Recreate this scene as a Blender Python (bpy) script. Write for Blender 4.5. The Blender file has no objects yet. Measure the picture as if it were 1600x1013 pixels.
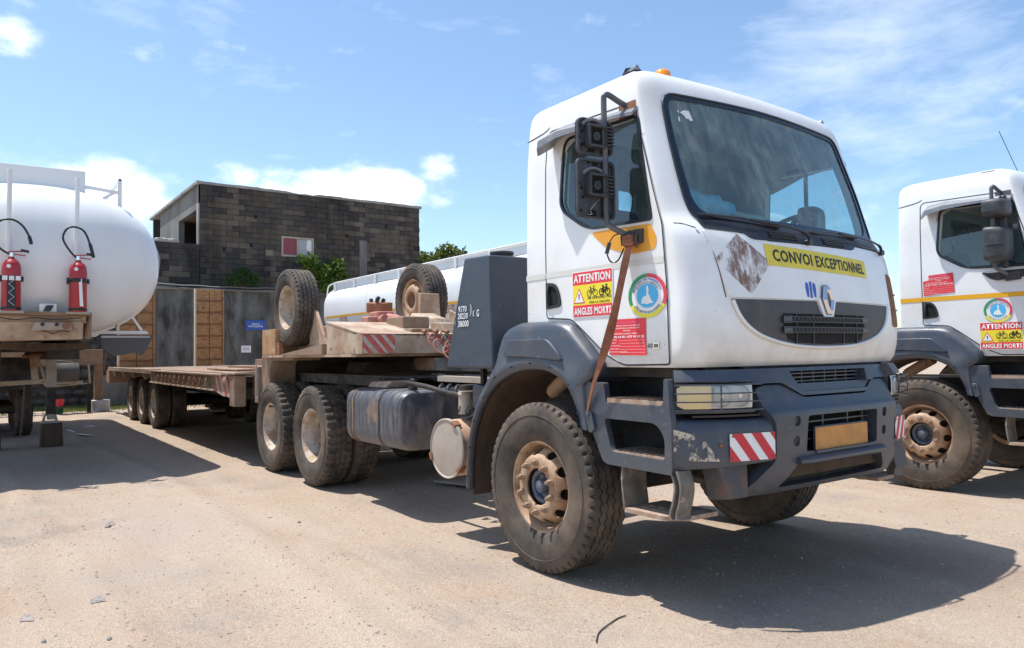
import bpy, bmesh, math, random
from mathutils import Vector, Matrix, Euler, noise as mnoise
R = math.radians
PI = math.pi
random.seed(7)
scene = bpy.context.scene
col = scene.collection

# ------------------------------------------------------------------ camera
cam_d = bpy.data.cameras.new('camera')
cam = bpy.data.objects.new('camera', cam_d); col.objects.link(cam)
_F = Vector((-0.81007744, 0.58507121, 0.03829139)); _Rt = Vector((0.58501611, 0.81090427, -0.01379912)); _U = Vector((0.03912412, -0.01122272, 0.99917133))
cam.matrix_world = Matrix(((_Rt.x, _U.x, -_F.x, 3.9855243), (_Rt.y, _U.y, -_F.y, -4.29689605), (_Rt.z, _U.z, -_F.z, 1.45645775), (0, 0, 0, 1)))
cam_d.sensor_fit = 'HORIZONTAL'; cam_d.sensor_width = 36
cam_d.lens = 1168.96 / 1600 * 36
cam_d.clip_start = 0.05; cam_d.clip_end = 3000
scene.camera = cam

# ------------------------------------------------------------------ light
SUN_TO = Vector((-0.90, -0.68, 3.15)).normalized()          # towards the sun
el = math.asin(SUN_TO.z)
sd = bpy.data.lights.new('sun', 'SUN'); sd.energy = 2.9; sd.angle = R(0.5); sd.color = (1.0, 0.975, 0.93)
sun = bpy.data.objects.new('sun', sd); col.objects.link(sun)
sun.rotation_euler = (-SUN_TO).to_track_quat('-Z', 'Y').to_euler()
world = bpy.data.worlds.new('World'); scene.world = world; world.use_nodes = True
wn = world.node_tree.nodes; wl = world.node_tree.links
wn.clear()
w_out = wn.new('ShaderNodeOutputWorld'); w_bg = wn.new('ShaderNodeBackground')
w_sky = wn.new('ShaderNodeTexSky'); w_sky.sky_type = 'NISHITA'; w_sky.sun_disc = False
w_sky.sun_elevation = el; w_sky.sun_rotation = math.atan2(SUN_TO.x, SUN_TO.y)
w_sky.air_density = 1.0; w_sky.dust_density = 0.7; w_sky.ozone_density = 1.6; w_sky.altitude = 0
w_bg.inputs['Strength'].default_value = 0.105
w_tc = wn.new('ShaderNodeTexCoord')
def wmath(op, a, b=None, clamp=False):
    n = wn.new('ShaderNodeMath'); n.operation = op; n.use_clamp = clamp
    for i, v in enumerate((a, b)):
        if v is None: continue
        if isinstance(v, (int, float)): n.inputs[i].default_value = v
        else: wl.new(v, n.inputs[i])
    return n.outputs[0]
w_sep = wn.new('ShaderNodeSeparateXYZ'); wl.new(w_tc.outputs['Generated'], w_sep.inputs[0])
# cloud billows are sampled on the direction sphere, squashed so that they lie flat
w_map = wn.new('ShaderNodeMapping'); w_map.inputs['Scale'].default_value = (1.0, 1.0, 1.9)
wl.new(w_tc.outputs['Generated'], w_map.inputs[0])
w_n1 = wn.new('ShaderNodeTexNoise'); w_n1.inputs['Scale'].default_value = 11; w_n1.inputs['Detail'].default_value = 9; w_n1.inputs['Roughness'].default_value = 0.58
wl.new(w_map.outputs[0], w_n1.inputs['Vector'])
w_n2 = wn.new('ShaderNodeTexNoise'); w_n2.inputs['Scale'].default_value = 3.2; w_n2.inputs['Detail'].default_value = 2
wl.new(w_map.outputs[0], w_n2.inputs['Vector'])
def blob(az, elv, r, amt, flat=0.55):
    d = Vector((math.cos(R(az)) * math.cos(R(elv)), math.sin(R(az)) * math.cos(R(elv)), math.sin(R(elv))))
    s = wn.new('ShaderNodeVectorMath'); s.operation = 'SUBTRACT'; wl.new(w_tc.outputs['Generated'], s.inputs[0]); s.inputs[1].default_value = d
    m = wn.new('ShaderNodeVectorMath'); m.operation = 'MULTIPLY'; wl.new(s.outputs[0], m.inputs[0]); m.inputs[1].default_value = (1, 1, 1 / flat)
    l = wn.new('ShaderNodeVectorMath'); l.operation = 'LENGTH'; wl.new(m.outputs[0], l.inputs[0])
    q = wmath('DIVIDE', l.outputs['Value'], R(r)); q = wmath('MULTIPLY', q, q)
    q = wmath('SUBTRACT', 1.0, q, True)
    return wmath('MULTIPLY', q, amt)
acc = None
for b in [(174.0, 11.4, 5.0, .44), (170.8, 9.8, 4.6, .38), (176.5, 9, 5, .36), (162.6, 12.8, 4.2, .33), (158.8, 11.8, 4.2, .32), (155.6, 12.2, 5.0, .45), (152.6, 11.4, 4.8, .43), (149.2, 14.2, 2.4, .36), (165.5, 9.5, 4, .14),
          (178.2, 20.0, 2.6, .30), (172.2, 20.6, 2.4, .24), (169.6, 20.2, 2.2, .27), (195, 12, 9, .45), (215, 10, 8, .4), (120, 8, 6, .25), (60, 10, 12, .4), (20, 12, 12, .4), (-40, 11, 12, .4), (-90, 12, 12, .42), (-130, 10, 9, .4)]:
    v = blob(*b); acc = v if acc is None else wmath('ADD', acc, v)
dens = wmath('ADD', wmath('MULTIPLY', w_n1.outputs['Fac'], 1.40), wmath('SUBTRACT', acc, .06))
w_mr = wn.new('ShaderNodeMapRange'); w_mr.inputs['From Min'].default_value = 0.80; w_mr.inputs['From Max'].default_value = 1.38
w_mr.interpolation_type = 'SMOOTHSTEP'
wl.new(dens, w_mr.inputs['Value'])
# thin high veil
w_map2 = wn.new('ShaderNodeMapping'); w_map2.inputs['Scale'].default_value = (1, 1, 3); w_map2.inputs['Rotation'].default_value = (0.3, 0.2, 0)
wl.new(w_tc.outputs['Generated'], w_map2.inputs[0])
w_n3 = wn.new('ShaderNodeTexNoise'); w_n3.inputs['Scale'].default_value = 5; w_n3.inputs['Detail'].default_value = 10; w_n3.inputs['Roughness'].default_value = 0.62; w_n3.inputs['Distortion'].default_value = 0.25
wl.new(w_map2.outputs[0], w_n3.inputs['Vector'])
w_mr2 = wn.new('ShaderNodeMapRange'); w_mr2.inputs['From Min'].default_value = 0.56; w_mr2.inputs['From Max'].default_value = 0.80; w_mr2.inputs['To Max'].default_value = 0.26
vv = wmath('ADD', w_n3.outputs['Fac'], blob(122, 19, 14, .15, .8))
wl.new(vv, w_mr2.inputs['Value'])
w_add = wmath('MAXIMUM', w_mr.outputs[0], w_mr2.outputs[0], True)
w_up = wn.new('ShaderNodeMapRange'); w_up.inputs['From Min'].default_value = -0.02; w_up.inputs['From Max'].default_value = 0.06; wl.new(w_sep.outputs['Z'], w_up.inputs['Value'])
w_fac = wmath('MULTIPLY', w_add, w_up.outputs[0])
w_mix = wn.new('ShaderNodeMix'); w_mix.data_type = 'RGBA'
w_g = wn.new('ShaderNodeMix'); w_g.data_type = 'RGBA'; w_g.blend_type = 'MULTIPLY'; w_g.inputs[0].default_value = 1.0
wl.new(w_sky.outputs[0], w_g.inputs[6]); w_g.inputs[7].default_value = (0.86, 0.925, 0.94, 1)
wl.new(w_fac, w_mix.inputs[0]); wl.new(w_g.outputs[2], w_mix.inputs[6]); w_mix.inputs[7].default_value = (7.8, 8.0, 8.3, 1)
wl.new(w_mix.outputs[2], w_bg.inputs['Color']); wl.new(w_bg.outputs[0], w_out.inputs[0])
vs = scene.view_settings
vs.view_transform = 'Standard'; vs.look = 'None'; vs.gamma = 1; vs.exposure = 1.06
try: vs.use_curve_mapping = False
except Exception: pass

# ------------------------------------------------------------------ materials
def new_mat(name):
    m = bpy.data.materials.new(name); m.use_nodes = True
    return m, m.node_tree.nodes, m.node_tree.links, m.node_tree.nodes['Principled BSDF']
def c4(c): return (c[0], c[1], c[2], 1)
def add_mix(n, l, fac, a, b):
    x = n.new('ShaderNodeMix'); x.data_type = 'RGBA'
    if isinstance(fac, float): x.inputs[0].default_value = fac
    else: l.new(fac, x.inputs[0])
    for i, v in ((6, a), (7, b)):
        if isinstance(v, tuple): x.inputs[i].default_value = c4(v)
        else: l.new(v, x.inputs[i])
    return x.outputs[2]
COORD = 'obj'
def noise_mask(n, l, scale, lo, hi, detail=8, rough=.6, stretch=(1, 1, 1), seed=0.0, dist=0.0):
    tc = n.new('ShaderNodeTexCoord'); mp = n.new('ShaderNodeMapping'); mp.inputs['Scale'].default_value = stretch
    mp.inputs['Location'].default_value = (seed, seed * .7, seed * 1.3)
    if COORD == 'pos': l.new(n.new('ShaderNodeNewGeometry').outputs['Position'], mp.inputs[0])
    else: l.new(tc.outputs['Object'], mp.inputs[0])
    t = n.new('ShaderNodeTexNoise'); t.inputs['Scale'].default_value = scale; t.inputs['Detail'].default_value = detail; t.inputs['Roughness'].default_value = rough; t.inputs['Distortion'].default_value = dist
    l.new(mp.outputs[0], t.inputs['Vector'])
    r = n.new('ShaderNodeMapRange'); r.inputs['From Min'].default_value = lo; r.inputs['From Max'].default_value = hi; l.new(t.outputs['Fac'], r.inputs['Value'])
    return r.outputs[0], t.outputs['Fac']
def dirty(name, base, rough=.5, metal=0.0, dirt=(.36, .26, .18), amt=.6, scale=3.0, lo=.42, hi=.68, stretch=(1, 1, 1),
          second=None, s2=(8.0, .55, .62), s2str=(1, 1, 1), bump=0.0, bscale=40.0, zfade=None, seed=0.0, spec=.5, coat=0.0, drough=.85):
    """base colour, a soft dust layer, an optional second stain layer, optional mud rising from a height"""
    m, n, l, b = new_mat(name)
    f, _ = noise_mask(n, l, scale, lo, hi, stretch=stretch, seed=seed)
    fm = n.new('ShaderNodeMath'); fm.operation = 'MULTIPLY'; l.new(f, fm.inputs[0]); fm.inputs[1].default_value = amt; fac = fm.outputs[0]
    if zfade:
        tc = n.new('ShaderNodeTexCoord'); sp = n.new('ShaderNodeSeparateXYZ'); l.new(tc.outputs['Object'], sp.inputs[0])
        mr = n.new('ShaderNodeMapRange'); mr.inputs['From Min'].default_value = zfade[1]; mr.inputs['From Max'].default_value = zfade[0]; mr.inputs['To Max'].default_value = zfade[2]
        l.new(sp.outputs['Z'], mr.inputs['Value'])
        f2, _ = noise_mask(n, l, 6.0, .25, .7, seed=seed + 3)
        q = n.new('ShaderNodeMath'); q.operation = 'MULTIPLY'; l.new(mr.outputs[0], q.inputs[0]); l.new(f2, q.inputs[1])
        q2 = n.new('ShaderNodeMath'); q2.operation = 'MAXIMUM'; q2.use_clamp = True; l.new(q.outputs[0], q2.inputs[0]); l.new(fac, q2.inputs[1]); fac = q2.outputs[0]
    c = add_mix(n, l, fac, base, dirt)
    if second:
        g, _ = noise_mask(n, l, s2[0], s2[1], s2[2], stretch=s2str, seed=seed + 11, dist=.4)
        c = add_mix(n, l, g, c, second)
    l.new(c, b.inputs['Base Color'])
    rr = n.new('ShaderNodeMapRange'); rr.inputs['To Min'].default_value = rough; rr.inputs['To Max'].default_value = drough; l.new(fac, rr.inputs['Value'])
    l.new(rr.outputs[0], b.inputs['Roughness'])
    b.inputs['Metallic'].default_value = metal
    b.inputs['Specular IOR Level'].default_value = spec
    if coat: b.inputs['Coat Weight'].default_value = coat; b.inputs['Coat Roughness'].default_value = .08
    if bump:
        _, t = noise_mask(n, l, bscale, 0, 1, detail=4)
        bp = n.new('ShaderNodeBump'); bp.inputs['Strength'].default_value = bump; bp.inputs['Distance'].default_value = .01
        l.new(t, bp.inputs['Height']); l.new(bp.outputs[0], b.inputs['Normal'])
    return m
def flat(name, c, rough=.5, metal=0.0, spec=.5, emit=None):
    m, n, l, b = new_mat(name); b.inputs['Base Color'].default_value = c4(c); b.inputs['Roughness'].default_value = rough; b.inputs['Metallic'].default_value = metal; b.inputs['Specular IOR Level'].default_value = spec
    return m
def glass_mat(name, tint, refl=.06, dirt=0.0, dirtc=(.30, .33, .30), streak=(14, 14, 1.1), rough=.02, edge=0.0):
    """thin tinted pane: transparent + mirror by fresnel, with a film of dried streaks"""
    m, n, l, b = new_mat(name); n.remove(b); out = n['Material Output']
    tr = n.new('ShaderNodeBsdfTransparent'); tr.inputs[0].default_value = c4(tint)
    gl = n.new('ShaderNodeBsdfGlossy'); gl.inputs['Roughness'].default_value = rough; gl.inputs[0].default_value = (1, 1, 1, 1)
    fr = n.new('ShaderNodeFresnel'); fr.inputs[0].default_value = 1.5
    ad = n.new('ShaderNodeMath'); ad.operation = 'ADD'; l.new(fr.outputs[0], ad.inputs[0]); ad.inputs[1].default_value = refl
    mx = n.new('ShaderNodeMixShader'); l.new(ad.outputs[0], mx.inputs[0]); l.new(tr.outputs[0], mx.inputs[1]); l.new(gl.outputs[0], mx.inputs[2])
    res = mx.outputs[0]
    if dirt:
        df = n.new('ShaderNodeBsdfDiffuse'); df.inputs[0].default_value = c4(dirtc)
        f, _ = noise_mask(n, l, 1.0, .34, .78, stretch=streak, detail=6)
        g, _ = noise_mask(n, l, 2.2, .38, .72, seed=5.0)
        q = n.new('ShaderNodeMath'); q.operation = 'MULTIPLY'; l.new(f, q.inputs[0]); l.new(g, q.inputs[1])
        q1 = n.new('ShaderNodeMath'); q1.operation = 'MULTIPLY_ADD'; l.new(q.outputs[0], q1.inputs[0]); q1.inputs[1].default_value = dirt; q1.inputs[2].default_value = dirt * .12
        m2 = n.new('ShaderNodeMixShader'); l.new(q1.outputs[0], m2.inputs[0]); l.new(res, m2.inputs[1]); l.new(df.outputs[0], m2.inputs[2]); res = m2.outputs[0]
    l.new(res, out.inputs[0])
    return m
def chip_mat(name, base, chip, scale, lo, hi, rough=.55, stretch=(1, 1, 1)):
    m, n, l, b = new_mat(name)
    f, _ = noise_mask(n, l, scale, lo, hi, stretch=stretch, rough=.7)
    l.new(add_mix(n, l, f, base, chip), b.inputs['Base Color']); b.inputs['Roughness'].default_value = rough
    return m

DUST = (.40, .27, .17)
M = {}
M['white'] = dirty('white_paint', (.87, .87, .86), .28, dirt=(.62, .55, .47), amt=.38, scale=2.2, lo=.42, hi=.72, zfade=(1.34, 1.72, .95), coat=.35, second=(.46, .33, .23), s2=(26, .70, .745))
M['white_tank'] = dirty('white_tank_paint', (.84, .84, .83), .30, dirt=(.60, .52, .45), amt=.35, scale=1.3, lo=.5, hi=.8, stretch=(1, 1, .35), second=(.42, .30, .2), s2=(22, .74, .78), coat=.2)
M['panel_line'] = flat('panel_gap', (.035, .033, .03), .8)
M['plastic'] = dirty('grey_blue_plastic', (.050, .062, .084), .38, dirt=(.17, .14, .115), amt=.5, scale=5, lo=.45, hi=.8, zfade=(.62, 1.0, .5), second=(.14, .14, .15), s2=(24, .61, .72), spec=.6, bump=.08, bscale=160, drough=.75)
M['plastic_dark'] = dirty('dark_plastic', (.018, .020, .026), .45, dirt=(.12, .095, .075), amt=.4, scale=7, lo=.45, hi=.85)
M['crescent'] = dirty('crescent_grey', (.052, .050, .056), .5, dirt=(.2, .17, .14), amt=.3, scale=6)
M['black'] = flat('black_void', (.008, .008, .008), .9)
M['rubber'] = dirty('dusty_rubber', (.040, .034, .029), .8, dirt=(.20, .145, .102), amt=.85, scale=3.2, lo=.36, hi=.70, second=(.12, .095, .075), s2=(14, .60, .78), bump=.25, bscale=90, drough=.92)
M['tread'] = dirty('tread_rubber', (.036, .031, .027), .75, dirt=(.19, .14, .10), amt=.8, scale=6, lo=.36, hi=.75, bump=.3, bscale=70)
M['rim'] = dirty('muddy_rim', (.50, .35, .22), .45, dirt=(.30, .165, .095), amt=.95, scale=5, lo=.36, hi=.60, second=(.24, .14, .085), s2=(15, .56, .68))
M['rim_white'] = dirty('worn_white_rim', (.60, .56, .50), .5, dirt=(.36, .24, .15), amt=.95, scale=6, lo=.36, hi=.58, second=(.25, .16, .10), s2=(20, .62, .68))
M['platform'] = dirty('dusty_platform', (.028, .028, .03), .6, dirt=(.16, .14, .12), amt=.6, scale=9)
M['end_box'] = dirty('rusty_box', (.45, .26, .13), .75, dirt=(.30, .16, .09), amt=.8, scale=8, second=(.55, .42, .28), s2=(7, .58, .68))
M['rail_rust'] = dirty('rusty_rail', (.30, .215, .15), .7, dirt=(.17, .10, .065), amt=.9, scale=3.5, lo=.38, hi=.62, second=(.46, .37, .28), s2=(8, .62, .72), bump=.2)
M['nut'] = dirty('rusty_nut', (.30, .19, .12), .7, dirt=(.48, .36, .26), amt=.6, scale=30)
M['hub'] = dirty('oily_hub', (.075, .10, .15), .35, dirt=(.30, .24, .18), amt=.6, scale=12)
M['chassis'] = dirty('dusty_chassis', (.016, .015, .015), .7, dirt=(.11, .078, .052), amt=.7, scale=5, lo=.4, hi=.72, bump=.2)
M['mud'] = dirty('mud_lining', (.095, .060, .038), .9, dirt=(.035, .026, .02), amt=.8, scale=5, stretch=(2, 2, .5), bump=.35, bscale=30)
M['steel_rust'] = dirty('rusty_step', (.36, .23, .155), .75, dirt=(.52, .44, .36), amt=.7, scale=20)
M['fuel'] = dirty('scraped_fuel_tank', (.035, .047, .070), .42, dirt=(.25, .215, .185), amt=.75, scale=9, lo=.42, hi=.70, stretch=(5, 1, .35), second=(.30, .19, .12), s2=(3.2, .58, .72), zfade=(.56, .84, 1.2), spec=.6)
M['tower'] = dirty('tower_paint', (.042, .054, .074), .42, dirt=(.10, .11, .12), amt=.5, scale=9, lo=.5, hi=.8, second=(.30, .31, .32), s2=(44, .68, .74), s2str=(1, 1, .6))
M['beige'] = dirty('beige_trailer_paint', (.52, .41, .30), .55, dirt=(.33, .20, .125), amt=.95, scale=3.2, lo=.38, hi=.62, second=(.17, .085, .05), s2=(11, .58, .70), bump=.12)
M['beige_dirty'] = dirty('worn_deck_steel', (.30, .21, .145), .7, dirt=(.25, .145, .09), amt=.8, scale=6, lo=.4, hi=.65, second=(.55, .45, .35), s2=(9, .62, .72), bump=.25)
M['wood'] = dirty('ramp_planks', (.46, .235, .095), .75, dirt=(.20, .095, .045), amt=.8, scale=4, stretch=(1, 1.5, 6), second=(.10, .045, .02), s2=(7, .60, .70), bump=.3)
M['wood_edge'] = flat('ramp_edge', (.62, .50, .36), .7)
M['deck_wood'] = dirty('deck_timber', (.26, .155, .10), .8, dirt=(.40, .29, .21), amt=.7, scale=4, stretch=(.4, 3, 3), bump=.2)
M['rust'] = dirty('rust', (.24, .10, .05), .8, dirt=(.36, .2, .11), amt=.6, scale=12, bump=.25)
M['pink_rust'] = dirty('red_primer', (.42, .14, .11), .7, dirt=(.45, .32, .24), amt=.6, scale=10)
M['chain'] = flat('chain_steel', (.16, .11, .08), .6, .6)
M['red'] = flat('sign_red', (.80, .045, .06), .45)
M['red_ex'] = dirty('extinguisher_red', (.42, .015, .025), .4, dirt=(.28, .06, .06), amt=.6, scale=8, coat=.2)
M['yellow'] = flat('sign_yellow', (.88, .72, .04), .45)
M['print_white'] = flat('print_white', (.85, .85, .83), .5)
M['print_black'] = flat('print_black', (.015, .015, .018), .5)
M['pink'] = flat('print_pink', (.85, .12, .32), .5)
M['green'] = flat('print_green', (.03, .30, .10), .5)
M['red2'] = flat('print_red', (.72, .05, .09), .5)
M['yellow2'] = flat('print_yellow', (.82, .76, .05), .5)
M['cyan'] = flat('print_cyan', (.08, .48, .80), .5)
M['blue'] = flat('print_blue', (.03, .10, .50), .45)
M['orange'] = dirty('orange_film', (.85, .36, .01), .45, dirt=(.62, .38, .15), amt=.5, scale=9)
M['stripe_orange'] = flat('stripe_orange', (.85, .42, .01), .4)
M['stripe_faded'] = flat('faded_stripe', (.70, .68, .62), .5)
M['amber'] = flat('amber_lens', (.90, .30, .02), .25)
M['plate'] = dirty('orange_plate', (.62, .27, .06), .55, dirt=(.30, .17, .08), amt=.6, scale=6)
M['chrome'] = flat('chrome', (.75, .76, .78), .08, 1.0)
M['chrome_dark'] = flat('dark_chrome', (.16, .16, .17), .2, .8)
M['seal'] = flat('window_seal', (.02, .022, .028), .35)
M['frit'] = flat('glass_border', (.012, .018, .032), .12)
M['interior'] = dirty('cab_interior', (.22, .25, .27), .8, dirt=(.2, .2, .19), amt=.4, scale=3)
M['seat'] = flat('seat_fabric', (.05, .06, .08), .9)
M['dash'] = dirty('dashboard', (.10, .11, .11), .7, dirt=(.28, .26, .2), amt=.7, scale=6)
M['glass_w'] = glass_mat('windscreen_glass', (.66, .88, .90), .055, dirt=.62, dirtc=(.40, .52, .50), streak=(16, 16, 1.0))
M['glass_s'] = glass_mat('side_glass', (.60, .80, .86), .04, dirt=.12, dirtc=(.40, .42, .4), streak=(6, 6, 2))
M['lens'] = glass_mat('lamp_lens', (.92, .93, .94), .05, dirt=.3, dirtc=(.70, .66, .58), streak=(9, 9, 9))
M['lens_y'] = dirty('yellowed_indicator', (.82, .62, .30), .18, dirt=(.58, .50, .36), amt=.7, scale=10, coat=.6)
M['lamp_back'] = dirty('lamp_backing', (.85, .85, .84), .35, dirt=(.5, .46, .4), amt=.6, scale=12)
M['reflector'] = flat('lamp_reflector', (.80, .80, .82), .16, .9)
M['mirror_black'] = dirty('mirror_back_plastic', (.040, .042, .048), .45, dirt=(.11, .11, .115), amt=.5, scale=15)
M['arm'] = dirty('mirror_arm', (.07, .085, .11), .45, dirt=(.3, .24, .18), amt=.4, scale=9)
M['visor'] = dirty('grey_visor', (.17, .185, .215), .4, dirt=(.32, .3, .27), amt=.5, scale=10)
M['strap'] = dirty('brown_strap', (.22, .07, .035), .75, dirt=(.42, .2, .12), amt=.6, scale=8)
M['filter_white'] = dirty('filter_cap', (.42, .36, .30), .5, dirt=(.33, .24, .175), amt=.6, scale=5)
M['filter_side'] = dirty('filter_body', (.60, .38, .26), .6, dirt=(.40, .22, .13), amt=.6, scale=4, stretch=(1, 1, 4))
M['pipe_rust'] = dirty('burnt_pipe', (.55, .33, .20), .6, dirt=(.22, .11, .07), amt=.8, scale=6)
M['alu'] = flat('grey_metal', (.38, .39, .40), .4, .7)
M['bag_blue'] = glass_mat('blue_plastic_bag', (.55, .80, .95), .05, dirt=1.0, dirtc=(.10, .50, .80), streak=(20, 20, 20))
M['bag_blue'] = dirty('blue_plastic', (.08, .55, .80), .3, dirt=(.55, .80, .9), amt=.7, scale=12)
M['cloth_green'] = dirty('pale_green_cloth', (.42, .52, .44), .8, dirt=(.6, .64, .56), amt=.5, scale=6)
M['rubber_flap'] = flat('grey_rubber', (.10, .10, .105), .7)
M['hose'] = flat('black_hose', (.015, .016, .02), .4)
M['cable'] = flat('wall_cable', (.18, .18, .17), .6)
M['sheet'] = flat('corrugated_sheet', (.36, .35, .33), .5, .4)
# building and ground
def wall_mat(name, a, b_, c_, sc=1.0, st=(1, 1, .22)):
    global COORD
    m, n, l, b = new_mat(name)
    COORD = 'pos' if 'block' in name else 'obj'
    f, _ = noise_mask(n, l, .55 * sc, .36, .66, stretch=(1, 1, 1), detail=9)
    g, _ = noise_mask(n, l, 1.8 * sc, .42, .66, stretch=st, seed=4.0, detail=10)
    COORD = 'obj'
    h, t = noise_mask(n, l, 18, .2, .8, seed=9.0)
    cc = add_mix(n, l, f, a, b_); cc = add_mix(n, l, g, cc, c_)
    k = n.new('ShaderNodeMath'); k.operation = 'MULTIPLY'; l.new(h, k.inputs[0]); k.inputs[1].default_value = .35
    cc = add_mix(n, l, k.outputs[0], cc, tuple(x * .6 for x in a))
    l.new(cc, b.inputs['Base Color']); b.inputs['Roughness'].default_value = .95
    bp = n.new('ShaderNodeBump'); bp.inputs['Strength'].default_value = .5; bp.inputs['Distance'].default_value = .02; l.new(t, bp.inputs['Height']); l.new(bp.outputs[0], b.inputs['Normal'])
    return m
M['block_a'] = wall_mat('weathered_block', (.110, .088, .066), (.020, .018, .016), (.150, .125, .10), 1, (.8, .8, .22))
M['block_b'] = wall_mat('pale_block', (.155, .125, .095), (.026, .024, .022), (.18, .16, .135), 1, (.8, .8, .22))
M['block_c'] = wall_mat('sooty_block', (.050, .045, .041), (.014, .014, .014), (.09, .08, .072), 1, (.6, .6, .25))
M['mortar'] = wall_mat('mortar', (.055, .05, .047), (.02, .02, .02), (.08, .075, .07))
M['render'] = wall_mat('streaked_render', (.125, .115, .10), (.028, .026, .023), (.23, .225, .21), 1.6, (.9, .9, .30))
M['render_side'] = wall_mat('grey_side_render', (.20, .19, .175), (.10, .095, .09), (.26, .25, .235), .8, (2, 2, .3))
M['coping'] = wall_mat('pale_coping', (.34, .33, .31), (.16, .155, .15), (.42, .41, .39))
M['stone'] = wall_mat('rubble_stone', (.085, .075, .068), (.035, .032, .03), (.15, .13, .115))

M['rust_beam'] = dirty('brown_steel', (.24, .15, .09), .7, dirt=(.36, .24, .15), amt=.7, scale=4, bump=.1)
M['pad'] = flat('pale_pad', (.5, .5, .48), .8)
M['green_dark'] = flat('dark_green', (.04, .10, .05), .7)
M['blue_sign'] = flat('sign_blue', (.03, .10, .42), .4)
M['pale_pink'] = flat('pale_pink', (.75, .45, .55), .6)
M['maroon'] = flat('maroon', (.28, .05, .07), .5)
M['coping_p'] = flat('pale_pane', (.42, .42, .41), .4)
M['yellow_block'] = flat('sand_block', (.22, .20, .12), .9)
M['hole_shade'] = flat('painted_hole_shade', (.03, .02, .015), .95)  # near-black painted in for the shade inside the wheel hand holes
M['dish_mud'] = dirty('muddy_dish', (.22, .15, .10), .8, dirt=(.10, .07, .05), amt=.8, scale=9)
M['tow'] = dirty('dented_bracket', (.075, .07, .072), .6, dirt=(.22, .12, .07), amt=.8, scale=5, lo=.5, hi=.66)
M['bark'] = flat('bark', (.10, .075, .05), .9)
M['pebble'] = dirty('pebbles', (.42, .33, .25), .95, dirt=(.20, .165, .14), amt=.95, scale=14, lo=.40, hi=.6)
M['grass'] = dirty('grass', (.14, .19, .04), .8, dirt=(.26, .25, .09), amt=.8, scale=2)
M['pale_violet'] = flat('pale_violet', (.5, .45, .6), .6)
M['stone_grey'] = dirty('grey_stone', (.20, .18, .16), .9, dirt=(.33, .27, .22), amt=.6, scale=20)
M['asphalt'] = dirty('old_asphalt', (.13, .12, .115), .95, dirt=(.36, .30, .26), amt=.9, scale=30, lo=.35, hi=.6)
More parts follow.
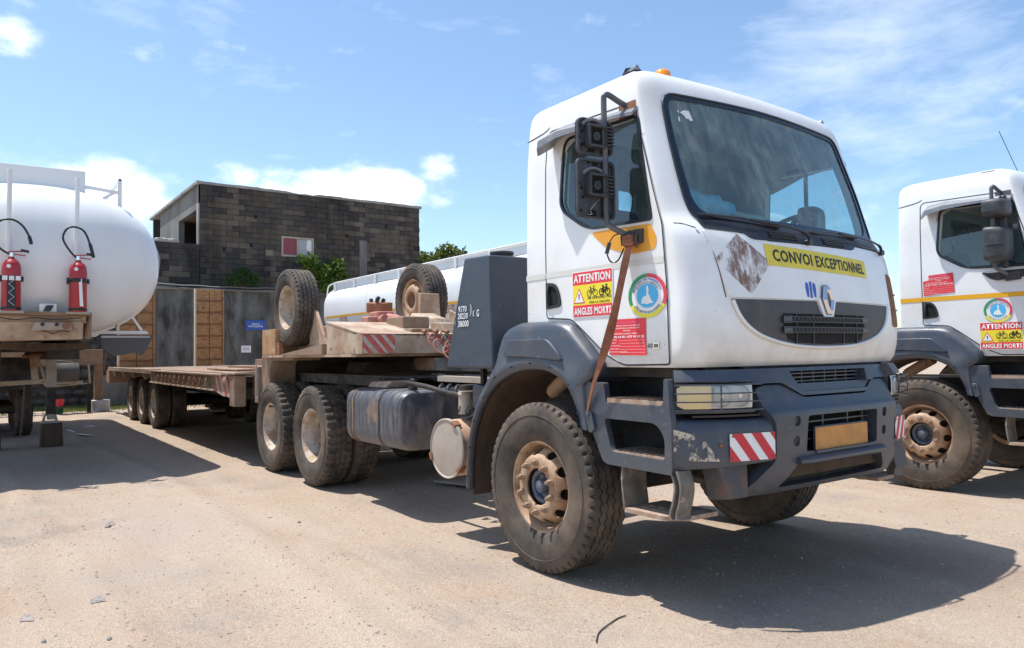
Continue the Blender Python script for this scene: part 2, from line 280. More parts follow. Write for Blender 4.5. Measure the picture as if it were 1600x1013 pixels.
# ------------------------------------------------------------------ mesh helpers
class MB:
    def __init__(s): s.v = []; s.f = []
    def add(s, vs, fs):
        o = len(s.v); s.v += [tuple(x) for x in vs]; s.f += [tuple(o + i for i in f) for f in fs]; return s
    def box(s, x0, x1, y0, y1, z0, z1):
        return s.add([(x0, y0, z0), (x1, y0, z0), (x1, y1, z0), (x0, y1, z0), (x0, y0, z1), (x1, y0, z1), (x1, y1, z1), (x0, y1, z1)],
                     [(0, 3, 2, 1), (4, 5, 6, 7), (0, 1, 5, 4), (1, 2, 6, 5), (2, 3, 7, 6), (3, 0, 4, 7)])
    def hexa(s, p):      # 8 points: bottom ring then top ring
        return s.add(p, [(0, 3, 2, 1), (4, 5, 6, 7), (0, 1, 5, 4), (1, 2, 6, 5), (2, 3, 7, 6), (3, 0, 4, 7)])
    def bar(s, a, b, w, h=None, up=(0, 0, 1)):
        a = Vector(a); b = Vector(b); h = h or w; d = (b - a).normalized(); u = Vector(up)
        if abs(d.dot(u)) > .98: u = Vector((1, 0, 0))
        r = d.cross(u).normalized() * w / 2; t = r.cross(d).normalized() * h / 2
        return s.hexa([a - r - t, a + r - t, a + r + t, a - r + t, b - r - t, b + r - t, b + r + t, b - r + t])
    def cyl(s, a, b, r0, r1=None, n=16, caps=True):
        a = Vector(a); b = Vector(b); r1 = r0 if r1 is None else r1; d = (b - a).normalized()
        u = d.cross(Vector((0, 0, 1)));
        if u.length < .05: u = d.cross(Vector((1, 0, 0)))
        u.normalize(); w = d.cross(u)
        vs = []
        for p, r in ((a, r0), (b, r1)):
            for i in range(n): t = 2 * PI * i / n; vs.append(p + (u * math.cos(t) + w * math.sin(t)) * r)
        fs = [(i, (i + 1) % n, n + (i + 1) % n, n + i) for i in range(n)]
        if caps: fs += [tuple(range(n - 1, -1, -1)), tuple(range(n, 2 * n))]
        return s.add(vs, fs)
    def tube(s, pts, r, n=8, caps=True, sq=False):
        pts = [Vector(p) for p in pts]; vs = []; N = len(pts); prev = None
        for i, p in enumerate(pts):
            d = (pts[min(i + 1, N - 1)] - pts[max(i - 1, 0)]).normalized()
            if prev is None:
                u = d.cross(Vector((0, 0, 1)));
                if u.length < .1: u = d.cross(Vector((0, 1, 0)))
            else: u = prev - d * prev.dot(d)
            u.normalize(); prev = u; w = d.cross(u); rr = r[i] if isinstance(r, (list, tuple)) else r
            for k in range(n): t = 2 * PI * k / n; vs.append(p + (u * math.cos(t) + w * math.sin(t)) * rr)
        fs = [(i * n + k, i * n + (k + 1) % n, (i + 1) * n + (k + 1) % n, (i + 1) * n + k) for i in range(N - 1) for k in range(n)]
        if caps: fs += [tuple(range(n - 1, -1, -1)), tuple(range((N - 1) * n, N * n))]
        return s.add(vs, fs)
    def lathe(s, prof, n=48, c=(0, 0, 0), axis='y', close=False):
        """prof: list of (radius, along). axis: direction of the axis"""
        vs = []; m = len(prof)
        for i in range(n):
            t = 2 * PI * i / n; a, b = math.cos(t), math.sin(t)
            for r, h in prof:
                p = {'y': (r * a, h, r * b), 'x': (h, r * a, r * b), 'z': (r * a, r * b, h)}[axis]
                vs.append((p[0] + c[0], p[1] + c[1], p[2] + c[2]))
        fs = []
        for i in range(n):
            j = (i + 1) % n
            for k in range(m - 1 + (1 if close else 0)):
                k2 = (k + 1) % m; fs.append((i * m + k, i * m + k2, j * m + k2, j * m + k))
        return s.add(vs, fs)
    def prism(s, poly, fn, a, b):
        """poly in 2D, fn(u, v, w) -> point, extruded from w=a to w=b"""
        n = len(poly); vs = [fn(u, v, a) for u, v in poly] + [fn(u, v, b) for u, v in poly]
        return s.add(vs, [(i, (i + 1) % n, n + (i + 1) % n, n + i) for i in range(n)] + [tuple(range(n - 1, -1, -1)), tuple(range(n, 2 * n))])
    def sweep(s, path, sec, closed_sec=True):
        """path of points (x, y) in plan; sec(i, t) -> list of (outward, z); outward = right of travel"""
        N = len(path); P = [Vector((p[0], p[1], 0)) for p in path]; m = None; vs = []
        for i in range(N):
            d = (P[min(i + 1, N - 1)] - P[max(i - 1, 0)]).normalized(); o = Vector((d.y, -d.x, 0))
            q = sec(i, i / (N - 1)); m = len(q)
            for h, z in q: v = P[i] + o * h; vs.append((v.x, v.y, z))
        fs = [(i * m + k, i * m + (k + 1) % m, (i + 1) * m + (k + 1) % m, (i + 1) * m + k) for i in range(N - 1) for k in range(m if closed_sec else m - 1)]
        if closed_sec: fs += [tuple(range(m - 1, -1, -1)), tuple(range((N - 1) * m, N * m))]
        return s.add(vs, fs)
    def mesh(s, name='mesh'):
        me = bpy.data.meshes.new(name); me.from_pydata(s.v, [], s.f); me.validate(); fix(me); return me
    def build(s, name, mat, parent=None, bevel=0, smooth=None, loc=None, seg=2):
        return link(name, s.mesh(name), mat, parent, bevel, smooth, loc, seg)
def fix(me):
    bm = bmesh.new(); bm.from_mesh(me); bmesh.ops.remove_doubles(bm, verts=bm.verts, dist=1e-5); bmesh.ops.recalc_face_normals(bm, faces=bm.faces); bm.to_mesh(me); bm.free()
def link(name, me, mat, parent=None, bevel=0, smooth=None, loc=None, seg=2):
    o = bpy.data.objects.new(name, me); col.objects.link(o)
    if mat is not None and not me.materials: me.materials.append(M[mat] if isinstance(mat, str) else mat)
    if parent is not None: o.parent = parent
    if loc is not None: o.location = loc
    if smooth is not None and len(me.polygons):
        me.polygons.foreach_set('use_smooth', [True] * len(me.polygons))
        try: me.set_sharp_from_angle(angle=R(smooth))
        except Exception: pass
    if bevel:
        md = o.modifiers.new('bevel', 'BEVEL'); md.width = bevel; md.segments = seg; md.limit_method = 'ANGLE'; md.angle_limit = R(35)
        if smooth is None and len(me.polygons):
            me.polygons.foreach_set('use_smooth', [True] * len(me.polygons))
            md.harden_normals = True
    return o
def empty(name, label, cat, loc=(0, 0, 0), rz=0, group=None):
    o = bpy.data.objects.new(name, None); col.objects.link(o); o.location = loc; o.rotation_euler = (0, 0, rz); o.empty_display_size = .2
    o['label'] = label; o['category'] = cat
    if group: o['group'] = group
    return o
def tag(o, label, cat, group=None):
    o['label'] = label; o['category'] = cat
    if group: o['group'] = group
    return o
def struct(o): o['kind'] = 'structure'; return o
def stuff(o, label=None, cat=None):
    o['kind'] = 'stuff'
    if label: o['label'] = label; o['category'] = cat
    return o
def pivot(name, parent, loc=(0, 0, 0), rz=0):
    o = bpy.data.objects.new(name, None); col.objects.link(o); o.parent = parent; o.location = loc; o.rotation_euler = (0, 0, rz); return o
def cp(o, parent=None, loc=None, deep=True):
    c = o.copy(); col.objects.link(c)
    if parent is not None: c.parent = parent
    if loc is not None: c.location = loc
    if deep:
        for ch in list(o.children): cp(ch, c)
    return c
def boolean(me, cutters, op='DIFFERENCE'):
    a = bpy.data.objects.new('work', me); col.objects.link(a); tmp = []
    for c in cutters:
        k = bpy.data.objects.new('cut', c); col.objects.link(k); tmp.append(k)
        md = a.modifiers.new('b', 'BOOLEAN'); md.operation = op; md.object = k; md.solver = 'EXACT'
    bpy.context.view_layer.update()
    dg = bpy.context.evaluated_depsgraph_get()
    r = bpy.data.meshes.new_from_object(a.evaluated_get(dg))
    for o in [a] + tmp: bpy.data.objects.remove(o)
    return r
def smoothpoly(pts, it=2):
    """Chaikin rounding of a closed polygon"""
    for _ in range(it):
        q = []
        for i in range(len(pts)):
            a = pts[i]; b = pts[(i + 1) % len(pts)]
            q.append((a[0] * .75 + b[0] * .25, a[1] * .75 + b[1] * .25)); q.append((a[0] * .25 + b[0] * .75, a[1] * .25 + b[1] * .75))
        pts = q
    return pts
def roundpoly(pts, r, n=4):
    """fillet corners by radius r (float or list)"""
    out = []; N = len(pts)
    for i in range(N):
        p = Vector(pts[i]); a = Vector(pts[i - 1]); b = Vector(pts[(i + 1) % N]); rr = r[i] if isinstance(r, (list, tuple)) else r
        da = (a - p); db = (b - p); k = min(rr, da.length * .49, db.length * .49)
        if k < 1e-4: out.append(tuple(p)); continue
        s0 = p + da.normalized() * k; s1 = p + db.normalized() * k
        for j in range(n + 1):
            t = j / n; q = s0 * (1 - t) ** 2 + p * 2 * t * (1 - t) + s1 * t * t; out.append((q.x, q.y))
    return out
def resample(pts, n):
    L = [0]; P = [Vector(p) for p in pts] + [Vector(pts[0])]
    for i in range(len(P) - 1): L.append(L[-1] + (P[i + 1] - P[i]).length)
    out = []; k = 0
    for j in range(n):
        s = L[-1] * j / n
        while L[k + 1] < s: k += 1
        t = (s - L[k]) / max(L[k + 1] - L[k], 1e-9); q = P[k].lerp(P[k + 1], t); out.append((q.x, q.y))
    return out
def spline(pts, n=6):
    """Catmull-Rom through points of any dimension"""
    P = [Vector(p) for p in pts]; out = []
    for i in range(len(P) - 1):
        a = P[max(i - 1, 0)]; b = P[i]; c = P[i + 1]; d = P[min(i + 2, len(P) - 1)]
        for j in range(n):
            t = j / n; out.append(.5 * ((2 * b) + (c - a) * t + (2 * a - 5 * b + 4 * c - d) * t * t + (3 * b - a - 3 * c + d) * t ** 3))
    out.append(P[-1]); return out
def patch(outline, fn, off, rings=5, inner=None, thick=0.0, n=96):
    """sheet over a mapped surface: fn(u, v, off). Filled by shrinking rings to the centroid, or a band to an inner outline"""
    o = resample(outline, n) if n else outline; N = len(o)
    cx = sum(p[0] for p in o) / N; cy = sum(p[1] for p in o) / N
    mb = MB(); ringsv = []
    if inner is not None:
        i_ = resample(inner, N) if n else inner
        for k in range(3): t = k / 2; ringsv.append([(a[0] * (1 - t) + b[0] * t, a[1] * (1 - t) + b[1] * t) for a, b in zip(o, i_)])
    else:
        for k in range(rings): t = 1 - k / rings; ringsv.append([(cx + (p[0] - cx) * t, cy + (p[1] - cy) * t) for p in o])
    vs = [fn(u, v, off) for r_ in ringsv for u, v in r_]; fs = []
    for k in range(len(ringsv) - 1):
        for i in range(N): j = (i + 1) % N; fs.append((k * N + i, k * N + j, (k + 1) * N + j, (k + 1) * N + i))
    if inner is None:
        vs.append(fn(cx, cy, off)); c = len(vs) - 1; b = (len(ringsv) - 1) * N
        for i in range(N): fs.append((b + i, b + (i + 1) % N, c))
    if thick:
        m = len(vs)
        def w(p0): return p0
        vs2 = [fn(u, v, off - thick) for r_ in ringsv for u, v in r_]
        if inner is None: vs2.append(fn(cx, cy, off - thick))
        vs += vs2; fs2 = [tuple(m + i for i in reversed(f)) for f in fs]; fs += fs2
        for i in range(N): j = (i + 1) % N; fs.append((i, m + i, m + j, j))
        if inner is not None:
            b = (len(ringsv) - 1) * N
            for i in range(N): j = (i + 1) % N; fs.append((b + i, b + j, m + b + j, m + b + i))
    mb.add(vs, fs); return mb
def text_mesh(s, bold=.0, spacing=1.0):
    cu = bpy.data.curves.new('t', 'FONT'); cu.body = s; cu.size = 1; cu.offset = bold; cu.resolution_u = 2; cu.space_character = spacing
    o = bpy.data.objects.new('t', cu); col.objects.link(o); bpy.context.view_layer.update()
    me = bpy.data.meshes.new_from_object(o.evaluated_get(bpy.context.evaluated_depsgraph_get()))
    bpy.data.objects.remove(o); return me
def lettering(name, s, fn, box, off, mat, parent, bold=.0, spacing=1.0):
    """writing stretched to the box (u0, u1, v0, v1) of a mapped surface"""
    me = text_mesh(s, bold, spacing)
    xs = [v.co.x for v in me.vertices]; ys = [v.co.y for v in me.vertices]
    x0, x1, y0, y1 = min(xs), max(xs), min(ys), max(ys)
    for v in me.vertices:
        u = box[0] + (v.co.x - x0) / (x1 - x0) * (box[1] - box[0]); w = box[2] + (v.co.y - y0) / max(y1 - y0, 1e-6) * (box[3] - box[2])
        v.co = Vector(fn(u, w, off))
    me.materials.clear()
    return link(name, me, mat, parent)
def rect(u0, u1, v0, v1): return [(u0, v0), (u1, v0), (u1, v1), (u0, v1)]
def quad(name, u0, u1, v0, v1, fn, off, mat, parent, n=8):
    mb = MB(); vs = []; fs = []
    for i in range(n + 1):
        u = u0 + (u1 - u0) * i / n
        for j in range(n + 1): vs.append(fn(u, v0 + (v1 - v0) * j / n, off))
    for i in range(n):
        for j in range(n): a = i * (n + 1) + j; fs.append((a, a + n + 1, a + n + 2, a + 1))
    mb.add(vs, fs); return mb.build(name, mat, parent)
def polysheet(name, poly, fn, off, mat, parent):
    mb = MB(); mb.add([fn(u, v, off) for u, v in poly], [tuple(range(len(poly)))]); return mb.build(name, mat, parent)
def circ(cx, cy, r, n=40, a0=0, a1=360, ry=None):
    ry = ry or r
    return [(cx + r * math.cos(R(a0 + (a1 - a0) * i / n)), cy + ry * math.sin(R(a0 + (a1 - a0) * i / n))) for i in range(n + (0 if a1 - a0 == 360 else 1))]
def ringseg(cx, cy, r0, r1, a0, a1, n=24):
    return circ(cx, cy, r1, n, a0, a1) + circ(cx, cy, r0, n, a1, a0)
def lerp_tab(tab, z):
    if z <= tab[0][0]: return tab[0][1]
    for (a, va), (b, vb) in zip(tab, tab[1:]):
        if z <= b: t = (z - a) / (b - a); return va + (vb - va) * t
    return tab[-1][1]
def hermite_tab(tab, z):
    """smooth (monotone-ish Catmull) table lookup"""
    n = len(tab)
    if z <= tab[0][0]: return tab[0][1]
    if z >= tab[-1][0]: return tab[-1][1]
    for i in range(n - 1):
        if z <= tab[i + 1][0]:
            z0, v0 = tab[i]; z1, v1 = tab[i + 1]; h = z1 - z0; t = (z - z0) / h
            m0 = (v1 - tab[i - 1][1]) / (z1 - tab[i - 1][0]) if i > 0 else (v1 - v0) / h
            m1 = (tab[i + 2][1] - v0) / (tab[i + 2][0] - z0) if i + 2 < n else (v1 - v0) / h
            return (2 * t ** 3 - 3 * t * t + 1) * v0 + (t ** 3 - 2 * t * t + t) * h * m0 + (-2 * t ** 3 + 3 * t * t) * v1 + (t ** 3 - t * t) * h * m1

# ------------------------------------------------------------------ wheels
def tyre_mesh(Rt=.56, w=.30, rr=.292, style='zig', pitch=52):
    """tyre about the local y axis, centred. Grooves, blocks and shoulder notches are real relief"""
    N = pitch * 4; hw = w / 2; d = .016 * Rt / .56
    side = [(rr, -hw * .62), (rr + .012, -hw * .80), (rr + .035, -hw * .95), (rr + (Rt - rr) * .32, -hw * 1.03), (rr + (Rt - rr) * .5, -hw * 1.06), (rr + (Rt - rr) * .68, -hw * 1.03),
            (rr + (Rt - rr) * .70, -hw * 1.025), (Rt - .055, -hw * .99), (Rt - .030, -hw * .96)]
    gr = [-.52, -.18, .18, .52] if style == 'zig' else [-.40, 0, .40]
    cols = None; vs = []; rows = []
    for i in range(N):
        t = 2 * PI * i / N; ph = i % 4; notch = ph >= 3 if style == 'zig' else (ph >= 2)
        zig = (.045 if ph in (0, 1) else -.045) * (1.0 if style == 'zig' else .0)
        prof = list(side)
        nd = d * 1.6 if notch else 0
        prof += [(Rt - .012 - nd, -hw * .93), (Rt - .004 - nd, -hw * .86)]
        xs = []
        for k, g in enumerate(gr):
            zz = zig * (1 if k % 2 == 0 else -1)
            if style == 'zig':
                a = g + zz; lat = 0
                xs += [(a - .046, 0), (a - .038, d), (a + .038, d), (a + .046, 0)]
            else:
                xs += [(g - .03, 0), (g - .024, d * .9), (g + .024, d * .9), (g + .03, 0)]
        # notch reach: inner end of the shoulder notch
        reach = .80 if style == 'zig' else .44
        prof.append((Rt - nd, -hw * reach)); prof.append((Rt, -hw * (reach - .01)) if style == 'zig' else (Rt - nd, -hw * (reach - .005)))
        crown = lambda u: Rt - .004 * u * u
        for u, dd in xs: prof.append((crown(u) - dd - (nd * .9 if (style != 'zig' and notch and dd == 0 and ph == 2 + (abs(u) > .2)) else 0), hw * u))
        prof.append((Rt, hw * (reach - .01)) if style == 'zig' else (Rt - nd, hw * (reach - .005))); prof.append((Rt - nd, hw * reach))
        prof += [(Rt - .004 - nd, hw * .86), (Rt - .012 - nd, hw * .93)]
        prof += [(r_, -y_) for r_, y_ in reversed(side)]
        a, b = math.cos(t), math.sin(t)
        for r_, y_ in prof: vs.append((r_ * a, y_, r_ * b))
        rows.append(len(prof))
    m = rows[0]; mb = MB()
    fs = [(i * m + k, i * m + k + 1, ((i + 1) % N) * m + k + 1, ((i + 1) % N) * m + k) for i in range(N) for k in range(m - 1)]
    mb.add(vs, fs)
    # moulded rings on the sidewall
    for s in (-1, 1):
        for q in (.69,): mb.lathe([(rr + (Rt - rr) * q - .0025, s * hw * 1.035), (rr + (Rt - rr) * q, s * (hw * 1.035 + .0045)), (rr + (Rt - rr) * q + .0025, s * hw * 1.035)], 64)
    me = mb.mesh('tyre'); return me
def rim_front_mesh():
    """outset steer rim, outer side towards -y, flange at y=-.115"""
    mb = MB()
    prof = [(.300, -.112), (.305, -.118), (.303, -.124), (.292, -.122), (.284, -.108), (.276, -.095), (.268, -.05), (.262, -.035)]
    prof += [(.258, -.036), (.250, -.06), (.235, -.10), (.215, -.128), (.200, -.142), (.190, -.148), (.135, -.148), (.128, -.146), (.122, -.14), (.122, -.128), (.135, -.132), (.188, -.132), (.198, -.126), (.212, -.112), (.228, -.088), (.240, -.05), (.246, -.02), (.250, .02), (.250, .12), (.29, .13), (.30, .12)]
    mb.lathe(prof, 80, close=False)
    me = mb.mesh('rim')
    cut = MB()
    for k in range(10):
        t = 2 * PI * k / 10 + .2; c = Vector((math.cos(t), 0, math.sin(t))); tg = Vector((-math.sin(t), 0, math.cos(t)))
        # oval hole: squashed cylinder through the disc cone
        vs = []; n = 16
        for y in (-.2, .03):
            for i in range(n): a = 2 * PI * i / n; vs.append(c * (.231 + .023 * math.cos(a)) + tg * (.037 * math.sin(a)) + Vector((0, y, 0)))
        cut.add(vs, [(i, (i + 1) % n, n + (i + 1) % n, n + i) for i in range(n)] + [tuple(range(n - 1, -1, -1)), tuple(range(n, 2 * n))])
    return me, cut.mesh('c')
def rim_parts_front():
    me, c = rim_front_mesh()
    # close the rim so that the cut is solid
    bm = bmesh.new(); bm.from_mesh(me)
    es = [e for e in bm.edges if e.is_boundary]
    if es: bmesh.ops.bridge_loops(bm, edges=es)
    bmesh.ops.recalc_face_normals(bm, faces=bm.faces); bm.to_mesh(me); bm.free()
    return boolean(me, [c])
def rim_rear_mesh(off=0.0):
    """deep dish dual rim seen from -y"""
    mb = MB()
    mb.lathe([(.300, -.112), (.305, -.118), (.303, -.124), (.292, -.122), (.284, -.108), (.276, -.09), (.266, -.04), (.262, .0), (.258, .06), (.245, .10), (.20, .125), (.17, .13), (.12, .13), (.11, .125), (.105, .10), (.06, .085), (.02, .08), (.001, .08)], 64)
    mb.lathe([(.262, .0), (.262, .12), (.29, .125), (.30, .12)], 48)
    return mb.mesh('rim')
ME = {}
ME['tyre_front'] = tyre_mesh(.56, .31, .292, 'zig')
ME['tyre_rear'] = tyre_mesh(.56, .29, .292, 'lug', 40)
ME['tyre_small'] = tyre_mesh(.475, .285, .262, 'zig', 46)
ME['tyre_trailer'] = tyre_mesh(.50, .27, .292, 'zig', 36)
ME['rim_front'] = rim_parts_front()
ME['rim_rear'] = rim_rear_mesh()
def nut_mesh():
    mb = MB(); mb.cyl((0, 0, 0), (0, -.010, 0), .025, .025, 14); mb.cyl((0, -.010, 0), (0, -.036, 0), .020, .018, 6); mb.cyl((0, -.036, 0), (0, -.050, 0), .011, .011, 8); return mb.mesh('wheel_nut')
ME['nut'] = nut_mesh()
def hub_mesh():
    mb = MB(); mb.lathe([(.118, -.08), (.114, -.105), (.104, -.110), (.088, -.10), (.080, -.075), (.05, -.070), (.048, -.115), (.040, -.128), (.022, -.134), (.001, -.135)], 32)
    for k in range(6): t = k * PI / 3; mb.cyl((.070 * math.cos(t), -.07, .070 * math.sin(t)), (.070 * math.cos(t), -.086, .070 * math.sin(t)), .009, n=6)
    return mb.mesh('hub')
ME['hub'] = hub_mesh()
for k, m_, s_ in (('tyre_front', 'rubber', 42), ('tyre_rear', 'rubber', 42), ('tyre_small', 'rubber', 42), ('tyre_trailer', 'rubber', 42), ('rim_front', 'rim', 35), ('rim_rear', 'rim_white', 35), ('nut', 'nut', 30), ('hub', 'hub', 35)):
    me = ME[k]; me.materials.clear(); me.materials.append(M[m_]); me.polygons.foreach_set('use_smooth', [True] * len(me.polygons)); me.set_sharp_from_angle(angle=R(s_))
    if 'tyre' in k:
        me.materials.append(M['tread'])
        Rm = max(math.hypot(v.co.x, v.co.z) for v in me.vertices)
        for p in me.polygons:
            if math.hypot(p.center.x, p.center.z) > Rm - .024: p.material_index = 1
def wheel(name, parent, loc, side=-1, kind='front', rot=0.0, steer=0.0, nuts=True, tyre=None, rim=None, s=1.0):
    """side=-1: outer face to -y"""
    w = pivot(name, parent, loc); w.rotation_euler = (0, rot, (0 if side < 0 else PI) + steer)
    if s != 1.0: w.scale = (s, s, s)
    t = link('tyre', ME[tyre or ('tyre_front' if kind == 'front' else 'tyre_rear')], None, w)
    if kind == 'front':
        link('rim', ME['rim_front'], None, w); link('hub', ME['hub'], None, w)
        MB().lathe([(.115, -.020), (.248, -.020), (.248, -.012), (.115, -.012)], 40, close=True).build('hole_shade_disc', 'hole_shade', w)  # dark disc added behind the hand holes so they read as shaded
        if nuts:
            for k in range(10):
                a = 2 * PI * k / 10; link('wheel_nut', ME['nut'], None, w, loc=(.163 * math.cos(a), -.148, .163 * math.sin(a)))
    elif kind == 'rear': link('rim', ME['rim_rear'] if rim is None else ME[rim], None, w)
    return w
# ------------------------------------------------------------------ cab surface
XF = [(1.36, 1.318), (1.40, 1.345), (1.48, 1.366), (1.60, 1.372), (1.75, 1.360), (1.90, 1.338), (2.05, 1.312), (2.13, 1.288), (2.20, 1.240), (2.26, 1.208), (2.60, 1.095), (2.90, .985), (3.02, .945), (3.08, .925), (3.13, .900), (3.17, .865), (3.20, .815), (3.23, .72), (3.25, .58)]
YS = [(1.36, 1.115), (1.40, 1.130), (2.20, 1.130), (2.70, 1.118), (2.98, 1.092), (3.06, 1.082), (3.11, 1.068), (3.15, 1.045), (3.18, 1.01), (3.21, .945), (3.235, .84), (3.25, .66)]
DA = [(1.36, .105), (1.9, .105), (2.25, .118), (2.7, .100), (3.0, .075), (3.2, .06)]     # bow across the front
DC = [(1.36, .095), (1.9, .085), (2.25, .050), (2.7, .035), (3.0, .028), (3.2, .05)]     # corner drop
def ysd(z): return lerp_tab(YS, z)
def XC(z): return hermite_tab(XF, z)
def XS(y, z):
    ys = ysd(z); a = abs(y); t = min(a / ys, 1); y0 = min(.975, ys * .87)
    s = max(0, min(1, (a - y0) / (ys - y0)))
    return XC(z) - lerp_tab(DA, z) * t * t - lerp_tab(DC, z) * (1 - math.sqrt(max(0, 1 - s * s * .9999)))
def XEDGE(z): return XC(z) - lerp_tab(DA, z) - lerp_tab(DC, z)
def front(y, z, off): return (XS(y, z) + off, y, z)
def door_r(x, z, off): return (x, -(ysd(z) + off), z)
def door_l(x, z, off): return (x, ysd(z) + off, z)
def cab_solid(inset=0.0, zlo=1.36, zhi=3.25, xr=-.235, scale_top=True):
    zs = [1.36, 1.375, 1.40, 1.48, 1.56, 1.66, 1.75, 1.83, 1.90, 1.98, 2.05, 2.09, 2.13, 2.165, 2.20, 2.23, 2.26, 2.35, 2.48, 2.60, 2.75, 2.90, 2.98, 3.02, 3.05, 3.08, 3.11, 3.13, 3.15, 3.165, 3.18, 3.195, 3.21, 3.222, 3.235, 3.25]
    if inset: zs = [z for z in zs if zlo <= z <= zhi]
    mb = MB(); rows = []
    for z in zs:
        ys = ysd(z) - inset; k = max(0, z - 3.12)
        rear = xr + inset + (k / .13) ** 2 * .12
        pts = []
        nf = 15
        for i in range(nf + 1):
            y = ys * math.sin(PI / 2 * (i / nf) ** .9); sc = ysd(z) / ys if inset else 1
            pts.append((XS(y * sc * .99999, z) - inset, y))
        xe = pts[-1][0]
        for i in range(1, 13): pts.append((xe + (rear + .04 - xe) * i / 12, ys))
        pts += [(rear + .012, ys - .012), (rear, ys - .05), (rear, ys * .5)]
        full = pts + [(x, -y) for x, y in reversed(pts[1:])] + []
        # the rear centre point once
        full = pts + [(rear, 0)] + [(x, -y) for x, y in reversed(pts[1:])]
        rows.append([(x, y, z) for x, y in full])
    m = len(rows[0]); vs = [p for r_ in rows for p in r_]
    fs = [(i * m + k, i * m + (k + 1) % m, (i + 1) * m + (k + 1) % m, (i + 1) * m + k) for i in range(len(rows) - 1) for k in range(m)]
    vs.append((.5, 0, zs[0])); vs.append((.35, 0, zs[-1] + (.004 if not inset else 0))); a = len(vs) - 2
    fs += [(a, (k + 1) % m, k) for k in range(m)]; b = (len(rows) - 1) * m; fs += [(a + 1, b + k, b + (k + 1) % m) for k in range(m)]
    mb.add(vs, fs); return mb.mesh('cab')
WS = roundpoly([(-.975, 2.168), (.975, 2.168), (.985, 2.6), (.935, 3.022), (0, 3.048), (-.935, 3.022), (-.985, 2.6)], [.16, .16, .3, .10, .3, .10, .3], 6)
WSI = roundpoly([(-.915, 2.245), (.915, 2.245), (.937, 2.6), (.895, 2.990), (0, 3.018), (-.895, 2.990), (-.937, 2.6)], [.12, .12, .3, .07, .3, .07, .3], 6)
SWO = [(.165, 2.44), (.20, 2.375), (.445, 2.222), (1.005, 2.205), (.885, 2.86), (.20, 2.875)]     # side window, outer edge of its seal
SW = roundpoly(SWO, [.15, .10, .10, .03, .05, .07], 5)
SWI_ = [(.183, 2.446), (.214, 2.387), (.452, 2.240), (.982, 2.224), (.867, 2.843), (.216, 2.858)]
SWI = roundpoly(SWI_, [.13, .09, .09, .03, .04, .06], 5)
def cab_mesh():
    o = cab_solid(); i = cab_solid(.055, 1.48, 3.165, -.235)
    c1 = MB(); c1.prism(WSI, lambda u, v, w: (w, u, v), .5, 2.0)
    c2 = MB(); c2.prism(SWI, lambda u, v, w: (u, w, v), -1.6, 1.6)
    c3 = MB(); c3.prism(roundpoly(rect(-.45, .32, 2.42, 2.86), .05, 4), lambda u, v, w: (w, u, v), -.5, .3)
    return boolean(o, [i, c1.mesh('c'), c2.mesh('c'), c3.mesh('c')])
ME['cab'] = cab_mesh()

DOOR = [(.01, 2.965), (.843, 2.945), (.942, 2.62), (1.003, 2.40), (1.072, 2.18), (1.098, 1.84), (1.108, 1.378), (.74, 1.372), (.60, 1.43), (.37, 1.60), (.27, 1.668), (.015, 1.685)]
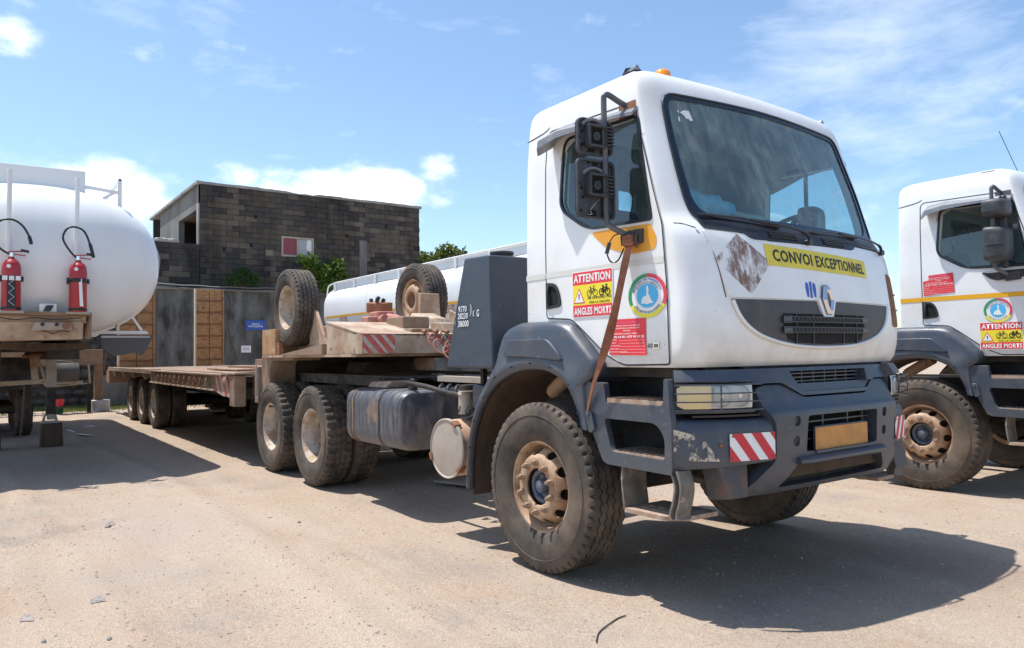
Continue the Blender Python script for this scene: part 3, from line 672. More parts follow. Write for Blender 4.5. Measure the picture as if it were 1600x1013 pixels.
# side sheet follows the rounded front corner where the door reaches it
def side_fn(sign):
    def f(x, z, off):
        xe = XEDGE(z); ys = ysd(z)
        if x > xe + .0:
            # on the corner: invert the ellipse approximately
            y0 = min(.975, ys * .87); D = lerp_tab(DC, z)
            k = max(0.0, min(1.0, 1 - (x - xe) / D)); s = math.sqrt(max(0, 1 - (1 - k) ** 2)); y = y0 + (ys - y0) * s + .012 * min(1, (x - xe) / .02)
        else: y = ys
        return (x, sign * (y + off), z)
    return f
def attention_sticker(f, x0, x1, z0, z1, par):
    """red, yellow and red blind-spot warning"""
    W = x1 - x0; H = z1 - z0
    a = link_quad('warning_sticker', x0, x1, z0, z1, f, .010, 'print_white', par)
    e = .008
    quad_('red_band', x0 + e, x1 - e, z1 - .30 * H, z1 - e, f, .0115, 'red', par)
    quad_('yellow_band', x0 + e, x1 - e, z0 + .27 * H, z1 - .30 * H, f, .0115, 'yellow', par)
    quad_('red_band', x0 + e, x1 - e, z0 + e, z0 + .27 * H, f, .0115, 'red', par)
    lettering('lettering', 'ATTENTION', f, (x0 + .05 * W, x1 - .05 * W, z1 - .25 * H, z1 - .07 * H), .013, 'print_white', par, .03, 1.06)
    lettering('lettering', 'ANGLES MORTS', f, (x0 + .05 * W, x1 - .04 * W, z0 + .06 * H, z0 + .22 * H), .013, 'print_white', par, .03, 1.08)
    lettering('lettering', 'NE DEPASSEZ PAS', f, (x0 + .40 * W, x1 - .03 * W, z0 + .385 * H, z0 + .435 * H), .013, 'print_black', par, .02)
    lettering('lettering', 'PAR LA DROITE', f, (x0 + .44 * W, x1 - .07 * W, z0 + .29 * H, z0 + .34 * H), .013, 'print_black', par, .02)
    t = [(x0 + .04 * W, z0 + .31 * H), (x0 + .33 * W, z0 + .31 * H), (x0 + .185 * W, z0 + .64 * H)]
    polysheet('warning_triangle', t, f, .0125, 'red2', par)
    cx = sum(p[0] for p in t) / 3; cz = sum(p[1] for p in t) / 3
    polysheet('warning_triangle', [(cx + (p[0] - cx) * .80, cz + (p[1] - cz) * .80) for p in t], f, .0135, 'print_white', par)
    polysheet('exclamation_mark', [(cx - .015 * W, cz + .09 * H), (cx + .015 * W, cz + .09 * H), (cx + .008 * W, cz - .03 * H), (cx - .008 * W, cz - .03 * H)], f, .0145, 'print_black', par)
    mb = MB()
    def seg(p, q, w=.0030):
        d = Vector((q[0] - p[0], q[1] - p[1])); n_ = Vector((-d.y, d.x)).normalized() * w
        mb.add([f(p[0] + n_.x, p[1] + n_.y, .0135), f(q[0] + n_.x, q[1] + n_.y, .0135), f(q[0] - n_.x, q[1] - n_.y, .0135), f(p[0] - n_.x, p[1] - n_.y, .0135)], [(0, 1, 2, 3)])
    for bx, thick in ((.50, .0022), (.80, .0040)):
        for c in (-.062, .085):
            c_ = circ(x0 + (bx + c) * W, z0 + .51 * H, .052 * W, 18) + []
            for i in range(18): seg(c_[i], c_[(i + 1) % 18], thick)
        P = lambda u, v: (x0 + (bx + u) * W, z0 + v * H)
        for p, q in ((P(-.062, .51), P(-.02, .60)), (P(-.02, .60), P(.06, .60)), (P(.085, .51), P(.05, .64)), (P(-.062, .51), P(.01, .51)), (P(.01, .51), P(.06, .60)), (P(.01, .51), P(-.03, .63)), (P(-.055, .635), P(-.01, .635)), (P(.03, .645), P(.08, .655))): seg(p, q, thick)
    mb.build('bicycle_symbol', 'print_black', par)
def quad_(name, u0, u1, v0, v1, f, off, mat, par): return quad(name, u0, u1, v0, v1, f, off, mat, par, 5)
link_quad = quad_
def round_sticker(f, cx, cz, r, par, rz=None):
    rz = rz or r * 1.0
    E = lambda rr: rr * (rz / r)
    def seg(a0, a1, m_, off=.012): 
        o = [(cx + r * math.cos(R(a)), cz + rz * math.sin(R(a))) for a in [a0 + (a1 - a0) * i / 24 for i in range(25)]]
        i_ = [(cx + r * .83 * math.cos(R(a)), cz + rz * .83 * math.sin(R(a))) for a in [a0 + (a1 - a0) * i / 24 for i in range(25)]]
        mb = MB(); mb.add([f(u, v, off) for u, v in o + i_], [(i, i + 1, 26 + i, 25 + i) for i in range(24)]); return mb.build('colour_ring', m_, par)
    patch(circ(cx, cz, r * .995, 48, ry=rz * .995), f, .010, 4, n=0).build('round_sticker', 'print_white', par)
    seg(90, 207, 'green'); seg(-27, 90, 'red2'); seg(207, 333, 'yellow2')
    patch(circ(cx, cz, r * .55, 40, ry=rz * .55), f, .012, 3, n=0).build('blue_disc', 'cyan', par)
    shape = [(.03, .50), (.07, .36), (.10, .22), (.06, .10), (.14, -.02), (.20, -.18), (.34, -.34), (.10, -.36), (-.02, -.40), (-.12, -.34), (-.30, -.36), (-.26, -.12), (-.16, -.02), (-.04, .0), (-.02, .2), (-.03, .38)]
    polysheet('country_outline', [(cx + r * u, cz + rz * v) for u, v in shape], f, .0135, 'print_white', par)
    # lettering bent round the ring
    for s, rad, a0, a1, h, top in (('MINISTERE DES TRANSPORTS', .70, 165, 15, .10, True), ('REPUBLIQUE DU CAMEROUN', .585, 150, 30, .06, True), ('SECURITE ROUTIERE', .71, 215, 325, .09, False)):
        me = text_mesh(s, .015); xs = [v.co.x for v in me.vertices]; x0, x1 = min(xs), max(xs)
        for v in me.vertices:
            a = R(a0 + (a1 - a0) * (v.co.x - x0) / (x1 - x0)); rr = rad + (v.co.y / .72 * h if top else h * (1 - v.co.y / .72))
            v.co = Vector(f(cx + r * rr * math.cos(a), cz + rz * rr * math.sin(a), .0135))
        link('lettering', me, 'print_black' if h < .1 else 'blue', par)
def red_notice(f, x0, x1, z0, z1, par, torn='left'):
    W = x1 - x0; H = z1 - z0
    poly = [(x0, z0), (x1, z0 - .02 * H), (x1, z1), (x0 + .12 * W, z1), (x0 + .10 * W, z1 - .16 * H), (x0 + .03 * W, z1 - .3 * H)]
    if torn == 'top': poly = [(x0, z0), (x1, z0 + .02), (x1 - .01, z1), (x0 + .18 * W, z1 - .05 * H), (x0 + .18 * W, z1 - .28 * H), (x0, z1 - .32 * H)]
    p = [(u, v) for u, v in poly]
    polysheet('red_notice', p, f, .010, 'red', par)
    lettering('lettering', 'AVIS AUX USAGERS', f, (x0 + .25 * W, x1 - .22 * W, z1 - .13 * H, z1 - .07 * H), .012, 'pink', par, .03)
    rows_ = [('LE CONDUCTEUR DE CE VEHICULE', .12, .86, .17), ('ET RESPECTUEUX DU CODE ROUTIER', .16, .84, .24), ('APPELEZ', .40, .60, .31), ('COMPORTEMENT DANGEREUX ? APPELER', .10, .78, .395)]
    for s, a, b, v in rows_: lettering('lettering', s, f, (x0 + a * W, x0 + b * W, z1 - (v + .033) * H, z1 - v * H), .012, 'print_white', par, .02)
    lettering('lettering', '96 82 64 05 / 675 93 02 22', f, (x0 + .05 * W, x1 - .04 * W, z1 - .53 * H, z1 - .465 * H), .012, 'print_white', par, .035)
    for k in range(5):
        zz = z1 - (.60 + .085 * k) * H
        quad_('dotted_rule', x0 + .30 * W, x1 - .02 * W, zz, zz + .005 * H, f, .012, 'print_white', par)
        lettering('lettering', ['N CHASSIS', 'ASSURANCE', 'VISITE TECHNIQUE', 'CARTE GRISE', 'DATE DE MISE EN CIRCULATION'][k], f, (x0 + .02 * W, x0 + [.22, .20, .32, .28, .5][k] * W, zz + .005 * H, zz + .035 * H), .012, 'print_white', par, .01)
def gap_line(name, pts, fn, par, w=.005, off=.0065, mat='panel_line'):
    mb = MB(); P = [Vector(p) for p in pts]; N = len(P); vs = []
    for i, p in enumerate(P):
        d = (P[min(i + 1, N - 1)] - P[max(i - 1, 0)]).normalized(); n_ = Vector((-d.y, d.x)) * w
        vs += [fn(p.x + n_.x, p.y + n_.y, off), fn(p.x - n_.x, p.y - n_.y, off)]
    mb.add(vs, [(2 * i, 2 * i + 2, 2 * i + 3, 2 * i + 1) for i in range(N - 1)]); return mb.build(name, mat, par)
def subdiv(pts, closed=True, step=.06):
    out = []; P = list(pts) + ([pts[0]] if closed else [])
    for a, b in zip(P, P[1:]):
        L = math.dist(a, b); n_ = max(1, int(L / step))
        for k in range(n_): out.append((a[0] + (b[0] - a[0]) * k / n_, a[1] + (b[1] - a[1]) * k / n_))
    if not closed: out.append(P[-1])
    return out
def bool_part(prism_mb, cuts): return boolean(prism_mb.mesh('p'), [c.mesh('c') for c in cuts])
XY = lambda u, v, w: (u, w, v)      # polygon in x-z, extruded in y
YZ = lambda u, v, w: (w, u, v)      # polygon in y-z, extruded in x
BUMP = [(0, 1.455), (.35, 1.452), (.50, 1.445), (.64, 1.432), (.745, 1.405), (.85, 1.378), (.937, 1.348), (1.03, 1.30), (1.12, 1.235), (1.175, 1.185), (1.205, 1.145)]
def XB(y): return hermite_tab(BUMP, abs(y))

def make_truck(label, first, loc=(0, 0, 0)):
    T = empty('tractor_truck', label, 'truck', loc)
    # ---- cab shell
    cab = link('cab', ME['cab'], 'white', T, 0, 34)
    for s, f in ((-1, side_fn(-1)), (1, side_fn(1))):
        d = pivot('door', T)
        dn = subdiv(roundpoly(DOOR, [.06, .07, .02, .02, .02, .03, .03, .03, .06, .05, .04, .03], 4), True, .05)
        ctr = (.55, 2.0)
        sw = SW; n_ = 160
        # door skin: from the outline to the window opening, as a band of rings so it follows the body
        def ang(p): return math.atan2(p[1] - 2.53, p[0] - .56)
        o_ = resample(dn, n_); wi = resample(SW, n_)
        # align both loops by angle about the window centre
        def orient(L):
            area = sum(L[i][0] * L[(i + 1) % n_][1] - L[(i + 1) % n_][0] * L[i][1] for i in range(n_))
            if area < 0: L = L[::-1]
            k = min(range(n_), key=lambda i: abs(ang(L[i]) - 0.0)); return L[k:] + L[:k]
        o_ = orient(o_); wi = orient(wi); 
        mb = MB(); vs = []; fs = []; K = 8
        for k in range(K + 1):
            t = k / K
            for a, b in zip(o_, wi): vs.append(f(a[0] * (1 - t) + b[0] * t, a[1] * (1 - t) + b[1] * t, .006))
        for k in range(K):
            for i in range(n_): j = (i + 1) % n_; fs.append((k * n_ + i, k * n_ + j, (k + 1) * n_ + j, (k + 1) * n_ + i))
        m = len(vs); vs += [f(a[0], a[1], -.004) for a in o_]
        for i in range(n_): j = (i + 1) % n_; fs.append((i, m + i, m + j, j))
        mb.add(vs, fs); mb.build('door_skin', 'white', d, 0, 40)
        gap_line('door_gap', subdiv(roundpoly(DOOR, [.06, .07, .02, .02, .02, .03, .03, .03, .06, .05, .04, .03], 4) + [DOOR[0]], False, .04)[:-1], f, d, .0045, .0072)
        patch(SW, f, .014, inner=SWI, thick=.02).build('window_seal', 'seal', d, 0, 40)
        if first or s > 0: patch(resample(SWI, 80), f, -.012, 4, n=0).build('window_glass', 'glass_s', d, 0, 60)
        else:
            # the pane is wound half down: only its lower part shows
            low = [(.20, 2.46), (.225, 2.395), (.455, 2.252), (.965, 2.237), (.925, 2.44), (.90, 2.62), (.42, 2.58), (.21, 2.56)]
            patch(subdiv(low, True, .05), f, -.012, 4, n=0).build('window_glass', 'glass_s', d, 0, 60)
        # handle: recessed black cup with an upright grip
        hb = roundpoly([(.018, 1.745), (.175, 1.755), (.165, 1.83), (.125, 1.915), (.018, 1.925)], [.01, .04, .06, .05, .01], 4)
        patch(hb, f, .016, inner=[(p[0] * .78 + .018, (p[1] - 1.83) * .76 + 1.83) for p in hb], thick=.018, n=60).build('door_handle', 'plastic_dark', d, 0, 40)
        patch([(p[0] * .80 + .016, (p[1] - 1.83) * .80 + 1.83) for p in hb], f, .0075, 3, n=48).build('handle_cup', 'black', d)
        g = MB(); g.tube(spline([f(.045, 1.765, .010), f(.05, 1.80, .024), f(.048, 1.86, .026), f(.043, 1.905, .012)], 4), .010, 8); g.build('handle_grip', 'plastic_dark', d, 0, 60)
        if first:
            # faded band, orange film under the window
            quad_('faded_band', .012, 1.08, 1.955, 1.992, f, .0075, 'stripe_faded', d)
            of = [(.475, 2.205), (.70, 2.20), (.985, 2.19), (1.035, 2.10), (1.02, 2.035), (.80, 2.03), (.60, 2.10)]
            patch(roundpoly(of, [.02, .01, .02, .03, .05, .02, .02], 3), f, .008, 4, n=60).build('orange_film', 'orange', d, 0, 60)
        else:
            quad_('orange_stripe', .012, 1.09, 1.925, 1.970, f, .0078, 'stripe_orange', d)
    D = [c for c in T.children if c.name.startswith('door')]
    dr = D[0]; fr = side_fn(-1)
    if first:
        attention_sticker(fr, .288, .668, 1.672, 1.972, dr)
        round_sticker(fr, .952, 1.775, .152, dr, .128)
        red_notice(fr, .625, .935, 1.435, 1.648, dr)
        lettering('model_badge', '4 0', fr, (.945, .985, 1.470, 1.500), .012, 'chrome_dark', dr, .05)
        quad_('badge_plate', .990, 1.035, 1.468, 1.503, fr, .012, 'chrome', dr)
        quad_('badge_inset', .997, 1.028, 1.474, 1.496, fr, .0135, 'chrome_dark', dr)
        quad_('cab_faded_band', -.215, .0, 1.955, 1.992, fr, .003, 'stripe_faded', cab)
    else:
        red_notice(fr, .03, .335, 1.985, 2.205, dr, 'top')
        round_sticker(fr, .72, 1.80, .125, dr, .118)
        attention_sticker(fr, .55, .93, 1.42, 1.69, dr)
        quad_('cab_orange_stripe', -.215, .002, 1.925, 1.970, fr, .003, 'stripe_orange', cab)
    # roof seam and rear side seam
    for s in (-1, 1):
        gap_line('roof_seam', [(-.225, 2.95), (-.05, 2.972), (.0, 2.985), (.02, 3.0)], side_fn(s), cab, .004, .002)
    gap_line('hood_gap', [(-.995, 2.135), (-.92, 2.05), (-.895, 1.90), (-.875, 1.75), (-.845, 1.68), (-.78, 1.585), (-.70, 1.50), (-.66, 1.40)][:4], front, cab, .0035, .002)
    gap_line('corner_gap', [(-1.10, 2.175), (-1.06, 2.172), (-.99, 2.150)], front, cab, .003, .002)
    gap_line('hood_gap', [(.995, 2.135), (.92, 2.05), (.895, 1.90), (.875, 1.75)], front, cab, .0035, .002)
    # hood lid: a slightly proud sheet with a notch for the cowl
    lid = [(-.868, 1.752), (.868, 1.752), (.92, 2.0), (.95, 2.125), (.50, 2.135), (.46, 2.105), (-.50, 2.095), (-.55, 2.13), (-.965, 2.138), (-.91, 2.0)]
    patch(roundpoly(lid, .02, 3), front, .010, 6, thick=.014, n=120).build('hood_lid', 'white', T, 0, 50)
    hf = lambda y, z, o: front(y, z, o + .010)
    # windscreen
    w = patch(resample(WSI, 120), front, .0, 7, n=0).build('windscreen', 'glass_w', T, 0, 60)
    patch(WS, front, .008, inner=WSI, thick=.02, n=160).build('windscreen_border', 'frit', w, 0, 50)
    mb = MB(); pts = [front(y, z, .010) for y, z in resample(WS, 140)]; pts.append(pts[0]); mb.tube(pts, .006, 6, False); mb.build('rubber_seal', 'seal', w, 0, 60)
    # cowl below the glass with two vents
    cw = [(-.60, 2.100), (.47, 2.108), (.52, 2.14), (.93, 2.135), (.95, 2.205), (-.95, 2.205), (-.93, 2.150), (-.66, 2.140)]
    patch(roundpoly(cw, .015, 2), front, .014, 5, thick=.02, n=120).build('cowl', 'plastic_dark', T, 0, 50)
    for y0 in (-.44, .10):
        quad('cowl_vent', y0, y0 + .26, 2.118, 2.160, front, .017, 'black', T, 6)
        mb = MB()
        for k in range(3): mb.bar(front(y0, 2.125 + k * .013, .021), front(y0 + .26, 2.125 + k * .013, .021), .004, .005)
        mb.build('vent_slat', 'plastic_dark', T)
    # wipers
    for (a, b, c) in (((-1.0 + .06, 2.235), (-.30, 2.20), (-.10, 2.155)), ((-.08, 2.19), (.62, 2.21), (.90, 2.165))):
        wp = pivot('wiper', T)
        mb = MB(); mb.tube([front(a[0], a[1], .035), front((a[0] + b[0]) / 2, (a[1] + b[1]) / 2 + .014, .045), front(b[0], b[1], .035)], .007, 6); mb.tube([front(a[0], a[1], .022), front(b[0], b[1], .022)], .006, 4); mb.build('wiper_blade', 'seal', wp, 0, 60)
        mid = ((a[0] * .4 + b[0] * .6), (a[1] * .4 + b[1] * .6) + .01)
        mb = MB(); mb.tube(spline([front(mid[0], mid[1], .05), front((mid[0] + c[0]) / 2 + .05, (mid[1] + c[1]) / 2 + .012, .065), front(c[0], c[1] + .01, .055), front(c[0] + .01, c[1] - .04, .028)], 5), [.007] * 10 + [.011] * 6, 6); mb.cyl(front(c[0] + .01, c[1] - .04, .0), front(c[0] + .01, c[1] - .04, .045), .020, n=12); mb.build('wiper_arm', 'seal', wp, 0, 60)
    # crescent grille
    zt = 1.742
    arc = [(.835, zt), (.80, 1.665), (.74, 1.60), (.64, 1.545), (.50, 1.507), (.34, 1.483), (.17, 1.472), (0, 1.469)]
    arc = [tuple(p) for p in spline(arc, 5)]
    notch = [(-.105, zt + .004), (-.052, 1.632), (.052, 1.632), (.105, zt + .004)]
    out = [(-p[0], p[1]) for p in arc] + list(reversed(arc))[1:] + list(reversed(notch))
    def tri_sheet(name, poly, f, off, mat, par, thick=.012):
        """fill a concave outline and drape it on the surface"""
        me = bpy.data.meshes.new(name); bm = bmesh.new()
        vv = [bm.verts.new((u, v, 0)) for u, v in poly]; fc = bm.faces.new(vv)
        bmesh.ops.triangulate(bm, faces=[fc])
        for _ in range(3):
            es = [e for e in bm.edges if e.calc_length() > .07]
            if es: bmesh.ops.subdivide_edges(bm, edges=es, cuts=1); bmesh.ops.triangulate(bm, faces=bm.faces)
        ge = bmesh.ops.extrude_face_region(bm, geom=list(bm.faces)); top = {v for v in ge['geom'] if isinstance(v, bmesh.types.BMVert)}
        for v in bm.verts: v.co = Vector(f(v.co.x, v.co.y, off if v in top else off - thick))
        bmesh.ops.recalc_face_normals(bm, faces=bm.faces); bm.to_mesh(me); bm.free(); return link(name, me, mat, par, 0, 40)
    gr = tri_sheet('grille', out, front, .008, 'crescent', T, .010)
    mb = MB(); mb.tube([front(p[0], p[1] - .006, .010) for p in [(-q[0], q[1]) for q in arc] + list(reversed(arc))[1:]], .011, 8); mb.build('grille_lip', 'white', gr, 0, 60)
    # opening
    op = [(-.44, 1.665), (.44, 1.665), (.44, 1.585), (.40, 1.508), (.30, 1.492), (0, 1.482), (-.30, 1.492), (-.40, 1.508), (-.44, 1.585)]
    tri_sheet('grille_opening', op, front, .0105, 'black', gr, .004)
    for k in range(2):
        z0 = 1.612 - k * .062
        s_ = MB(); N = 44
        # perforated slat: a frame with pierced holes made as short struts between two rails
        for (za, zb) in ((z0, z0 + .008), (z0 + .030, z0 + .038)):
            for i in range(16):
                y0 = -.44 + .88 * i / 16; y1 = y0 + .88 / 16
                a = front(y0, za, .013); b = front(y1, za, .013); c = front(y1, zb, .013); d_ = front(y0, zb, .013); e = .016
                s_.hexa([a, b, c, d_, (a[0] + e, a[1], a[2]), (b[0] + e, b[1], b[2]), (c[0] + e, c[1], c[2]), (d_[0] + e, d_[1], d_[2])])
        for i in range(N):
            y0 = -.40 + .80 * i / N
            s_.bar(front(y0, z0 + .006, .022), front(y0 + (.016 if i % 2 else -.002), z0 + .032, .022), .0045, .010)
            s_.bar(front(y0, z0 + .032, .022), front(y0 + (.016 if i % 2 else -.002) * -1, z0 + .006, .022), .0035, .010)
        s_.build('perforated_slat', 'plastic_dark', gr)
        for sg in (-1, 1): e_ = MB(); e_.bar(front(sg * .385, z0 + .018, .024), front(sg * .455, z0 + .018, .022), .010, .044); e_.build('slat_end', 'plastic', gr, .004)
    for y in (-.165, .165, -.33, .33):
        mb = MB(); mb.bar(front(y, 1.488, .014), front(y, 1.664, .014), .010, .012); mb.build('grille_divider', 'plastic_dark', gr)
    # white notch of the emblem and the emblem itself
    tri_sheet('emblem_mount', [(-.100, zt + .02), (-.045, 1.638), (.045, 1.638), (.100, zt + .02)], front, .018, 'white', T, .016)
    if first or True:
        ec = 1.755; fo = lambda u, v, o: front(u, ec + v, o)
        hexo = [(-.026, .086), (.026, .086), (.057, 0), (.026, -.086), (-.026, -.086), (-.057, 0)]
        hexi = [(-.008, .046), (.008, .046), (.022, 0), (.008, -.046), (-.008, -.046), (-.022, 0)]
        em = MB(); vs = []; fs = []
        for L, o in ((hexo, .020), (hexo, .030), ([(a[0] * .5 + b[0] * .5, a[1] * .5 + b[1] * .5) for a, b in zip(hexo, hexi)], .042), (hexi, .031), (hexi, .020)):
            vs += [fo(u, v, o) for u, v in L]
        for k in range(4):
            for i in range(6): j = (i + 1) % 6; fs.append((k * 6 + i, k * 6 + j, (k + 1) * 6 + j, (k + 1) * 6 + i))
        em.add(vs, fs); e = em.build('emblem', 'chrome', T)
        polysheet('emblem_inset', hexi, fo, .024, 'chrome_dark', e)
        he2 = [(u * 1.14, v * 1.09) for u, v in hexo]; polysheet('emblem_shadow_gap', he2, fo, .0205, 'chrome_dark', e)
    if first:
        # yellow banner, old scraped sticker, blue three-bar mark
        bn = [(-.512, 1.950), (.578, 1.922), (.583, 2.040), (-.518, 2.080)]
        def bf(u, v, o):   # banner coordinates 0..1
            y = bn[0][0] * (1 - u) * (1 - v) + bn[1][0] * u * (1 - v) + bn[2][0] * u * v + bn[3][0] * (1 - u) * v
            z = bn[0][1] * (1 - u) * (1 - v) + bn[1][1] * u * (1 - v) + bn[2][1] * u * v + bn[3][1] * (1 - u) * v
            return front(y, z, o)
        b = quad('convoy_banner', 0, 1, 0, 1, bf, .012, dirty('banner_yellow', (.80, .66, .05), .45, dirt=(.62, .50, .14), amt=.6, scale=9, second=(.55, .38, .15), s2=(20, .70, .74)), T, 14)
        lettering('lettering', 'CONVOI', bf, (.055, .395, .22, .80), .0145, 'print_black', b, .022, 1.08)
        lettering('lettering', 'EXCEPTIONNEL', bf, (.430, .970, .20, .78), .0145, 'print_black', b, .022, 1.08)
        dm = [(-.715, 2.128), (-.485, 1.965), (-.685, 1.770), (-.925, 1.965)]
        mm, n, l, bs = new_mat('scraped_sticker')
        f1, _ = noise_mask(n, l, 7, .42, .53, stretch=(1, 4.5, 1.0), detail=14, rough=.8, dist=.5); f2, _ = noise_mask(n, l, 5, .34, .50, seed=8, detail=8)
        q = n.new('ShaderNodeMath'); q.operation = 'MULTIPLY'; l.new(f1, q.inputs[0]); l.new(f2, q.inputs[1])
        bs.inputs['Base Color'].default_value = (.25, .145, .115, 1); bs.inputs['Roughness'].default_value = .7
        tr = n.new('ShaderNodeBsdfTransparent'); mx = n.new('ShaderNodeMixShader'); l.new(q.outputs[0], mx.inputs[0]); l.new(tr.outputs[0], mx.inputs[1]); l.new(bs.outputs[0], mx.inputs[2]); l.new(mx.outputs[0], n['Material Output'].inputs[0])
        patch(dm, front, .0115, 6, n=64).build('scraped_sticker', mm, T, 0, 60)
        for k in range(3):
            y0 = -.195 + k * .036; top = [1.862, 1.866, 1.862][k]
            polysheet('blue_bar_mark', [(y0 + .004, 1.772), (y0 + .022, 1.768), (y0 + .029, 1.80 + .02), (y0 + .029, top - .015), (y0 + .018, top), (y0 + .003, top - .006), (y0 - .002, 1.82)] if k != 1 else [(y0, 1.765), (y0 + .020, 1.765), (y0 + .029, top), (y0 + .006, top)], front, .0125, 'blue', T)
        # torn sticker on the glass
        for q_ in ([(-.815, 2.905), (-.770, 2.93), (-.745, 2.88), (-.775, 2.865), (-.79, 2.89)], [(-.775, 2.925), (-.735, 2.928), (-.725, 2.862), (-.755, 2.858)], [(-.842, 2.87), (-.830, 2.875), (-.832, 2.845), (-.845, 2.84)], [(-.835, 2.915), (-.822, 2.92), (-.826, 2.895)]):
            polysheet('torn_sticker', q_, front, .004, 'print_white', w)
    # far corner duct opening
    vent = roundpoly([(.925, 1.60), (1.05, 1.60), (1.075, 1.80), (1.06, 1.95), (.935, 1.985)], .03, 4)
    if first:
        c = patch(vent, front, .004, 4, n=60).build('corner_duct', 'rust', T, 0, 50)
        for zz in (1.72, 1.83): MB().bar(front(.97, zz, .012), front(1.09, zz, .012), .012, .01).build('duct_rib', 'steel_rust', c)
    # roof: beacon, marker lamps
    if first:
        mb = MB(); mb.lathe([(.001, .075), (.02, .074), (.04, .066), (.052, .05), (.056, .02), (.058, 0)], 24, (.72, -.72, 3.185), 'z'); mb.build('roof_beacon', 'amber', T, 0, 50)
    if first:
        for s in (-1, 1):
            mk = pivot('marker_lamp', T, (.70, s * .985, 3.158)); mk.rotation_euler = (s * -.4, 0, 0)
            mb = MB(); mb.hexa([(-.08, -.03, 0), (.09, -.03, 0), (.09, .03, 0), (-.08, .03, 0), (-.03, -.018, .045), (.07, -.018, .045), (.07, .018, .045), (-.03, .018, .045)]); mb.build('lamp_base', 'plastic_dark', mk, .008)
            mb = MB(); mb.cyl((.02, 0, .03), (.075, 0, .045), .022, .018, 12); mb.build('lamp_socket', 'alu', mk, .003)
            mb = MB(); mb.tube([(-.05, 0, .03), (-.02, .01, .06), (.02, 0, .05)], .009, 6); mb.build('lamp_bracket', 'seal', mk)
    else:
        mk = pivot('marker_lamp', T, (.62, -.985, 3.160)); mk.rotation_euler = (.5, 0, 0)
        mb = MB(); mb.hexa([(-.10, -.03, 0), (.10, -.03, 0), (.10, .03, 0), (-.10, .03, 0), (-.06, -.018, .035), (.06, -.018, .035), (.06, .018, .035), (-.06, .018, .035)]); mb.build('lamp_base', 'plastic_dark', mk, .012)
        MB().tube([(.74, -.55, 3.18), (.66, -.80, 3.62)], .0035, 6).build('antenna', 'seal', T)
    # ---- interior
    mb = MB(); mb.box(-.12, .02, -1.03, 1.03, 1.45, 2.97); c3 = MB(); c3.prism(roundpoly(rect(-.45, .32, 2.42, 2.86), .05, 4), lambda u, v, w: (w, u, v), -.5, .3); link('rear_lining', bool_part(mb, [c3]), 'interior', T)
    quad('rear_window', -.46, .33, 2.41, 2.87, lambda u, v, o: (-.13, u, v), 0, 'glass_s', T, 1)
    for y in (-.62, .62):
        st = pivot('seat', T)
        mb = MB(); mb.box(.18, .70, y - .25, y + .25, 1.72, 1.90); mb.build('seat_cushion', 'seat', st, .05)
        mb = MB(); mb.hexa([(.12, y - .25, 1.85), (.28, y - .25, 1.85), (.28, y + .25, 1.85), (.12, y + .25, 1.85), (.10, y - .2, 2.46), (.20, y - .2, 2.46), (.20, y + .2, 2.46), (.10, y + .2, 2.46)]); mb.build('seat_back', 'seat', st, .05)
        if y > 0:
            mb = MB(); mb.box(.10, .19, y - .14, y + .14, 2.50, 2.70); mb.build('headrest', 'seat', st, .03)
    mb = MB(); mb.sweep([(.82, 1.03), (.80, .5), (.80, -.5), (.82, -1.03)], lambda i, t: [(-.02, 1.75), (-.06, 2.1), (0, 2.20), (-.30 - .04 * 0, 2.215), (-.36, 2.18), (-.36, 1.75)]); 
    mb = MB(); mb.hexa([(.78, -1.03, 1.55), (1.16, -1.00, 1.55), (1.16, 1.00, 1.55), (.78, 1.03, 1.55), (.80, -1.03, 2.25), (1.07, -.90, 2.265), (1.07, .90, 2.265), (.80, 1.03, 2.25)]); mb.build('dashboard', 'dash', T, .03)
    mb = MB(); mb.lathe([(.215, -.012), (.230, -.016), (.244, 0), (.230, .016), (.215, .012)], 40, axis='z', close=True)
    for k in range(3): a = PI / 2 + k * 2.1; mb.bar((0, 0, -.01), (.215 * math.cos(a), .215 * math.sin(a), 0), .05, .015)
    mb.cyl((0, 0, -.05), (0, 0, .01), .07, .06, 20); mb.cyl((0, 0, -.45), (0, 0, -.05), .03, n=10)
    o = mb.build('steering_wheel', 'seal', T, 0, 50); o.location = (.70, .60, 2.31); o.rotation_euler = (0, R(-28) * -1 * -1, 0)
    # ---- sun visors over the side windows
    for s in (-1, 1):
        f = side_fn(s)
        mb = MB(); pr = []
        pts_ = [(.075, 2.815, .13, .09), (.13, 2.855, .18, .115), (.30, 2.885, .16, .10), (.46, 2.890, .10, .07), (.72, 2.890, .06, .05), (.87, 2.875, .05, .05)]
        rows_ = []
        for x, z, o, h in pts_:
            rows_.append([f(x, z + h * .55, .004), f(x, z + h * .45, o * .55), f(x, z - h * .05, o), f(x, z - h * .55, o * 1.02), f(x, z - h * .50, o * .9), f(x, z + h * .25, .01)])
        m = 6; vs = [p for r_ in rows_ for p in r_]; fs = [(i * m + k, i * m + (k + 1) % m, (i + 1) * m + (k + 1) % m, (i + 1) * m + k) for i in range(len(rows_) - 1) for k in range(m)]
        fs += [tuple(range(m - 1, -1, -1)), tuple(range((len(rows_) - 1) * m, len(rows_) * m))]
        mb.add(vs, fs); mb.build('side_visor', 'visor', T, .006, None)
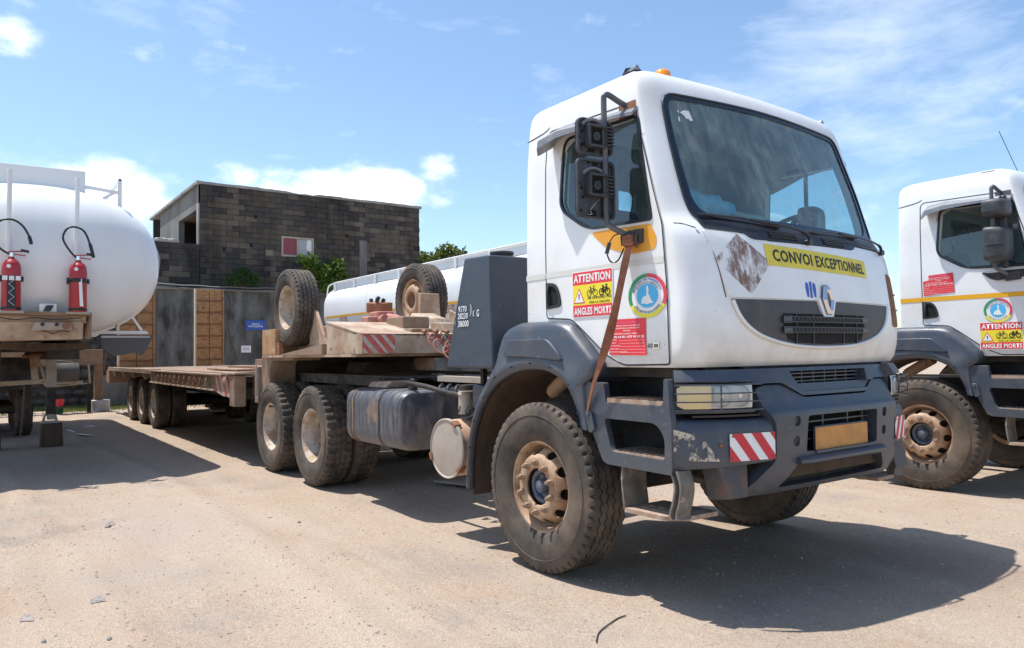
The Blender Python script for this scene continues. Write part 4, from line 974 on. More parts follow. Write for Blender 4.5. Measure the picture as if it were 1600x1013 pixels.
    # ---- mirrors
    def mirror_arm(s, covered):
        mr = pivot('mirror', T, (-.30 if s > 0 else 0, 0, 0))
        f = lambda x, y, z: (x, s * y, z)
        path = [f(.78, 1.085, 2.93), f(.77, 1.16, 2.955), f(.76, 1.235, 2.985), f(.755, 1.262, 2.975), f(.75, 1.265, 2.93), f(.75, 1.262, 2.6), f(.75, 1.262, 2.28), f(.755, 1.245, 2.205), f(.80, 1.19, 2.16), f(.84, 1.14, 2.13)]
        mb = MB(); mb.tube(spline(path, 6), .0175, 12); mb.build('mirror_tube', 'arm', mr, 0, 60)
        mb = MB(); mb.box(.72, .86, s * 1.075 - .03, s * 1.075 + .04 * s + .0, 2.86, 2.955); mb.build('upper_bracket', 'arm' if covered else 'rust', mr, .012)
        mb = MB(); mb.hexa([(.80, s * 1.13, 2.075), (.93, s * 1.13, 2.085), (.93, s * 1.165, 2.085), (.80, s * 1.165, 2.075), (.79, s * 1.13, 2.165), (.94, s * 1.13, 2.17), (.92, s * 1.17, 2.165), (.80, s * 1.18, 2.16)]); mb.build('lower_bracket', 'mirror_black', mr, .008)
        if not covered:
            for k in range(6):
                mb = MB(); x = .80 + .024 * k; mb.tube(spline([(x, s * 1.17, 2.16 - .01 * (k % 2)), (x + .01, s * 1.20, 2.13), (x - .005, s * 1.18, 2.08 - .012 * (k % 3))], 4), .006, 5); mb.build('broken_bracket_rib', 'mirror_black', mr)
            # two bare mirror back plates, housings missing
            for (y0, y1, z0, z1, px_) in ((1.195, 1.450, 2.615, 2.830, .80), (1.185, 1.458, 2.235, 2.590, .80)):
                out = roundpoly([(y0, z0), (y1, z0), (y1, z1), (y0, z1)], .045, 6)
                g = lambda u, v, w_: (w_ + .10 * (u - 1.26) * -1, s * u, v)
                p1 = MB(); p1.prism(out, g, .716, .728)
                rim_o = out; cy = (y0 + y1) / 2; cz = (z0 + z1) / 2
                inn = [(cy + (u - cy) * .90, cz + (v - cz) * .92) for u, v in out]
                bp = p1.build('back_plate', 'mirror_black', mr, .004)
                mb = MB(); mb.prism(inn, g, .700, .7285)
                patch(out, lambda u, v, o: g(u, v, o), .742, inner=inn, thick=.022, n=72).build('back_plate_rim', 'mirror_black', mr, 0, 45)
                # adjuster housing: square frame around a dark motor, curved arm rib
                hy = cy + .005; hz = cz + (.0 if z1 > 2.7 else .02)
                fr_ = MB(); q = .060
                for (a, b) in (((hy - q, hz - q), (hy + q, hz - q)), ((hy + q, hz - q), (hy + q, hz + q)), ((hy + q, hz + q), (hy - q, hz + q)), ((hy - q, hz + q), (hy - q, hz - q))):
                    fr_.bar(g(a[0], a[1], .752), g(b[0], b[1], .752), .016, .050, up=(1, 0, 0))
                fr_.build('adjuster_frame', 'alu' if False else 'mirror_black', mr, .003)
                mb = MB(); mb.box(.738, .744, min(s * (hy - q), s * (hy + q)), max(s * (hy - q), s * (hy + q)), hz - q, hz + q); mb.build('adjuster_recess', 'black', mr)
                mb = MB(); mb.cyl(g(hy, hz, .738), g(hy, hz, .764), .034, .026, 16); mb.cyl(g(hy, hz, .76), g(hy, hz, .772), .010, n=8); mb.build('adjuster_motor', 'mirror_black', mr, .002)
                mb = MB(); mb.tube([g(hy + .005 + .105 * math.cos(R(a)), hz + .105 * math.sin(R(a)), .736) for a in range(40, 200, 12)], .011, 8); mb.build('curved_rib', 'visor', mr, 0, 60)
                # clamp ribs beside the tube
                for k in range(6): mb = MB(); mb.box(.744, .790, *sorted((s * (hy - q - .045), s * (hy - q + .005))), hz - .055 + k * .021, hz - .046 + k * .021); mb.build('clamp_rib', 'mirror_black', mr)
                mb = MB(); mb.box(.730, .762, *sorted((s * (hy - q - .05), s * (hy - q))), hz - .068, hz + .068); mb.build('clamp_plate', 'mirror_black', mr, .003)
                # screw bosses and small windows in the plate
                random.seed(int(z0 * 100))
                dots = [(u, v) for u in (y0 + .03, cy - .05, cy + .04, y1 - .03) for v in (z0 + .022, z0 + .05, z1 - .022, z1 - .05)] + [(y1 - .03, cz), (y0 + .03, cz), (y1 - .04, cz + .03), (y1 - .04, cz - .05)]
                for (u, v) in dots:
                    mb = MB(); u += random.uniform(-.008, .008); v += random.uniform(-.006, .006)
                    mb.cyl(g(u, v, .727), g(u, v, .738), .0075, n=10); mb.cyl(g(u, v, .738), g(u, v, .7385), .005, n=8); mb.build('screw_boss', 'black' if random.random() < .6 else 'mirror_black', mr)
                for (u, v, a, b) in ((cy + .0, z1 - .032, .022, .016), (cy + .02, z0 + .035, .026, .017)):
                    mb = MB(); mb.prism(rect(u - a, u + a, v - b, v + b), g, .7285, .7295); mb.build('plate_cutout', 'black', mr)
                if z1 < 2.7:
                    mb = MB(); mb.tube(spline([g(hy - .02, hz - .08, .75), g(hy + .02, hz - .11, .76), g(hy + .045, hz - .15, .745), g(hy + .03, hz - .17, .74), g(hy + .06, hz - .175, .74)], 5), .0028, 5); mb.build('loose_wire', 'alu', mr)
            # hanging connector
            mb = MB(); mb.bar(f(.745, 1.235, 2.10), f(.735, 1.25, 2.035), .028, .022); mb.build('hanging_connector', 'mirror_black', mr, .003)
            mb = MB(); mb.tube(spline([f(.74, 1.25, 2.03), f(.76, 1.24, 1.985), f(.80, 1.22, 1.99), f(.83, 1.20, 2.06)], 5), .005, 5); mb.tube(spline([f(.745, 1.235, 2.10), f(.77, 1.22, 2.14), f(.80, 1.2, 2.15)], 5), .004, 5); mb.build('loose_cable', 'seal', mr)
        else:
            for (y0, y1, z0, z1) in (((1.17, 1.43, 2.66, 2.86), (1.16, 1.42, 2.24, 2.60)) if not (first and s > 0) else ((1.18, 1.31, 2.30, 2.62),)):
                rows_ = []
                for k, (x, sc) in enumerate(((.72, .97), (.74, 1.0), (.80, .99), (.86, .93), (.89, .80), (.905, .55))):
                    cy = (y0 + y1) / 2; cz = (z0 + z1) / 2
                    rows_.append([(x, s * (cy + (u - cy) * sc), cz + (v - cz) * sc) for u, v in roundpoly([(y0, z0 + .01), (y1, z0 + .02), (y1, z1 - .015), (y0, z1)], .05, 5)])
                m = len(rows_[0]); mb = MB(); vs = [p for r_ in rows_ for p in r_]; fs = [(i * m + k, i * m + (k + 1) % m, (i + 1) * m + (k + 1) % m, (i + 1) * m + k) for i in range(len(rows_) - 1) for k in range(m)]
                fs += [tuple(range(m - 1, -1, -1)), tuple(range((len(rows_) - 1) * m, len(rows_) * m))]; mb.add(vs, fs)
                h_ = mb.build('mirror_housing', 'mirror_black', mr, 0, 50)
                if z1 < 2.7 and s < 0: mb = MB(); mb.box(.735, .882, *sorted((s * (y0 - .002), s * (y1 + .002))), 2.40, 2.404); mb.build('housing_seam', 'black', mr)
            if not first: mb = MB(); mb.box(.78, .84, *sorted((s * 1.14, s * 1.20)), 2.2, 2.9); mb.build('mirror_stem', 'mirror_black', mr, .02)
            mb = MB(); mb.hexa([(.66, s * 1.13, 2.10), (1.08, s * 1.12, 2.12), (1.08, s * 1.15, 2.12), (.74, s * 1.17, 2.08), (.56, s * 1.13, 2.18), (1.06, s * 1.12, 2.185), (1.04, s * 1.17, 2.18), (.62, s * 1.17, 2.175)]); mb.build('mirror_foot', 'plastic_dark', mr, .015)
    mirror_arm(-1, not first); mirror_arm(1, True)
    # ---- fenders
    AR = [(-.845, .43), (-.835, .6), (-.79, .84), (-.67, 1.06), (-.48, 1.23), (-.22, 1.322), (.04, 1.338), (.22, 1.295), (.34, 1.21), (.42, 1.09), (.455, .98)]
    OU = [(-.90, .43), (-.885, .62), (-.84, .88), (-.735, 1.12), (-.56, 1.30), (-.44, 1.43), (-.41, 1.55), (-.355, 1.635), (-.22, 1.665), (.20, 1.66), (.31, 1.635), (.50, 1.47), (.585, 1.39), (.56, 1.30), (.475, 1.26), (.49, 1.1), (.515, .97)]
    ar = [tuple(p) for p in spline(AR, 4)]
    for s in (-1, 1):
        fd = pivot('fender', T)
        mb = MB(); ou = roundpoly(OU, [0, .1, .1, .1, .1, .05, .04, .04, .03, .03, .05, .05, .03, .02, .02, .05, 0], 4)
        n_ = 90; 
        def resopen(L, n):
            P = [Vector(p) for p in L]; cum = [0]
            for a, b in zip(P, P[1:]): cum.append(cum[-1] + (b - a).length)
            o = []; k = 0
            for j in range(n):
                q = cum[-1] * j / (n - 1)
                while k < len(cum) - 2 and cum[k + 1] < q: k += 1
                t = (q - cum[k]) / max(1e-9, cum[k + 1] - cum[k]); v = P[k].lerp(P[k + 1], t); o.append((v.x, v.y))
            return o
        A = resopen(ar, n_); B = resopen(ou, n_); rows_ = []
        # section from the arch lip, up the bulged face, over the top inwards
        for a, b in zip(A, B):
            L = math.dist(a, b); h = min(1, L / .25)
            P = lambda t: (a[0] + (b[0] - a[0]) * t, a[1] + (b[1] - a[1]) * t)
            row = [(*P(0), 1.175), (*P(0), 1.215), (*P(.04), 1.232), (*P(.22), 1.242), (*P(.27), 1.232), (*P(.80), 1.228), (*P(.90), 1.220), (*P(.96), 1.200), (*P(1.0), 1.165), (*P(1.0), 1.12), (*P(1.0), .80)]
            rows_.append([(q[0], s * q[2], q[1]) for q in row])
        m = len(rows_[0]); vs = [p for r_ in rows_ for p in r_]; fs = [(i * m + k, i * m + k + 1, (i + 1) * m + k + 1, (i + 1) * m + k) for i in range(n_ - 1) for k in range(m - 1)]
        mb.add(vs, fs); mb.build('fender_panel', 'plastic', fd, 0, 50)
        # recessed flute pressed in the face
        fl = roundpoly([(-.36, 1.43), (-.30, 1.545), (.14, 1.545), (.26, 1.45), (.30, 1.40), (-.10, 1.425)], .04, 4)
        MB().prism(fl, lambda u, v, w_: (u, s * w_, v), 1.225, 1.250).build('fender_flute', 'plastic', fd, .008)
        # liner
        mb = MB(); vs = []; fs = []
        for i, a in enumerate(A):
            vs += [(a[0], s * 1.20, a[1]), (a[0], s * .62, a[1]), (a[0] - .012 * 0, s * .62, a[1] + .012), (a[0], s * 1.20, a[1] + .012)]
        for i in range(n_ - 1):
            for k in range(4): fs.append((i * 4 + k, i * 4 + (k + 1) % 4, (i + 1) * 4 + (k + 1) % 4, (i + 1) * 4 + k))
        mb.add(vs, fs); mb.build('wheel_arch_liner', 'mud', fd, 0, 50)
        mb = MB(); mb.box(-.858, -.846, *sorted((s * .64, s * 1.19)), .38, .95); mb.build('mudflap', 'mud', fd)
        for k in range(4, 88, 9):
            a = A[k]; b = B[k]; L_ = math.dist(a, b); u = a[0] + (b[0] - a[0]) * .14; v = a[1] + (b[1] - a[1]) * .14
            MB().cyl((u, s * 1.234, v), (u, s * 1.246, v), .007, .006, n=8).build('fender_bolt', 'plastic_dark', fd)
    # ---- bumper corners
    for s in (-1, 1):
        bp = pivot('bumper_corner', T)
        ys_ = [1.205, 1.175, 1.13, 1.07, 1.0, .937, .87, .80, .745, .70, .655]
        path = [(XB(y), s * y) for y in ys_]
        if s > 0: path = path[::-1]
        def sec(i, t):
            tt = t if s < 0 else 1 - t
            zt_ = 1.078 - .004 * tt; zb = .795 + .035 * tt
            return [(-.10, zb + .03), (-.05, zb), (-.012, zb + .004), (.004, zb + .045), (.0, zb + .08), (-.002, zt_ - .075), (-.010, zt_ - .028), (-.032, zt_ - .006), (-.07, zt_), (-.12, zt_ - .004)]
        mb = MB(); mb.sweep(path, sec)
        # outward should be away from the truck: flip when needed
        mb.build('corner_panel', 'plastic', bp, 0, 50)
        def bf(y, z, o): return (XB(y) + .0045 + o, s * abs(y), z)
        nrm = Vector((.9, s * .45, 0)).normalized()
        def pf(u, v, o):   # u from outer 0 to inner 1
            y = .940 - u * (.940 - .652); e = .004 + o
            return (XB(y) + nrm.x * e, s * y + nrm.y * e, v)
        mp = quad('hazard_plate', 0, 1, .846, .996, pf, .004, 'print_white', bp, 8)
        for k in range(-1, 3):
            a = .02 + k * .42
            poly = [(a + .40, .846), (a + .62, .846), (a + .24, .996), (a + .02, .996)]
            # clip to the plate
            def clip(P, lo, hi):
                for side_, lim in ((0, lo), (1, hi)):
                    Q = []
                    for i in range(len(P)):
                        p, q = P[i], P[(i + 1) % len(P)]; ip = p[0] >= lim if side_ == 0 else p[0] <= lim; iq = q[0] >= lim if side_ == 0 else q[0] <= lim
                        if ip: Q.append(p)
                        if ip != iq: t = (lim - p[0]) / (q[0] - p[0]); Q.append((lim, p[1] + (q[1] - p[1]) * t))
                    P = Q
                    if not P: return P
                return P
            P = clip(poly, 0, 1)
            if len(P) > 2: polysheet('red_stripe', P, pf, .0056, chip_mats['red'], mp)
        for (u, v) in ((.06, .86), (.94, .86), (.06, .982), (.94, .982)):
            a = pf(u, v, .005); MB().cyl(a, (a[0] + nrm.x * .004, a[1] + nrm.y * .004, a[2]), .006, n=8).build('rivet', 'rust', mp)
        if s < 0:
            a = bf(-1.0 * -1, .93, 0); mb = MB(); p0 = Vector((XB(.985), s * .985, .935)); mb.cyl(p0, p0 + nrm * .012, .011, .009, 12); mb.build('bumper_bolt', 'rust', bp)
            if first:
                def sf(u, v, o): y = 1.20 - u * .22; return (XB(y) + nrm.x * o, s * y + nrm.y * o, v)
                sm, n, l, bs = new_mat('scraped_filler'); 
                f1, _ = noise_mask(n, l, 8, .50, .53, stretch=(1, 1, .9), detail=12, rough=.8)
                tr = n.new('ShaderNodeBsdfTransparent'); mx = n.new('ShaderNodeMixShader'); l.new(f1, mx.inputs[0]); l.new(tr.outputs[0], mx.inputs[1]); l.new(bs.outputs[0], mx.inputs[2]); l.new(mx.outputs[0], n['Material Output'].inputs[0])
                bs.inputs['Base Color'].default_value = (.58, .50, .40, 1); bs.inputs['Roughness'].default_value = .9
                poly = [(.0, .835), (.16, .835), (.30, .855), (.95, .85), (.8, .90), (.62, .96), (.35, 1.0), (.12, 1.02), (.0, 1.03)]
                patch(poly, sf, .0085, 5, n=60).build('scraped_patch', sm, bp)
        # headlight
        hl = pivot('headlight', T)
        ysl = [1.175, 1.15, 1.10, 1.04, .98, .92, .86, .80, .755]
        def hx(y): return XB(y) - .012
        path = [(hx(y), s * y) for y in ysl]; path = path[::-1] if s > 0 else path
        mb = MB(); mb.sweep(path, lambda i, t: [(-.16, 1.105), (-.012, 1.108), (-.006, 1.118), (-.045, 1.130), (-.045, 1.268), (-.004, 1.282), (-.010, 1.300), (-.04, 1.345), (-.16, 1.345)]); mb.build('lamp_bezel', 'plastic', hl, 0, 45)
        def lens_sheet(name, ya, yb, mat, z0=1.133, z1=1.266, rec=.010, rnd=(0, 0)):
            yy = [ya + (yb - ya) * k / 10 for k in range(11)]; mb = MB(); vs = []; fs = []
            for i, y in enumerate(yy):
                # rounded outer end
                e = 0
                if rnd[0] and i < 2: e = (.022, .008)[i]
                if rnd[1] and i > 8: e = (.008, .022)[i - 9]
                zz = [z0 + e, (z0 + z1) / 2 - .03, (z0 + z1) / 2 + .03, z1 - e]
                for k, z in enumerate(zz):
                    o = -rec + (.006 if k in (1, 2) else 0); vs.append((hx(y) + nrm.x * o, s * y + nrm.y * o, z))
            for i in range(10):
                for k in range(3): fs.append((i * 4 + k, i * 4 + k + 1, (i + 1) * 4 + k + 1, (i + 1) * 4 + k))
            mb.add(vs, fs); return mb.build(name, mat, hl, 0, 60)
        lens_sheet('lamp_backing', 1.01, .765, 'lamp_back', rec=.030)
        lens_sheet('indicator_lens', 1.165, 1.015, 'lens_y', rnd=(1, 0))
        # square bright element inside the indicator
        lens_sheet('lamp_glass', 1.005, .775, 'lens', rnd=(0, 1))
        for cy_, r_ in ((.955, .060), (.845, .062)):
            c_ = Vector((hx(cy_), s * cy_, 1.20)) - nrm * .018
            
            mb = MB(); vs = []; fs = []; n_ = 24; t1 = Vector((nrm.y, -nrm.x, 0)); 
            for k, (rr, dd) in enumerate(((1.0, 0), (.82, .018), (.55, .032), (.2, .038))):
                for i in range(n_): a = 2 * PI * i / n_; vs.append(c_ + t1 * (r_ * rr * math.cos(a) * .95) + Vector((0, 0, r_ * rr * math.sin(a))) - nrm * dd)
            for k in range(3):
                for i in range(n_): j = (i + 1) % n_; fs.append((k * n_ + i, k * n_ + j, (k + 1) * n_ + j, (k + 1) * n_ + i))
            mb.add(vs, fs); mb.build('reflector', 'reflector', hl, 0, 60)
            mb = MB(); mb.cyl(c_ - nrm * .03, c_ - nrm * .005, .010, .012, 10); mb.build('bulb_cap', 'chrome', hl)
        # guard bars
        for k in range(4):
            z = 1.128 + .046 * k
            mb = MB(); pts = [(hx(y) + nrm.x * .045, s * y + nrm.y * .045, z) for y in [1.185, 1.10, 1.0, .9, .8, .735]]
            mb.tube(pts, .0042, 6); mb.build('guard_bar', 'plastic', hl, 0, 60)
        for y in (.985,):
            mb = MB(); mb.bar((hx(y) + nrm.x * .045, s * y + nrm.y * .045, 1.125), (hx(y) + nrm.x * .045, s * y + nrm.y * .045, 1.27), .008, .006); mb.build('guard_upright', 'plastic', hl)
        mb = MB(); mb.box(1.14, 1.30, *sorted((s * .70, s * .745)), 1.09, 1.33); mb.build('lamp_side_gap', 'black', hl)
        # shelf edge under the lamp
        mb = MB(); path = [(XB(y) - .02, s * y) for y in [1.10, 1.0, .9, .8, .72]]; path = path[::-1] if s > 0 else path
        mb.sweep(path, lambda i, t: [(-.12, 1.082), (-.004, 1.086), (-.002, 1.097), (-.12, 1.10)]); mb.build('lamp_shelf', 'plastic_dark', hl)
    # ---- bumper centre
    bc = pivot('bumper_centre', T)
    half = [(.62, 1.252), (.705, 1.235), (.700, 1.12), (.645, 1.035), (.638, .83), (.70, .775), (.805, .66), (.79, .628), (.50, .636)]
    outl = [(-.62 + 0, 1.252)] + [(-a, b) for a, b in half[1:]] + [(a, b) for a, b in reversed(half)] + [(.49, 1.250), (.335, 1.172), (-.335, 1.172), (-.49, 1.250)]
    outl = roundpoly(outl, .025, 3)
    def bend(me, base=1.45):
        PX = [(.62, 1.36), (.66, 1.395), (.72, 1.43), (.80, 1.452), (.90, 1.462), (1.0, 1.468), (1.08, 1.474), (1.105, 1.466), (1.13, 1.440), (1.20, 1.405), (1.26, 1.375)]
        for v in me.vertices:
            px_ = lerp_tab(PX, v.co.z) - (1.455 - XB(v.co.y)) * 1.15; v.co.x += px_ - base
        return me
    slab = MB(); slab.prism(outl, YZ, 1.36, 1.45)
    me = slab.mesh('s'); bm = bmesh.new(); bm.from_mesh(me); bmesh.ops.triangulate(bm, faces=bm.faces)
    for zc in (.66, .70, .75, .80, .85, .90, 1.0, 1.08, 1.095, 1.105, 1.115, 1.13, 1.16, 1.20, 1.23): bmesh.ops.bisect_plane(bm, geom=bm.verts[:] + bm.edges[:] + bm.faces[:], plane_co=(0, 0, zc), plane_no=(0, 0, 1))
    for yc in [-.75 + .1 * i for i in range(16)]: bmesh.ops.bisect_plane(bm, geom=bm.verts[:] + bm.edges[:] + bm.faces[:], plane_co=(0, yc, 0), plane_no=(0, 1, 0))
    bm.to_mesh(me); bm.free()
    c1 = MB(); c1.prism(roundpoly([(-.385, .862), (.385, .862), (.375, 1.070), (-.375, 1.070)], .02, 3), YZ, 1.2, 1.6)
    c2 = MB(); c2.prism(roundpoly([(-.57, .668), (.57, .668), (.45, .80), (-.45, .80)], .02, 3), YZ, 1.2, 1.6)
    cs = [c1, c2]
    for y in (-.475, .475):
        for z in (1.045, .930): k = MB(); k.cyl((1.435, y, z), (1.6, y, z), .030, n=20); cs.append(k)
    me = bool_part_me(me, cs); bend(me); 
    cen = link('centre_panel', me, 'plastic', bc, 0, 28)
    md = cen.modifiers.new('bevel', 'BEVEL'); md.width = .006; md.segments = 2; md.limit_method = 'ANGLE'; md.angle_limit = R(50)
    for y in (-.475, .475):
        for z in (1.045, .930):
            x_ = 1.405; mb = MB(); mb.cyl((x_ - .02, y, z), (x_ + .036, y, z), .016, .014, 12); mb.build('recessed_bolt', 'plastic_dark', bc, .002)
    mb = MB(); mb.box(1.20, 1.335, -.60, .60, .82, 1.10); mb.build('intake_void', 'black', bc)
    # intake bars
    mb = MB()
    for z in (1.025, .975, .925): mb.box(1.395, 1.410, -.375, .375, z - .004, z + .004)
    for y in (-.31, -.135, .135, .31): mb.box(1.392, 1.408, y - .005, y + .005, .865, 1.065)
    mb.build('intake_grille', 'plastic', bc)
    mb = MB(); mb.box(1.40, 1.47, -.30, .30, .846, .862); mb.box(1.43, 1.446, -.28, .28, .842, 1.0); mb.build('plate_carrier', 'plastic', bc, .004)
    mb = MB(); mb.box(1.4475, 1.452, -.285, .285, .846, .992); mb.build('number_plate', 'plate', bc, .003)
    # step lip
    mb = MB(); mb.sweep([(1.455, -.46), (1.475, -.38), (1.478, 0), (1.475, .38), (1.455, .46)], lambda i, t: [(-.06, .795), (.0, .79), (.022, .805), (.022, .822), (0, .838), (-.06, .84)]); 
    mb.build('step_lip', 'plastic', bc, 0, 40)
    mb = MB(); mb.box(1.22, 1.36, -.56, .56, .70, .80); mb.build('lower_crossbeam', 'mud', bc, .01)
    mb = MB(); mb.box(1.12, 1.30, -.60, .60, .66, .70); mb.build('under_tray', 'chassis', bc)
    # tow brackets behind the lower lobes
    for s in (-1, 1):
        mb = MB(); mb.hexa([(1.22, s * .80, .62), (1.36, s * .80, .64), (1.36, s * .97, .645), (1.22, s * .97, .625), (1.20, s * .78, .82), (1.34, s * .78, .82), (1.31, s * .985, .82), (1.18, s * .985, .82)]); mb.build('tow_bracket', 'tow', T, .006)
        # link strut from bracket towards the steps
        mb = MB(); mb.tube(spline([(1.20, s * .82, .70), (1.17, s * 1.0, .735), (1.10, s * 1.08, .77)], 4), .022, 8); mb.build('support_strut', 'mud', T, 0, 60)
    # ---- upper panel between lamps with grille and scoop
    up = pivot('upper_grille_panel', T)
    o1 = [(-.80, 1.345), (-.80, 1.30), (-.73, 1.262), (-.50, 1.262), (-.345, 1.184), (.345, 1.184), (.50, 1.262), (.73, 1.262), (.80, 1.30), (.80, 1.345)]
    slab = MB(); slab.prism(roundpoly(o1, .012, 2), YZ, 1.30, 1.40); me = slab.mesh('s'); bm = bmesh.new(); bm.from_mesh(me); bmesh.ops.triangulate(bm, faces=bm.faces)
    for zc in (1.20, 1.22, 1.24, 1.27, 1.30, 1.325): bmesh.ops.bisect_plane(bm, geom=bm.verts[:] + bm.edges[:] + bm.faces[:], plane_co=(0, 0, zc), plane_no=(0, 0, 1))
    for yc in [-.75 + .1 * i for i in range(16)]: bmesh.ops.bisect_plane(bm, geom=bm.verts[:] + bm.edges[:] + bm.faces[:], plane_co=(0, yc, 0), plane_no=(0, 1, 0))
    bm.to_mesh(me); bm.free()
    cut = MB(); cut.prism(roundpoly([(-.36, 1.250), (.40, 1.250), (.44, 1.325), (-.40, 1.325)], .01, 2), YZ, 1.2, 1.5)
    cut2 = MB(); cut2.prism(roundpoly([(-.33, 1.205), (.56, 1.205), (.58, 1.252), (-.36, 1.252)], .015, 2), YZ, 1.375, 1.5)
    me = bool_part_me(me, [cut, cut2])
    for v in me.vertices: v.co.x += lerp_tab([(1.18, .02), (1.21, .012), (1.26, -.005), (1.345, -.045)], v.co.z) - (1.455 - XB(v.co.y)) * 1.1
    link('surround', me, 'plastic', up, 0, 30)
    mb = MB(); mb.box(1.10, 1.25, -.65, .65, 1.21, 1.34); mb.build('grille_void', 'black', up)
    mb = MB()
    for z in (1.262, 1.285, 1.308): mb.box(1.318, 1.330, -.39, .43, z - .0035, z + .0035)
    for k in range(7): y = -.34 + k * .122; mb.box(1.316, 1.328, y - .003, y + .003, 1.25, 1.325)
    mb.build('grille_mesh', 'plastic', up)
    # dark gap above: radiator support and lower cab edge
    mb = MB(); mb.box(.35, 1.16, -1.02, 1.02, 1.30, 1.40); mb.build('cab_floor', 'chassis', T)
    mb = MB(); mb.box(1.0, 1.20, -.95, .95, 1.0, 1.36); mb.build('front_crossmember', 'chassis', T)
    mb = MB(); mb.sweep([(1.29, -.72), (1.315, -.3), (1.32, 0), (1.315, .3), (1.29, .72)], lambda i, t: [(-.03, 1.345), (.0, 1.345), (.004, 1.356), (-.03, 1.358)]); mb.build('hood_lower_rail', 'plastic_dark', T)
    # ---- entrance steps
    for s in (-1, 1):
        st = pivot('entrance_steps', T)
        G = lambda u, v, w_: (u, s * w_, v)
        outl = roundpoly([(.450, 1.272), (.47, 1.06), (.50, 1.035), (.62, .80), (.66, .782), (1.172, .776), (1.176, 1.07), (1.165, 1.11), (1.155, 1.30), (1.125, 1.30), (1.115, 1.15), (.66, 1.145), (.64, 1.268)], [.02, .02, .03, .03, .02, .01, .02, .02, .01, .01, .03, .02, .01], 3)
        slab = MB(); slab.prism(outl, G, 1.165, 1.208)
        c1 = MB(); c1.prism(roundpoly([(.64, 1.055), (.70, .862), (1.12, .855), (1.125, .98), (1.06, 1.052)], [.03, .04, .02, .08, .10], 4), G, 1.1, 1.3)
        me = bool_part(slab, [c1]); o = link('step_frame', me, 'plastic', st, 0, 35)
        md = o.modifiers.new('bevel', 'BEVEL'); md.width = .008; md.segments = 2; md.limit_method = 'ANGLE'; md.angle_limit = R(50)
        mb = MB(); mb.box(.46, 1.12, *sorted((s * .86, s * .875)), .80, 1.31); mb.box(.46, .49, *sorted((s * .87, s * 1.16)), 1.05, 1.27); mb.box(1.115, 1.13, *sorted((s * .87, s * 1.16)), .80, 1.30); mb.build('step_well', 'plastic_dark', st)
        mb = MB(); mb.hexa([(.60, s * .88, 1.05), (.615, s * .88, 1.05), (.655, s * 1.17, .80), (.64, s * 1.17, .80), (.50, s * .88, 1.26), (.515, s * .88, 1.26), (.47, s * 1.17, 1.26), (.455, s * 1.17, 1.26)]); 
        for (z, x0, x1) in ((1.150, .665, 1.118), (.842, .690, 1.122)):
            td = MB(); td.box(x0, x1, *sorted((s * 1.195, s * 1.203)), z, z + .026); td.box(x0, x1, *sorted((s * .92, s * .928)), z, z + .026); td.build('tread_edge', 'steel_rust', st)
            nb = 11
            tm = MB()
            for k in range(nb): x = x0 + (x1 - x0) * k / (nb - 1); tm.box(x - .002, x + .002, *sorted((s * .925, s * 1.198)), z, z + .030)
            for k in range(2): y = 1.0 + k * .1; tm.box(x0, x1, *sorted((s * (y - .0015), s * (y + .0015))), z + .004, z + .022)
            tm.build('tread_grating', 'steel_rust', st)
            mb = MB(); mb.box(x0 - .02, x1, *sorted((s * .88, s * 1.165)), z - .03, z - .012); mb.build('tread_base', 'plastic_dark', st)
        # pivot boss at the rear upper corner
        mb = MB(); mb.prism(roundpoly([(.485, 1.095), (.545, 1.095), (.575, .98), (.525, .955)], .02, 4), G, 1.20, 1.228); mb.cyl((.518, s * 1.22, 1.07), (.518, s * 1.236, 1.07), .012, n=12); mb.build('pivot_boss', 'plastic', st, .005)
        # hanging lowest step
        def strut(x, bulge, nm, wd=.11):
            pts = spline([(x, .80), (x + bulge, .72), (x + bulge * .6, .64), (x - bulge * .3, .56), (x, .535)], 5)
            mb = MB(); vs = []
            for p in pts:
                for yy in (1.20, 1.20 - wd):
                    vs += [(p.x - .007, s * yy, p.y), (p.x + .007, s * yy, p.y)]
            N = len(pts); fs = []
            for i in range(N - 1): a = 4 * i; b = a + 4; fs += [(a, a + 1, b + 1, b), (a + 2, b + 2, b + 3, a + 3), (a, b, b + 2, a + 2), (a + 1, a + 3, b + 3, b + 1)]
            fs += [(0, 2, 3, 1), (4 * N - 4, 4 * N - 3, 4 * N - 1, 4 * N - 2)]
            mb.add(vs, fs); mb.build(nm, 'chassis_pale', st, .002)
        strut(.785, -.012, 'hanger_strap', .2); strut(1.150, .030, 'hanger_strap'); strut(1.195, .026, 'hanger_strap')
        tr = MB(); tr.prism(roundpoly([(.785, 1.20), (1.10, 1.20), (1.19, 1.10), (1.20, .86), (.785, .86)], .015, 2), lambda u, v, w_: (u, s * v, w_), .520, .545)
        cuts = []
        for k in range(4):
            for j in range(2): q = MB(); q.box(.835 + k * .08, .875 + k * .08, *sorted((s * (1.03 + j * .07), s * (1.06 + j * .07))), .5, .6); cuts.append(q)
        link('lowest_tread', bool_part(tr, cuts), 'steel_rust', st, .002)
    return T
def bool_part_me(me, cs): return boolean(me, [c.mesh('c') for c in cs])
chip_mats = {'red': chip_mat('chipped_red', (.62, .035, .05), (.62, .56, .50), 34, .66, .70)}
M['chassis_pale'] = dirty('muddy_step_plate', (.21, .18, .15), .8, dirt=(.09, .07, .055), amt=.8, scale=10, second=(.38, .32, .27), s2=(20, .6, .7))
M['steel_mud'] = dirty('dented_steel', (.10, .095, .095), .6, dirt=(.32, .17, .09), amt=.85, scale=9, lo=.42, hi=.6)
